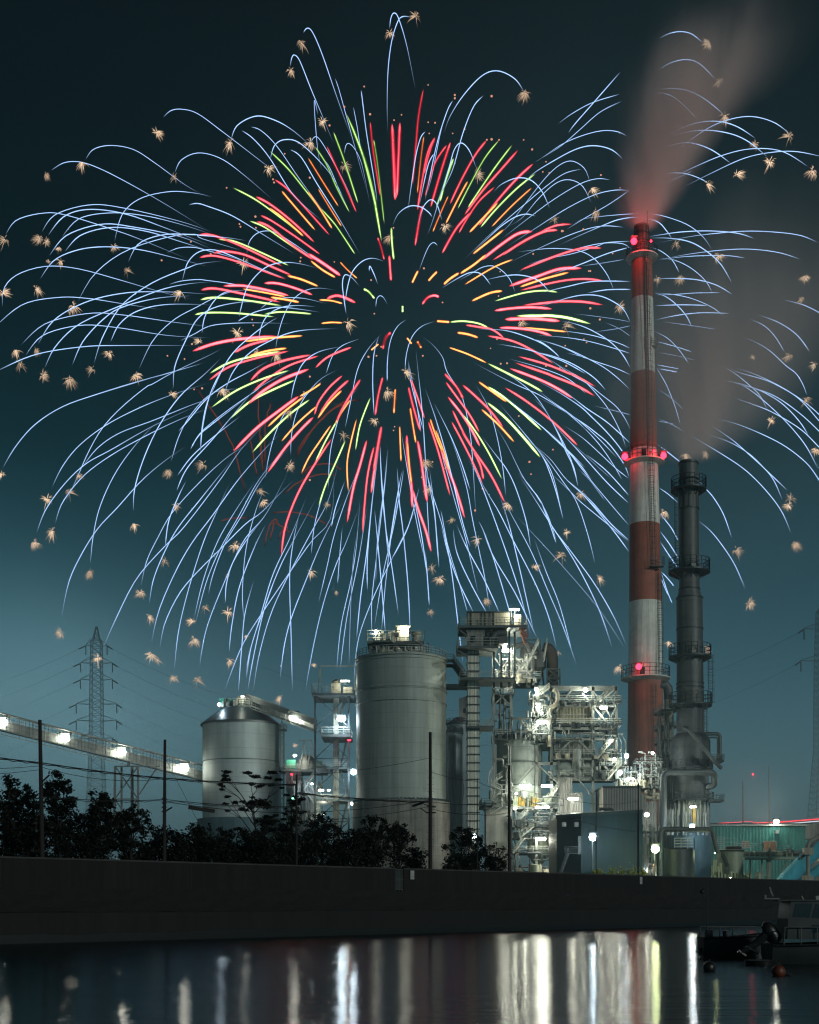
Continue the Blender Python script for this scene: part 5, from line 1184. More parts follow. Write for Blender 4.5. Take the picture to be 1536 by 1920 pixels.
F 250,90 270,250 320,450 360,600;F 250,90 310,400 345,620;F 105,720 80,1000 40,1300 20,1535;F 370,1535 300,1200 240,850 200,600;F 465,1535 440,1200 380,850 350,400
F 545,1535 500,1300 420,1040 380,880;F 210,880 160,1150 100,1535;F 130,1535 250,1300 335,1000;F 50,700 60,950 110,1535
Q 935,145 975,125 1020,118 1060,128 1100,160;Q 930,265 980,235 1040,223 1090,240 1150,300;Q 930,335 1000,332 1060,345 1120,380 1180,430
Q 930,345 980,358 1030,395 1083,452;Q 930,540 1000,490 1080,460 1160,455 1230,475 1300,520;Q 930,535 1020,500 1110,488 1200,500 1270,530 1345,590
Q 920,570 980,545 1050,535 1130,560 1205,612;Q 940,615 1020,550 1120,480 1210,445 1290,437 1370,460 1430,505;Q 910,670 970,650 1030,650 1080,665 1120,685
Q 960,680 1060,630 1180,580 1290,557 1400,568 1500,628;~ Q 935,695 1020,660 1060,640;Q 1020,705 1130,650 1250,595 1350,572 1450,568 1560,590
C 740,1025 950,1035 1130,1090 1250,1150 1345,1230;C 885,1130 1100,1170 1350,1250 1535,1350;C 1185,1100 1350,1150 1535,1240'''
RED='''B 495,70 600,125 760,250 925,405;D 55,1290 150,1360 B 870,170 1035,355;B 530,205 620,250 800,370 965,490;B 500,250 600,290 760,420 920,530
! B 870,480 980,550 1112,642;B 80,348 190,350 400,430 695,575;B 190,480 270,465 420,490 600,570 760,640;B 90,510 200,497 400,550 720,668
! B 555,695 650,695 780,730 910,780;! B 260,715 400,712 560,740 740,785;B 100,745 200,732 400,770 680,832;B 1005,808 1070,785 1130,795 1222,838
! B 40,1185 200,1130 400,1095 660,1078;B 340,1195 450,1140 600,1100;B 160,1395 300,1300 500,1235 740,1183
E 455,250 550,160 700,100 900,58;E 475,325 600,220 750,130 955,65;E 925,155 1000,85 1090,40 1190,3;! E 440,415 550,320 700,230 885,160
! E 335,755 500,590 680,450 810,355;E 920,495 950,400 1030,290 1125,205;E 950,500 1020,390 1090,310 1170,238;! E 580,910 700,740 820,600 915,505
E 1255,230 1190,330 1120,450 1080,540;E 1413,215 1380,350 1357,500;E 1050,655 920,850 800,1060 710,1300 680,1520;! E 1298,668 1250,850 1200,1020 1155,1270
E 1350,715 1300,950 1265,1350;! E 1403,570 1365,800 1328,1060;! D 903,885 925,1445;! D 907,900 935,1430;! D 960,875 938,1415
C 115,490 128,682;C 30,362 55,430 80,530;D 745,870 770,1100 820,1420;D 430,1045 500,1200 570,1350 650,1535;D 1130,635 1095,830 1075,1050 1050,1340
D 1215,985 1160,1100 1120,1300 1085,1520;! D 1325,1020 1260,1220 1180,1495;D 1300,1040 1210,1180 1140,1420;G 435,430 350,540 250,720 165,900
G 662,500 540,640 400,800 270,975;! G 770,600 650,710 500,880 375,1050;G 495,765 380,870 290,1000 230,1105;! G 330,945 220,1060 110,1250
! G 765,1090 660,1105 530,1190 390,1300;G 1050,1037 920,1050 780,1120 620,1210 470,1300;G 950,1080 850,1090 700,1160 540,1265;G 1265,1210 1130,1210 950,1260 670,1370
! G 1120,1355 960,1360 780,1420 590,1485;G 1275,1445 1130,1432 950,1450 670,1515;! C 350,850 390,800 440,783 480,797;! C 1290,880 1150,868 1000,875 870,893
C 1070,855 1300,830 O 250,82 500,85 725,120;! C 945,955 1150,950 1350,968;! C 905,1015 1050,1020 1180,1040 1290,1075;C 663,995 760,1010 860,1030 945,1092
C 820,1073 1000,1110 1150,1180 1300,1275;! C 980,1307 1200,1390 1330,1455 1440,1525;C 1040,1220 1250,1280 1400,1340 O 440,850 650,965;C 1015,1265 1250,1345 O 200,850 450,950 640,1060
F 640,272 740,360 850,470 940,590;F 510,190 600,290 650,380;F 520,250 600,360 700,500 765,620;F 945,292 1100,390 1270,520 1400,640 1475,715
! F 535,357 640,490 720,620 768,720;F 568,452 650,620 700,700;F 630,595 720,740 850,930 950,1130;F 562,535 640,680 720,840 790,1000;F 720,750 770,850 795,960
F 395,535 470,760 555,1080;! F 480,720 540,880 600,1040 660,1240;! F 240,630 250,800 275,1000 280,1165;! F 280,1020 320,1160 380,1330 418,1480
! F 318,670 345,820 370,1000 388,1120;F 252,285 290,440 340,610;F 270,230 320,370 370,520;C 130,1045 90,1090 67,1175;! C 360,135 340,200 300,430;F 60,570 35,700 0,900;G 60,410 20,520 -20,680'''
ORA='''B 590,150 700,230 845,360;B 683,28 760,120 930,318;B 890,530 980,600 1075,655;B 1103,540 1160,600 1230,662;B 720,640 820,665 950,718
B 400,735 550,760 715,792;B 600,795 700,810 815,832;B 950,815 1040,820 1125,842;B 965,985 1040,977 1125,980;B 410,1115 600,1090 840,1073;B 440,1225 570,1185 725,1162
E 580,580 700,470 850,355;E 810,360 900,310 970,262;E 680,685 800,550 940,425;E 940,520 1030,400 1120,312;E 1180,380 1110,480 1070,560;E 1503,300 1492,485
E 1043,560 960,680 880,800 825,915;E 1225,515 1180,700 1155,850 1165,1050;F 190,570 200,830;D 295,1130 400,1300 520,1490;B 945,10 1030,150 1118,290
B 870,30 960,160 1050,305;D 1133,975 1110,1150 1085,1395;G 298,725 230,850 135,1040;G 158,830 100,960 43,1097;G 515,880 420,980 305,1100
G 760,773 620,900 465,1060;G 560,1073 450,1160 330,1255;G 435,1252 340,1330 240,1395;G 240,1385 170,1430 120,1475;G 625,1290 480,1350 270,1475
G 1030,1383 850,1430 670,1490;G 80,1375 45,1410 10,1450;C 325,600 300,650 278,697;C 935,750 840,765 705,825;C 1080,1015 1250,1030 1400,1045
C 453,967 555,975;C 600,1050 680,1062 760,1088;C 545,1157 680,1205 820,1270;F 755,250 860,325 965,400;F 775,447 900,560 1018,690
F 408,515 450,640 500,760;F 445,595 510,760 550,900;F 245,680 260,860 275,990;F 265,435 285,560 308,700;B 1385,1130 1325,1180;C 240,1085 280,1135;C 315,1110 348,1165'''
GRE='''B 330,5 500,95 700,240 845,355;D 20,1085 150,1210 280,1370 390,1510;B 960,150 1060,260 1130,360 1215,490;B 450,245 560,290 720,400 870,497
B 225,378 350,395 550,480 740,570;B 95,815 200,798 400,815 690,857;B 55,922 150,907 350,910 635,937;B 555,920 660,902 780,905 905,917
B 165,1345 300,1270 480,1220 680,1185;E 175,440 350,320 550,230 740,170;E 305,525 450,400 600,320 785,238;E 470,765 600,620 750,480 890,378
E 1325,362 1270,500 1240,600 1215,750;E 1085,530 1000,680 925,835;E 1145,670 1080,820 1000,1000 950,1150;C 130,290 135,400 148,530
D 770,1000 800,1190 C 80,275;! D 570,810 650,1000 720,1200 770,1400 C 20,160 60,400;D 690,1100 740,1300 790,1500;D 480,945 560,1160 660,1470
D 345,1050 430,1180 500,1340 600,1535;D 1345,1145 1290,1300 1220,1500;G 525,428 420,560 320,740 220,935;G 620,462 500,620 390,780 293,925
G 788,670 650,780 500,930 385,1065;C 1330,760 1230,748 1080,765 870,825;! C 1030,930 1200,930 O 150,228 350,250 595,315;C 550,975 650,968 760,985 835,1020
C 820,1270 1000,1360 1120,1420 1225,1480;! F 822,285 950,370 1080,480 1215,605;! F 818,400 950,510 1080,650 1205,800;F 645,485 750,630 840,780 930,960
! B 1270,735 1310,755 1355,808;G 195,560 150,680 95,880'''
DULL='''E 70,290 250,560 340,740 420,1050;E 510,100 515,450 545,880;E 610,400 570,560 560,850;E 455,650 510,930;E 530,620 550,900
E 790,800 870,650 1000,490 1130,400 1250,385;E 780,780 900,600 1060,450 1180,400;E 820,930 900,860 1040,845 1130,900;E 700,1060 800,980 950,920 1080,925
E 620,1195 750,1190 900,1220 1030,1290;J 370,480 400,340 450,280 460,330;J 440,300 560,380;E 450,1230 300,1240 250,1260;J 410,430 430,330 440,300;J 470,420 500,360 520,340'''
PUFF='''566,81 546,131 731,62 778,31 605,228 294,249 433,268 582,268 154,305 86,327 326,332 504,316 646,311 985,175 897,327 1327,82 1348,152 1361,217 1416,270 1478,256 1443,304 1383,327 1327,346 1523,321 1110,354 1116,397 1040,411 834,425 8,449 74,447 87,453 110,466 90,489 115,490 214,463 239,508 456,494 6,550 68,542 138,575 338,547 730,443 1268,457 1347,481 1232,523 1277,521 1163,575 1510,521 1502,561 652,605 978,605 1063,612 445,624 374,640 516,665 482,660 30,657 67,656 39,684 205,663 172,692 130,712 82,704 256,705 1478,668 1528,683 1412,669 1513,752 1446,788 323,739 760,698 727,735 416,731 545,772 645,816 703,789 380,871 317,885 544,873 494,942 488,920 328,947 149,892 131,924 88,936 3,890 99,997 66,1018 252,983 168,1072 309,1052 441,1023 615,945 797,867 802,918 952,948 848,974 897,1011 1089,927 1052,1043 1063,998 1002,1063 1123,1084 1244,961 1285,852 1323,848 1483,933 1478,948 1382,1032 1491,1021 1407,1132 1530,845 427,1078 583,1072 263,1111 385,1141 427,1148 361,1165 279,1157 364,1200 462,1192 631,1109 809,1065 825,1086 806,1147 911,1126 112,1187 283,1229 295,1237 430,1238 326,1271 371,1277 183,1235 587,1247 526,1309 1161,1252 1253,1204 1328,1214 1048,1224 553,1397'''
CX0,CY0,DF=755.0,590.0,455.0
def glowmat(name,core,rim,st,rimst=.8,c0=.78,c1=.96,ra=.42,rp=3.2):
    """a burning spark line: white hot core, added coloured sheath that imitates bloom and thins towards its edge"""
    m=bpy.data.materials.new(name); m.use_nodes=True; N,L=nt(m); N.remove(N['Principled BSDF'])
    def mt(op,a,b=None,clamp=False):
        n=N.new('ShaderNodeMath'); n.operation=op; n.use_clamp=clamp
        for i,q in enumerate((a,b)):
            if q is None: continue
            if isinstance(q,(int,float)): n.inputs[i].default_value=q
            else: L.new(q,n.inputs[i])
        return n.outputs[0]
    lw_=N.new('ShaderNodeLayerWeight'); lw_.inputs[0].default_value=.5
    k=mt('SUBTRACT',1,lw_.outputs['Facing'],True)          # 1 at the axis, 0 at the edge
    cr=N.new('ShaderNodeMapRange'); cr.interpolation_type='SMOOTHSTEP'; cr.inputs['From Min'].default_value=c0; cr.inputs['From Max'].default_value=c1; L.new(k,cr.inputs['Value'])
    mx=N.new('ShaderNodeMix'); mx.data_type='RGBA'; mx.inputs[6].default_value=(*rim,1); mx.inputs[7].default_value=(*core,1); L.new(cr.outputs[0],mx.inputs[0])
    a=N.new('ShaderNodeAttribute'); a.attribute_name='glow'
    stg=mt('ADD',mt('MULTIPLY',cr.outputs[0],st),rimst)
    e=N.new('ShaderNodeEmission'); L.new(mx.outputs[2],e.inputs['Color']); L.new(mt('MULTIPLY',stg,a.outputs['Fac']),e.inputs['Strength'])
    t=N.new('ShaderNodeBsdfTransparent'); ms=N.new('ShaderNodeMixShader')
    al=mt('MULTIPLY',mt('ADD',mt('MULTIPLY',mt('POWER',k,rp),ra),mt('MULTIPLY',cr.outputs[0],.7)),mt('MULTIPLY',a.outputs['Fac'],2.2,True),True)  # soft rim alpha paints the bloom halo around the streak
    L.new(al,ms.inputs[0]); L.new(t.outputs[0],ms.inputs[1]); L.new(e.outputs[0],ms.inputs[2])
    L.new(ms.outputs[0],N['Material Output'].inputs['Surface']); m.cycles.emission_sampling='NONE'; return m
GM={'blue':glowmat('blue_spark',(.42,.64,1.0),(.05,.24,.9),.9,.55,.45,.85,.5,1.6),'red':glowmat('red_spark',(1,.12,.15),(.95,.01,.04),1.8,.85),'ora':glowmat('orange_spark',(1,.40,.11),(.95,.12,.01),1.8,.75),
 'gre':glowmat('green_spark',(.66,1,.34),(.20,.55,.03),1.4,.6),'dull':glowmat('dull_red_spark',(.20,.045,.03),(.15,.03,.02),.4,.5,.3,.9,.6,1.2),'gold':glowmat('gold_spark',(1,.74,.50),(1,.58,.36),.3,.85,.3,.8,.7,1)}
def catmull(p,n):
    pts=[p[0]]+list(p)+[p[-1]]; out=[]
    segs=len(p)-1
    for i in range(n+1):
        u=i/n*segs; k=min(int(u),segs-1); t=u-k
        a,b,c,d=pts[k],pts[k+1],pts[k+2],pts[k+3]
        out.append(tuple(.5*((2*b[j])+(-a[j]+c[j])*t+(2*a[j]-5*b[j]+4*c[j]-d[j])*t*t+(-a[j]+3*b[j]-3*c[j]+d[j])*t**3) for j in (0,1)))
    return out
frnd=random.Random(99)
def trail(mb,att,pts,r,flag,Rm,n,taper,outer_first=None):
    d2=[math.hypot(x-CX0,y-CY0) for x,y in pts]
    if d2[0]<d2[-1]: pts=pts[::-1]       # first point = outer end
    c=catmull(pts,n); sgn=frnd.choice((-1,1)); re=max(math.hypot(x-CX0,y-CY0) for x,y in c)
    W=min(95,S(DF)*math.sqrt(max(0,Rm*Rm-re*re)))*sgn*frnd.uniform(.6,1)
    P3=[];rr=[];gl=[]
    for i,(x,y) in enumerate(c):
        t=i/n; q=min(1,math.hypot(x-CX0,y-CY0)/max(re,1)); dd=DF+W*(.95+.05*q)
        P3.append(P(x,y,dd)); 
        a=min(1,t/.16+.06); b=min(1,(1-t)/taper+.04); rr.append(r*S(DF)*flag**.4*max(.22,min(a,b)**.6)); gl.append(flag*min(a,b)*frnd.uniform(.85,1.1))
    b0=len(mb.v); mb.tube(P3,rr,8,False)
    for g in gl: att+= [g]*8
    return P3
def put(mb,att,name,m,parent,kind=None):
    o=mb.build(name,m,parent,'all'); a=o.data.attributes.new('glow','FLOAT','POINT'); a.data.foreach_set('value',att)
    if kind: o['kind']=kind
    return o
fw=thing('firework','huge round firework burst of red, orange and green streaks with long drooping blue trails','firework',P(CX0,CY0,DF))
def plen(p): return sum(math.hypot(a[0]-b[0],a[1]-b[1]) for a,b in zip(p,p[1:]))
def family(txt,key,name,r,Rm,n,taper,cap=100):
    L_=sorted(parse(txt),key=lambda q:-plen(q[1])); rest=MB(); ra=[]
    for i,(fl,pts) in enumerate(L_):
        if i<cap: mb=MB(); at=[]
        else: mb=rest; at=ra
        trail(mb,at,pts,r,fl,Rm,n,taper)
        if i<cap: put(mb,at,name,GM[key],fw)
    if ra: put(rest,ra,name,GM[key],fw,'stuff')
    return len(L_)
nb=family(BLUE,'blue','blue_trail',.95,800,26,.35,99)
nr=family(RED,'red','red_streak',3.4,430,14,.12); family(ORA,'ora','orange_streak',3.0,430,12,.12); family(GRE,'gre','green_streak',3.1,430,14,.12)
print('blue trails',nb,'red',nr)
# crackling ends: a few shared sprays of curved golden hairs
puffs=[]
for v in range(16):
    r_=random.Random(140+v); mb=MB(); at=[]
    drift=V((r_.uniform(-1.3,1.3),0,r_.uniform(-1.1,.2))); lev=r_.uniform(.55,1.15); half=r_.random()<.4; ha=r_.uniform(0,6.28); droop=r_.uniform(.3,.8)
    for i in range(r_.randint(30,66)):
        t=ha+r_.gauss(0,.9) if half and r_.random()<.7 else r_.uniform(0,2*math.pi); ph=r_.uniform(-1.1,1.1); d=V((math.cos(t)*math.cos(ph),math.sin(ph)*.8,math.sin(t)*math.cos(ph))); l=(.25+.75*r_.random()**1.3)*3.1; s0=r_.uniform(.05,.45)
        pts=[]
        for k in range(5):
            q=k/4; q2=s0+(1-s0)*q; pts.append(d*l*q2+V((0,0,-droop*q*q*l*.6))+drift*q*q*r_.uniform(.3,.6))
        mb.tube(pts,[.03,.062,.07,.05,.02],4,False); bl=lev*r_.uniform(.5,1.2)
        for k in range(5): at+=[(.8,1.15,1.0,.7,.3)[k]*bl]*4
    mb.lathe([(0,0,-.2,.05),(0,0,0,.2),(0,0,.2,.05)],6,cap=False); at+=[1.3*lev]*18
    me=bpy.data.meshes.new('crackle_burst'); me.from_pydata([tuple(q) for q in mb.v],[],mb.f); me.materials.append(GM['gold']); me.polygons.foreach_set('use_smooth',[True]*len(me.polygons))
    a=me.attributes.new('glow','FLOAT','POINT'); a.data.foreach_set('value',at); puffs.append((me,mb,at))
pl=[tuple(map(float,q.split(','))) for q in PUFF.split()]
def onsight(x,y):   # hidden behind the chimney or the dark stack
    return False
rest=MB(); ra=[]
small={(427,1078),(1412,669),(462,1192),(631,1109),(587,1247),(553,1397),(110,466),(90,489),(1048,1224),(615,945)}
for i,(x,y) in enumerate(pl):
    me,mb,at=puffs[i%16]; q=min(1,math.hypot(x-CX0,y-CY0)/800); dd=DF+frnd.choice((-1,1))*90*math.sqrt(1-q*q)*frnd.uniform(.5,1)
    sc_=frnd.uniform(.75,1.15)*dd/DF*(.6 if (x,y) in small else 1); c=P(x,y,dd); rz=frnd.choice((-1,1))
    if i<99:
        o=bpy.data.objects.new('crackle_burst',me); C.objects.link(o); o.parent=fw; o.location=c-wloc(fw); o.scale=(sc_*rz,sc_,sc_); o.rotation_euler=(0,frnd.uniform(-.5,.5),0)
    else:
        rest._add([V((v[0]*sc_*rz,v[1]*sc_,v[2]*sc_))+c for v in mb.v],mb.f); ra+=at
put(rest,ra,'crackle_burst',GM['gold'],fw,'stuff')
# embers: tiny orange points
EMB='''512,336 514,342 556,327 534,288 581,333 560,268 618,235 694,214 683,162 646,200 739,225 753,215 803,159 803,229 816,230 849,250 853,178 853,184 871,242 805,250 913,262 922,261 936,262 922,180 982,262 998,280 1024,303 1030,324 1018,322 1127,328 1163,352 1094,430 1056,433 1054,433 1000,476 1149,475 1104,508 1107,508 425,352 449,420 451,425 479,406 480,427 337,440 358,453 395,476 303,488 563,490 564,483 627,491 696,525 738,427 795,503 938,509 935,555 830,567 702,588 715,650 793,667 932,636 920,653 965,650 1100,642 1107,578 1125,599 1095,636 1060,648 1050,690 1062,686 951,681 939,682 1024,686 1037,843 996,889 973,780 993,866 706,667 691,669 581,706 581,900 570,735 364,730 379,728 314,667 346,673 360,645 473,599 475,610 740,800 762,829 738,807 811,866 791,895 835,878 836,877 905,916 911,919 891,957 935,953 972,968 974,970 1100,940 1144,958 1146,962 857,1117 641,1010 642,1011 617,1012 695,1069 678,1137 687,1136 425,1034 324,916 377,863 373,914 457,880 420,880 411,820 582,790 586,797 552,918 764,705 715,1004 700,905'''
em=[tuple(map(float,q.split(','))) for q in EMB.split()][:98]
mb=MB(); mb.lathe([(0,0,-.34,.05),(0,0,-.2,.28),(0,0,0,.36),(0,0,.2,.28),(0,0,.34,.05)],7,cap=False)
me=bpy.data.meshes.new('ember'); me.from_pydata([tuple(q) for q in mb.v],[],mb.f); me.materials.append(emis('ember_glow',(1,.45,.3),.75))
for x,y in em:
    dd=DF+frnd.uniform(-60,60); o=bpy.data.objects.new('ember',me); C.objects.link(o); o.parent=fw; o.location=P(x,y,dd)-wloc(fw); q=frnd.uniform(.7,1.15); o.scale=(q,q,q)
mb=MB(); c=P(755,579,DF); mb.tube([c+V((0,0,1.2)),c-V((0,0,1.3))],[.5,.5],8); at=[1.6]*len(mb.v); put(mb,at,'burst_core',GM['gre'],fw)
fw2=thing('firework','faint dull red firework with thin rising tails, low behind the large burst','firework',P(500,1000,620))
for fl,pts in parse(DULL):
    mb=MB(); at=[]; c=catmull(pts,16); P3=[P(x+frnd.uniform(-1.3,1.3),y,620+frnd.uniform(-20,20)*0) for x,y in c]; mb.tube(P3,[1.5*S(620)]*17,5,False)
    for k in range(17): at+=[min(1,k/3+.1,(16-k)/3+.1)*.85]*5
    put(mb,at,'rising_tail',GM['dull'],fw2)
# ================= smoke plumes: real volumes, shaped by distance from a curved axis
def plume(name,label,base,height,lean,pw,r0,r1,dens,col,fade,scale,yoff=0,aniso=.1,cat='smoke',lean2=0,wob=.9):
    """base: world point of the mouth; axis x offset = lean*(u^pw); radius r0->r1; u in 0..1 over height"""
    x0=min(0,lean)-r1*1.7; x1=max(0,lean)+r1*1.7
    mb=MB(); mb.box(base.x+x0,base.x+x1,base.y-r1*1.7,base.y+r1*1.7,base.z,base.z+height)
    m=bpy.data.materials.new(name+'_volume'); m.use_nodes=True; N,L=nt(m); N.remove(N['Principled BSDF'])
    v=N.new('ShaderNodeVolumePrincipled'); v.inputs['Color'].default_value=(*col,1); v.inputs['Anisotropy'].default_value=aniso
    tc=N.new('ShaderNodeTexCoord'); sp=N.new('ShaderNodeSeparateXYZ'); L.new(tc.outputs['Object'],sp.inputs[0])
    def mt(op,a,b=None,clamp=False):
        n=N.new('ShaderNodeMath'); n.operation=op; n.use_clamp=clamp
        for i,q in enumerate((a,b)):
            if q is None: continue
            if isinstance(q,(int,float)): n.inputs[i].default_value=q
            else: L.new(q,n.inputs[i])
        return n.outputs[0]
    u=mt('DIVIDE',sp.outputs['Z'],height,True)
    ax=mt('MULTIPLY',mt('POWER',u,pw),lean)
    rad_=mt('ADD',mt('MULTIPLY',mt('POWER',u,.75),r1-r0),r0)
    ns=N.new('ShaderNodeTexNoise'); ns.inputs['Scale'].default_value=scale; ns.inputs['Detail'].default_value=4; ns.inputs['Distortion'].default_value=.6; 
    mp=N.new('ShaderNodeMapping'); mp.inputs['Scale'].default_value=(1,1,.4); L.new(tc.outputs['Object'],mp.inputs[0]); L.new(mp.outputs[0],ns.inputs['Vector'])
    dx=mt('SUBTRACT',sp.outputs['X'],ax); dx=mt('ADD',dx,mt('MULTIPLY',mt('MULTIPLY',mt('SUBTRACT',ns.outputs['Fac'],.5),2*wob),rad_)); dy=sp.outputs['Y']
    q=mt('DIVIDE',mt('ADD',mt('MULTIPLY',dx,dx),mt('MULTIPLY',dy,dy)),mt('MULTIPLY',rad_,rad_))
    g=mt('POWER',2.718,mt('MULTIPLY',q,-1.5))
    g=mt('SUBTRACT',g,.012,True)
    g=mt('MULTIPLY',g,mt('MULTIPLY',mt('POWER',ns.outputs['Fac'],2.8),6.4))
    fd=mt('POWER',mt('SUBTRACT',1,u,True),fade)
    di=mt('DIVIDE',r0,rad_); g=mt('MULTIPLY',mt('MULTIPLY',g,fd),mt('MULTIPLY',mt('POWER',di,.8),dens)); L.new(g,v.inputs['Density'])
    L.new(v.outputs[0],N['Material Output'].inputs['Volume'])
    o=mb.build(name,m,None,loc=base); props(o,label,cat,kind='stuff'); return o
plume('smoke_plume','pinkish smoke plume rising from the top of the red and white chimney',P(1203,428,330),S(330)*400,26,1.5,2.1,16,1.35,(1,.74,.68),.9,.07,aniso=-.35)
plume('smoke_plume','broad grey smoke plume drifting up from the dark stack across the chimney',P(1292,862,288),S(288)*430,20,1.1,2.6,36,.30,(1,.80,.75),.9,.05,aniso=-.35)
plume('steam_cloud','pale steam rising behind the roof of the green warehouse',P(1425,1546,312),S(312)*130,-7,1.3,5,12,.05,(.97,1,1),1.2,.12,aniso=-.3)
plume('steam_cloud','small wisp of steam blown from the dark elbow vent beside the chimney',P(1243,1285,298),S(298)*60,-3,1.2,.9,4,.2,(1,.99,.97),1.4,.2,aniso=-.3)
plume('steam_cloud','steam wisps drifting around the top of the steel structure',P(985,1265,262),S(262)*80,-3,1.2,1.6,5,.06,(1,1,.98),1.2,.2)
# low night mist lying over the plant and the far shore, thinning with height
mb=MB(); mb.box(-480,480,222,980,4.0,170)
m=bpy.data.materials.new('ground_mist'); m.use_nodes=True; N,L=nt(m); N.remove(N['Principled BSDF'])
v=N.new('ShaderNodeVolumePrincipled'); v.inputs['Color'].default_value=(.72,.95,1,1); v.inputs['Anisotropy'].default_value=.1
tc=N.new('ShaderNodeTexCoord'); sp=N.new('ShaderNodeSeparateXYZ'); L.new(tc.outputs['Object'],sp.inputs[0])
d1=N.new('ShaderNodeMath'); d1.operation='MULTIPLY'; d1.inputs[1].default_value=-1/48; L.new(sp.outputs['Z'],d1.inputs[0])
d2=N.new('ShaderNodeMath'); d2.operation='POWER'; d2.inputs[0].default_value=2.718; L.new(d1.outputs[0],d2.inputs[1])
d3=N.new('ShaderNodeMath'); d3.operation='SUBTRACT'; d3.inputs[1].default_value=.031; d3.use_clamp=True; L.new(d2.outputs[0],d3.inputs[0])
d4=N.new('ShaderNodeMath'); d4.operation='MULTIPLY'; d4.inputs[1].default_value=.0066; L.new(d3.outputs[0],d4.inputs[0]); yr=N.new('ShaderNodeMapRange'); yr.interpolation_type='SMOOTHSTEP'; yr.inputs['From Min'].default_value=325; yr.inputs['From Max'].default_value=400; yr.inputs['To Min'].default_value=.14; yr.inputs['To Max'].default_value=1; L.new(sp.outputs['Y'],yr.inputs['Value'])
d5=N.new('ShaderNodeMath'); d5.operation='MULTIPLY'; L.new(d4.outputs[0],d5.inputs[0]); L.new(yr.outputs[0],d5.inputs[1]); L.new(d5.outputs[0],v.inputs['Density'])
L.new(v.outputs[0],N['Material Output'].inputs['Volume']); props(mb.build('mist',m,loc=(0,0,4)),kind='stuff')
# ================= utility poles and wires
def upole(px,y0,y1,rw,label,off=2.0,lean=0,extra=0):
    t=t_at(px,off); b=wp(t,off,GZ); DD=b.y
    g=thing('utility_pole',label,'utility pole',b)
    top=V((b.x+lean,DD,Z(y0,DD))); mb=MB(); mb.tube([b,b.lerp(top,.5),top],[rad(rw,DD),rad(rw*.85,DD),rad(rw*.7,DD)],14); mb.build('pole',M['pole'],g,True)
    if extra:
        mb=MB()
        for k in range(12):
            c=b.lerp(top,.25+k*.045); mb.beam(c-V((.38,0,0)),c+V((.38,0,0)),.03)
        mb.build('climbing_pegs',M['steel_d'],g)
    return g,b,top
p1,b1_,t1_=upole(80,1350,1608,4.6,'thick dark utility pole among the leftmost bushes',lean=-.22)
p2,b2_,t2_=upole(308,1387,1615,3.6,'dark utility pole with a slanting bracket, left of the cone roofed silo',lean=.06)
p3,b3_,t3_=upole(556,1452,1626,2.5,'slim dark pole in front of the domed process unit')
p4,b4_,t4_=upole(807,1373,1640,3.9,'tall dark utility pole with a street light arm before the large silo',extra=1)
p5,b5_,t5_=upole(955,1435,1645,3.1,'dark pole without fittings before the steel structure')
p6,b6_,t6_=upole(1197,1470,1650,1.7,'thin dark pole before the right end of the dark blue warehouse')
p7,b7_,t7_=upole(1118,1484,1650,1.1,'very thin dark pole before the middle of the dark blue warehouse')
p8,b8_,t8_=upole(895,1460,1645,1.3,'very thin dark pole between the elevator column and the stair house')
def onpole(b,t,py): 
    z=Z(py,b.y); k=(z-b.z)/(t.z-b.z); return b.lerp(t,k)
mb=MB(); c=onpole(b1_,t1_,1468); mb.beam(c,c+V((.75,-.3,.6)),.1); mb.build('bracket',M['pole'],p1)
mb=MB(); c=onpole(b2_,t2_,1522); mb.beam(c,c+V((.7,-.3,.35)),.1); c=onpole(b2_,t2_,1515)
for k in range(4): c=onpole(b2_,t2_,1498+k*8); mb.beam(c-V((.2,.2,0)),c+V((.2,-.2,0)),.12)
mb.build('bracket',M['pole'],p2)
mb=MB(); c=onpole(b4_,t4_,1513); e=P(773,1508,c.y-.4); mb.beam(c,P(795,1508,c.y-.2),.07); mb.build('light_arm',M['pole'],p4)
mb=MB(); mb.beam(P(773,1512,c.y-.2),P(796,1504,c.y-.2),.3,.24); mb.build('lantern',M['boatd'],p4)
mb=MB(); mb.beam(P(788,1515,c.y-.2),P(802,1525,c.y-.2),.1); 
for y in (1513,1524): q=onpole(b4_,t4_,y); mb.beam(q-V((.3,.1,0)),q+V((.6,-.1,0)),.14)
mb.build('bracket',M['pole'],p4)
def wire(pts,sag,label,r=.035,n=18,wob=0):
    mb=MB()
    for a,b in zip(pts,pts[1:]):
        c=[a.lerp(b,k/n)-V((0,0,4*sag*(k/n)*(1-k/n))) for k in range(n+1)]
        mb.tube(c,r,4)
        if wob:
            c2=[q-V((0,0,.10+.05*math.sin(i*2.2))) for i,q in enumerate(c)]; mb.tube(c2,r*.8,4)
    o=mb.build('power_line',M['wire'],None); props(o,label,'cable','overhead cables strung between the poles'); return o
L0=P(-90,1405,96)
wire([L0,onpole(b1_,t1_,1430),onpole(b2_,t2_,1459),onpole(b3_,t3_,1471)],.10,'thick double cable crossing from the left edge over the two leftmost poles',.045,wob=1)
wire([P(-90,1442,96),onpole(b1_,t1_,1436)],.1,'thin cable between the left edge and the leftmost pole, the upper one',.02)
wire([P(-90,1455,96),onpole(b1_,t1_,1443)],.1,'thin cable between the left edge and the leftmost pole, the lower one',.02)
wire([onpole(b1_,t1_,1438),onpole(b2_,t2_,1460)],.55,'thin slack cable between the two leftmost poles',.022)
wire([onpole(b1_,t1_,1493),onpole(b2_,t2_,1499),onpole(b3_,t3_,1512)],.22,'low pair of cables passing behind the bushes towards the slim pole',.03,wob=1)
wire([onpole(b2_,t2_,1503),onpole(b3_,t3_,1524),onpole(b4_,t4_,1500)],.25,'low cable drooping across both silos to the tall pole',.03)
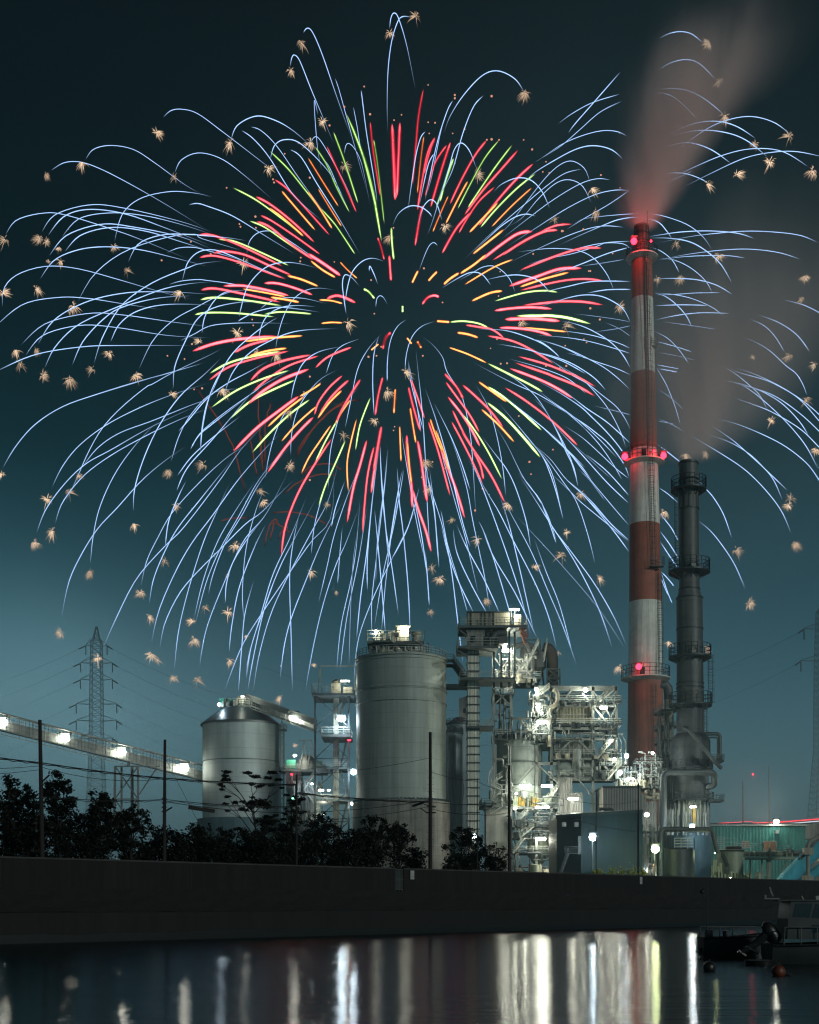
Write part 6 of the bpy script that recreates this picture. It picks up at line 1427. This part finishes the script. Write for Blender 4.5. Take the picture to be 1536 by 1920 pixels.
wire([onpole(b3_,t3_,1455),onpole(b4_,t4_,1421)],.25,'single thin cable rising across the big silo to the tall pole',.022)
wire([onpole(b3_,t3_,1486),onpole(b4_,t4_,1503)],.18,'twisted heavy cable across the big silo just above its concrete ring',.05,wob=1)
wire([onpole(b3_,t3_,1540),onpole(b4_,t4_,1512)],.3,'lowest cable reaching the lantern of the tall pole from the left',.025)
wire([onpole(b4_,t4_,1447),onpole(b8_,t8_,1465),onpole(b5_,t5_,1484)],.2,'thin cable sloping down from the tall pole across the elevator column',.025)
wire([onpole(b4_,t4_,1503),onpole(b8_,t8_,1508),onpole(b5_,t5_,1500)],.15,'upper low cable between the tall pole and the pole before the steel structure',.03)
wire([onpole(b4_,t4_,1516),onpole(b8_,t8_,1527),onpole(b5_,t5_,1523)],.2,'lower low cable between the tall pole and the pole before the steel structure',.03)
wire([onpole(b5_,t5_,1475),onpole(b7_,t7_,1508),onpole(b6_,t6_,1502)],.18,'thin cable crossing the corrugated shed above the dark blue warehouse',.025)
wire([onpole(b5_,t5_,1484),onpole(b6_,t6_,1559)],.9,'slack cable drooping across the dark blue warehouse front',.03)
wire([onpole(b2_,t2_,1420),wp(t_at(390,2),2,Z(1575,112))],.0,'stay wire slanting from the pole left of the cone roofed silo',.02)
# beam lying across at the foot of the left silo
g=props(MB().beam(P(354,1514,112),P(402,1521,113),.28,.3).build('timber_beam',M['pole'],None),'short dark timber held level before the foot of the cone roofed silo','beam')
# ================= trees: branching limbs and clumps of small leaves
def tree(name,label,px,py_top,py_base,halfw,seed,off=6,leaves=2600,airy=.5,layered=False,group='dark trees along the sea wall',kindname='tree'):
    r_=random.Random(seed); t=t_at(px,off); b=wp(t,off,GZ); DD=b.y; s=S(DD)
    hgt=(Z(py_top,DD)-GZ)*1.07; hw=halfw*s*1.18; leaves=int(leaves*1.45)
    g=thing(name,label,kindname,b,group)
    mb=MB(); tips=[]
    nst=r_.choice((2,3)) if not layered else 1
    for k in range(nst):
        a=r_.uniform(0,6.28); lean=V((math.cos(a),math.sin(a),0))*hw*.25
        p=b.copy(); pts=[p.copy()]
        for j in range(5):
            p=p+V((lean.x/5+r_.uniform(-.12,.12),lean.y/5+r_.uniform(-.12,.12),hgt*.62/5)); pts.append(p.copy())
        mb.tube(pts,[.16,.14,.12,.10,.08,.05],6)
        for j in range(9 if not layered else 16):
            q=pts[1+int(r_.random()*4.9)]; a=r_.uniform(0,6.28); e=r_.uniform(.35,1.1)
            l=hw*r_.uniform(.45,1.05) if layered else hw*r_.uniform(.35,.95); up_=r_.uniform(.25,.9)*hgt*.38
            m_=q+V((math.cos(a)*l*.5,math.sin(a)*l*.5,up_*.6)); e_=q+V((math.cos(a)*l,math.sin(a)*l,up_)); e_.z=min(e_.z,GZ+hgt*.97)
            mb.tube([q,m_,e_],[.06,.04,.015],5); tips.append(e_); 
            for _ in range(2):
                a2=a+r_.uniform(-1,1); l2=l*.45; e2=m_+V((math.cos(a2)*l2,math.sin(a2)*l2,up_*r_.uniform(.2,.7))); e2.z=min(e2.z,GZ+hgt); mb.tube([m_,e2],[.03,.01],4); tips.append(e2)
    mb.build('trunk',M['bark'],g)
    # clumps
    cl=[]
    for tp in tips: cl.append((tp,r_.uniform(.35,.75)*(.55 if layered else .8)*max(.6,hw/3.2)))
    nb_=int((26 if not layered else 5)*airy*2)
    for k in range(nb_):
        u=r_.random()**1.1; a=r_.uniform(0,6.28); rr=hw*math.sqrt(max(0,1-(u*.9)**2.2))*r_.uniform(.2,1)
        cl.append((b+V((math.cos(a)*rr,math.sin(a)*rr*.8,hgt*(.04+.86*u))),r_.uniform(.5,1.1)*max(.6,hw/3.4)))
    for k in range(5):   # topmost sprigs
        a=r_.uniform(0,6.28); rr=hw*r_.uniform(0,.45); cl.append((b+V((math.cos(a)*rr,math.sin(a)*rr*.6,hgt*r_.uniform(.88,.99))),r_.uniform(.25,.45)))
    vs=[];fs=[]; tot=sum(q[1]**1.6 for q in cl)
    for c,rr in cl:
        n=max(10,int(leaves*rr**1.6/tot))
        for _ in range(n):
            d=V((r_.gauss(0,.5),r_.gauss(0,.5),r_.gauss(0,.16 if layered else .42)))*rr
            c2=c+d; 
            if c2.z<GZ: continue
            a=V((r_.gauss(0,1),r_.gauss(0,1),r_.gauss(0,.7))).normalized(); bb=a.cross(V((r_.gauss(0,1),r_.gauss(0,1),r_.gauss(0,1)))).normalized()
            l=r_.uniform(.10,.20); w_=l*.5; k=len(vs)
            vs+=[c2-a*l,c2+bb*w_,c2+a*l,c2-bb*w_]; fs.append((k,k+1,k+2,k+3))
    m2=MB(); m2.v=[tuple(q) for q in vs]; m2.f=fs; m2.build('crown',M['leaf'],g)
TR=[('tall dark bushy tree at the far left edge, left of the thick pole',18,1468,30,1,7,3400),('dark leafy tree just right of the thick leftmost pole',108,1462,32,2,6,3600),('low dark bush between the two leftmost trees of the wall',60,1500,34,3,5,2400),
('dark rounded tree under the trestle, with a sprig on top',190,1500,30,4,7,3000),('dark low tree left of the pole before the trestle',245,1516,36,5,6,3000),('small dark shrub right of the second pole',335,1568,22,6,5,1500),('sparse dark shrub in front of the plinth of the cone roofed silo',370,1552,22,7,6,1500),
('wide dark bush at the foot of the cone roofed silo',420,1560,30,8,6,2200),('wide dark bush under the airy tree',478,1560,42,9,5,3200),('dark bush left of the slim pole',535,1556,26,10,6,2000),('dark bush right of the slim pole before the lattice tower',600,1532,34,11,6,2800),
('low dark bush before the lattice tower foot',648,1560,30,12,5,2400),('high dark bush before the left foot of the large silo',697,1538,28,13,6,2800),('ragged dark bush sloping down before the large silo ring',745,1552,30,14,6,2800),('thin dark bush at the left end of the tall pole',778,1595,18,15,5,1200),
('isolated round dark bush with the white lamp above it',878,1560,38,16,7,4200),('small ragged dark shrub right of the round bush',925,1590,22,17,6,1500),('low dark undergrowth shrub below the leftmost trees',60,1530,60,18,9,4200),('wide dark undergrowth bush between the leftmost trees and the trestle',150,1535,60,23,9,4200),('low dark undergrowth shrub below the second pole',290,1556,62,19,9,4000),('wide dark undergrowth bush before the plinth of the cone roofed silo',390,1575,50,24,4,3000),
('low dark undergrowth shrub right of the slim pole base',575,1565,60,20,9,3800),('low dark undergrowth shrub left of the large silo base',670,1565,60,21,9,3800),('low dark undergrowth at the foot of the airy tree',480,1575,55,25,4,3400),('small dark bush in the gap before the round bush',845,1608,14,22,4,700)]
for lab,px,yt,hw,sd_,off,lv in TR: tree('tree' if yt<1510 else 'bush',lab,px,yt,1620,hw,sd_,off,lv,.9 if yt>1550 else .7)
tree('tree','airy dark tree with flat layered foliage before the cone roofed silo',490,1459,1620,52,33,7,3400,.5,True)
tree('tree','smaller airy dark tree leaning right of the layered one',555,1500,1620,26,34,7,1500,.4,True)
# lit yellow green shrubs on the wall
for i,(px,w_) in enumerate(((1114,3),(1126,5),(1147,8),(1166,12),(1187,9),(1206,8))):
    DD=wallY(px)+3; r_=random.Random(60+i); b=P(px,1650,DD); b.z=6.5; g=thing('shrub','small yellow green lit shrub behind the sea wall, number %s counted from the left end of its row'%('one','two','three','four','five','six')[i] if False else ('tiny','small','low','wide','rounded','ragged')[i]+' yellow green lit shrub behind the sea wall below the dark blue warehouse','shrub',b,'lit shrubs behind the sea wall')
    vs=[];fs=[]
    for _ in range(160):
        c=b+V((r_.gauss(0,.45)*w_*S(DD),r_.gauss(0,.3),.2+abs(r_.gauss(0,.42))*min(1,w_/8))); a=V((r_.gauss(0,1),r_.gauss(0,1),r_.gauss(0,1))).normalized()*.09; d=a.cross(V((r_.gauss(0,1),r_.gauss(0,1),r_.gauss(0,1)))).normalized()*.06; k=len(vs)
        vs+=[c-a,c+d,c+a,c-d]; fs.append((k,k+1,k+2,k+3))
    m2=MB(); m2.v=[tuple(q) for q in vs]; m2.f=fs; m2.build('foliage',M['leaf2'],g)
    mb=MB(); mb.tube([V((b.x,b.y,GZ)),b+V((0,0,.4))],.04,5); mb.build('stem',M['bark'],g)
# ================= boats
def hull(g,x0,x1,y,z0,z1,beam_,bow=1,name='hull',m='hull',sheer=.35,nose=.22,rake=.0):
    """stern at x0, bow at x1; z0 keel at water, z1 gunwale"""
    n=16; secs=[]
    for i in range(n+1):
        t=i/n; x=x0+(x1-x0)*t; w_=beam_/2*(1-max(0,(t-.5)/.5)**2.2*.97)*(.86+.14*min(1,t/.2)); zt=z1+sheer*t*t; zk=z0-.25+max(0,(t-.75)/.25)**2*(zt-z0)*.8
        secs.append([(x,y-w_,zt),(x,y-w_*1.0,zt-.10),(x,y-w_*.93,(zt+zk)/2),(x,y-w_*.75,zk+.12),(x,y,zk),(x,y+w_*.75,zk+.12),(x,y+w_*.93,(zt+zk)/2),(x,y+w_,zt-.1),(x,y+w_,zt)])
    mb=MB(); k=9; vs=[q for s_ in secs for q in s_]; fs=[(i*k+j,i*k+j+1,(i+1)*k+j+1,(i+1)*k+j) for i in range(n) for j in range(k-1)]
    fs.append(tuple(range(k))); mb._add(vs,fs); h_=mb.build(name,M[m],g,True)
    mb=MB(); vs=[];
    for s_ in secs: a,b=s_[0],s_[8]; vs+=[(a[0],a[1]+.05,a[2]-.14),(b[0],b[1]-.05,b[2]-.14)]
    mb._add(vs,[(2*i,2*i+2,2*i+3,2*i+1) for i in range(n)]); mb.build('deck',M['steel_m'],g)
    mb=MB(); mb.tube([V(s_[0])-V((0,.03,.06)) for s_ in secs],.06,6); mb.tube([V(s_[8])-V((0,-.03,.06)) for s_ in secs],.06,6); mb.build('rub_rail',M['boatd'],g)
    return secs
DD=70.0
b1g=thing('motorboat','small open motorboat with bow rails and a thin mast, moored beyond the orange buoys','boat',V((X(1380,DD),DD,0)))
sec=hull(b1g,X(1314,DD),X(1470,DD),DD,0,Z(1757,DD),1.9)
mb=MB(); zr=Z(1738,DD); 
for sy in (-.85,.85):
    mb.elbow([V((X(1318,DD),DD+sy,Z(1757,DD))),V((X(1320,DD),DD+sy,zr)),V((X(1424,DD),DD+sy,zr)),V((X(1436,DD),DD+sy,Z(1757,DD)))],.03,6)
    for px in (1342,1366,1390): mb.tube([V((X(px,DD),DD+sy,Z(1757,DD))),V((X(px+2,DD),DD+sy,zr))],.025,5)
mb.build('hand_rail',M['steel_m'],b1g,True)
mb=MB(); c=V((X(1328,DD),DD+.2,Z(1757,DD))); mb.tube([c,V((c.x,c.y,Z(1664,DD)))],[.04,.03],6); mb.build('mast',M['hull'],b1g)
mb=MB(); c2=V((X(1319,DD),DD+.2,Z(1671,DD))); mb.lathe([(c2.x,c2.y,c2.z-.16,.02),(c2.x,c2.y,c2.z-.08,.14),(c2.x,c2.y,c2.z+.08,.14),(c2.x,c2.y,c2.z+.15,.02)],10); mb.beam(c2,V((X(1328,DD),DD+.2,Z(1671,DD))),.03); mb.build('mast_light',M['boatd'],b1g)
mb=MB(); mb.box(X(1325,DD),X(1334,DD),DD-.4,DD+.4,Z(1757,DD),Z(1744,DD)); mb.tube([V((X(1362,DD),DD,Z(1757,DD))),V((X(1360,DD),DD,Z(1745,DD)))],.16,8); mb.build('deck_gear',M['boatd'],b1g)
# outdrive with propeller
mb=MB(); c=V((X(1322,DD),DD,Z(1775,DD))); mb.elbow([V((X(1324,DD),DD,Z(1765,DD))),V((X(1330,DD),DD,Z(1780,DD))),V((X(1340,DD),DD,Z(1790,DD)))],.16,8); mb.box(X(1325,DD),X(1352,DD),DD-.25,DD+.25,Z(1796,DD),Z(1782,DD)); mb.beam(V((X(1322,DD),DD,Z(1776,DD))),V((X(1345,DD),DD,Z(1776,DD))),.35,.06); od=mb.build('outdrive',M['boatd'],b1g)
mb=MB(); pc=V((X(1316,DD),DD,Z(1789,DD))); mb.tube([pc-V((.15,0,0)),pc+V((.25,0,0))],.09,8)
for a in (20,140,260):
    d=V((0,math.cos(R(a)),math.sin(R(a)))); e=pc+d*.42+V((-.12,0,0)); w_=V((.16,0,0)); n_=d.cross(V((1,0,0)))*.12
    mb._add([pc+n_,e+w_*.6+n_,e-w_,pc-n_],[(0,1,2,3)]); mb._add([pc+n_+V((.03,0,0)),e+w_*.6+n_+V((.03,0,0)),e-w_+V((.03,0,0)),pc-n_+V((.03,0,0))],[(3,2,1,0)])
mb.build('propeller',M['boatd'],od)
DD=64.0
b2g=thing('cabin_boat','dark cabin cruiser with a tilted outboard motor at the right edge','boat',V((X(1520,DD),DD,0)))
hull(b2g,X(1438,DD),X(1690,DD),DD,0,Z(1770,DD),2.5,sheer=.4)
x0,x1=X(1466,DD),X(1620,DD); zc=Z(1760,DD); zt=Z(1690,DD)
mb=MB(); a=[(x0,zc),(x1,zc),(x1-.6,Z(1712,DD)),(x1-1.3,zt),(x0+.18,zt),(x0+.05,Z(1722,DD))]
mb._add([(p[0],DD-.95,p[1]) for p in a]+[(p[0],DD+.95,p[1]) for p in a],[tuple(range(6)),tuple(range(11,5,-1))]+[(i,i+6,(i+1)%6+6,(i+1)%6) for i in range(6)]); cb=mb.build('cabin',M['hull'],b2g)
mb=MB(); yf=DD-.97
for q in ([(1476,1719),(1507,1720),(1512,1694),(1482,1694)],[(1512,1720),(1530,1722),(1538,1703),(1519,1694)],[(1536,1724),(1570,1728),(1570,1708),(1542,1703)]):
    pt=[(X(px,DD),Z(py,DD)) for px,py in q]; mb._add([(p[0],yf,p[1]) for p in pt]+[(p[0],yf+.04,p[1]) for p in pt],[(0,1,2,3),(7,6,5,4),(0,4,5,1),(1,5,6,2),(2,6,7,3),(3,7,4,0)])
mb.build('window',M['window'],cb)
mb=MB(); mb.box(X(1512,DD),X(1545,DD),yf,yf+.05,Z(1748,DD),Z(1734,DD)); mb.build('window',M['window'],cb)
mb=MB(); mb.box(x0-.5,x1-1.0,DD-1.05,DD+1.05,zt,zt+.07); mb.build('cabin_roof',M['hull'],cb)
mb=MB(); mb.elbow([V((x0-.1,DD-.5,zt)),V((X(1448,DD),DD-.5,Z(1687,DD))),V((X(1432,DD),DD-.5,Z(1686,DD)))],.045,6); mb.beam(V((X(1428,DD),DD-.5,Z(1685,DD))),V((X(1456,DD),DD-.5,Z(1685,DD))),.12,.06); mb.beam(V((X(1444,DD),DD-.5,Z(1681,DD))),V((X(1438,DD),DD-.5,Z(1664,DD))),.08); mb.beam(V((X(1430,DD),DD-.5,Z(1685,DD))),V((X(1430,DD),DD-.5,Z(1678,DD))),.1); mb.build('roof_rack',M['steel_m'],b2g)
mb=MB(); mb.beam(V((X(1505,DD),DD-.3,zt)),V((X(1500,DD),DD-.3,Z(1680,DD))),.05); mb.beam(V((X(1530,DD),DD,zt+.1)),V((X(1560,DD),DD,Z(1681,DD))),.1,.3); mb.build('antenna',M['steel'],b2g)
mb=MB()
for sy in (-1.1,):
    mb.elbow([V((X(1458,DD),DD+sy,Z(1770,DD))),V((X(1460,DD),DD+sy,Z(1738,DD))),V((X(1620,DD),DD+sy,Z(1738,DD)))],.03,6)
    for px in (1490,1520,1550): mb.tube([V((X(px,DD),DD+sy,Z(1770,DD))),V((X(px,DD),DD+sy,Z(1738,DD)))],.025,5)
mb.build('hand_rail',M['steel_m'],b2g,True)
# outboard, tilted up: cowling, leg, gear case
mb=MB(); c=V((X(1444,DD),DD-.2,Z(1749,DD)))
ax=V((.55,0,-.84)).normalized(); 
pts=[c-ax*.62,c-ax*.5,c-ax*.2,c+ax*.25,c+ax*.5,c+ax*.6]; mb.tube(pts,[.1,.26,.36,.38,.30,.14],12); ob=mb.build('outboard_motor',M['boatd'],b2g,True)
mb=MB(); mb.tube([V((X(1436,DD),DD-.2,Z(1752,DD))),V((X(1412,DD),DD-.2,Z(1772,DD))),V((X(1386,DD),DD-.2,Z(1787,DD)))],[.24,.18,.09],8); mb.beam(V((X(1398,DD),DD-.2,Z(1774,DD))),V((X(1420,DD),DD-.2,Z(1788,DD))),.3,.05); mb.tube([V((X(1383,DD),DD-.2,Z(1783,DD))),V((X(1396,DD),DD-.2,Z(1793,DD)))],.1,8); mb.build('motor_leg',M['boatd'],ob)
for px,py,DD,rw,lab in ((1330,1822,56.5,12,'dark buoy floating beside the stern of the open motorboat, the left one'),(1460,1834,53,13,'dull orange buoy floating in front of the cabin cruiser, the right one')):
    c=P(px,py-5,DD); r_=rad(rw,DD); c.z=r_*.62
    g=thing('buoy',lab,'buoy',V((c.x,c.y,0)))
    mb=MB(); mb.lathe([(c.x,c.y,c.z+r_*math.sin(R(a)),max(.01,r_*math.cos(R(a)))) for a in range(-85,91,12)],20); mb.build('float',M['buoy'] if px>1400 else M['boatd'],g,True)
    mb=MB(); mb.tube([V((c.x+.02+r_*.14*math.cos(R(a)),c.y,c.z+r_*1.05+r_*.14*math.sin(R(a)))) for a in range(0,361,40)],.025,5); mb.build('ring_handle',M['boatd'],g)
mb=MB(); mb.tube([V((X(1470,53),53,.02)),V((X(1478,53),53,.05)),V((X(1483,53),53,.0))],.09,6); o=mb.build('mooring_rope',M['boatd'],None); props(o,'short dark mooring line floating right of the orange buoy','rope')
mb=MB(); mb.tube([V((X(1425,62),62,.25)),V((X(1425,62),62,-.3))],[.75,.6],14); o=mb.build('fender',M['boatd'],None,True); props(o,'dark round fender hanging at the stern of the cabin cruiser','fender')
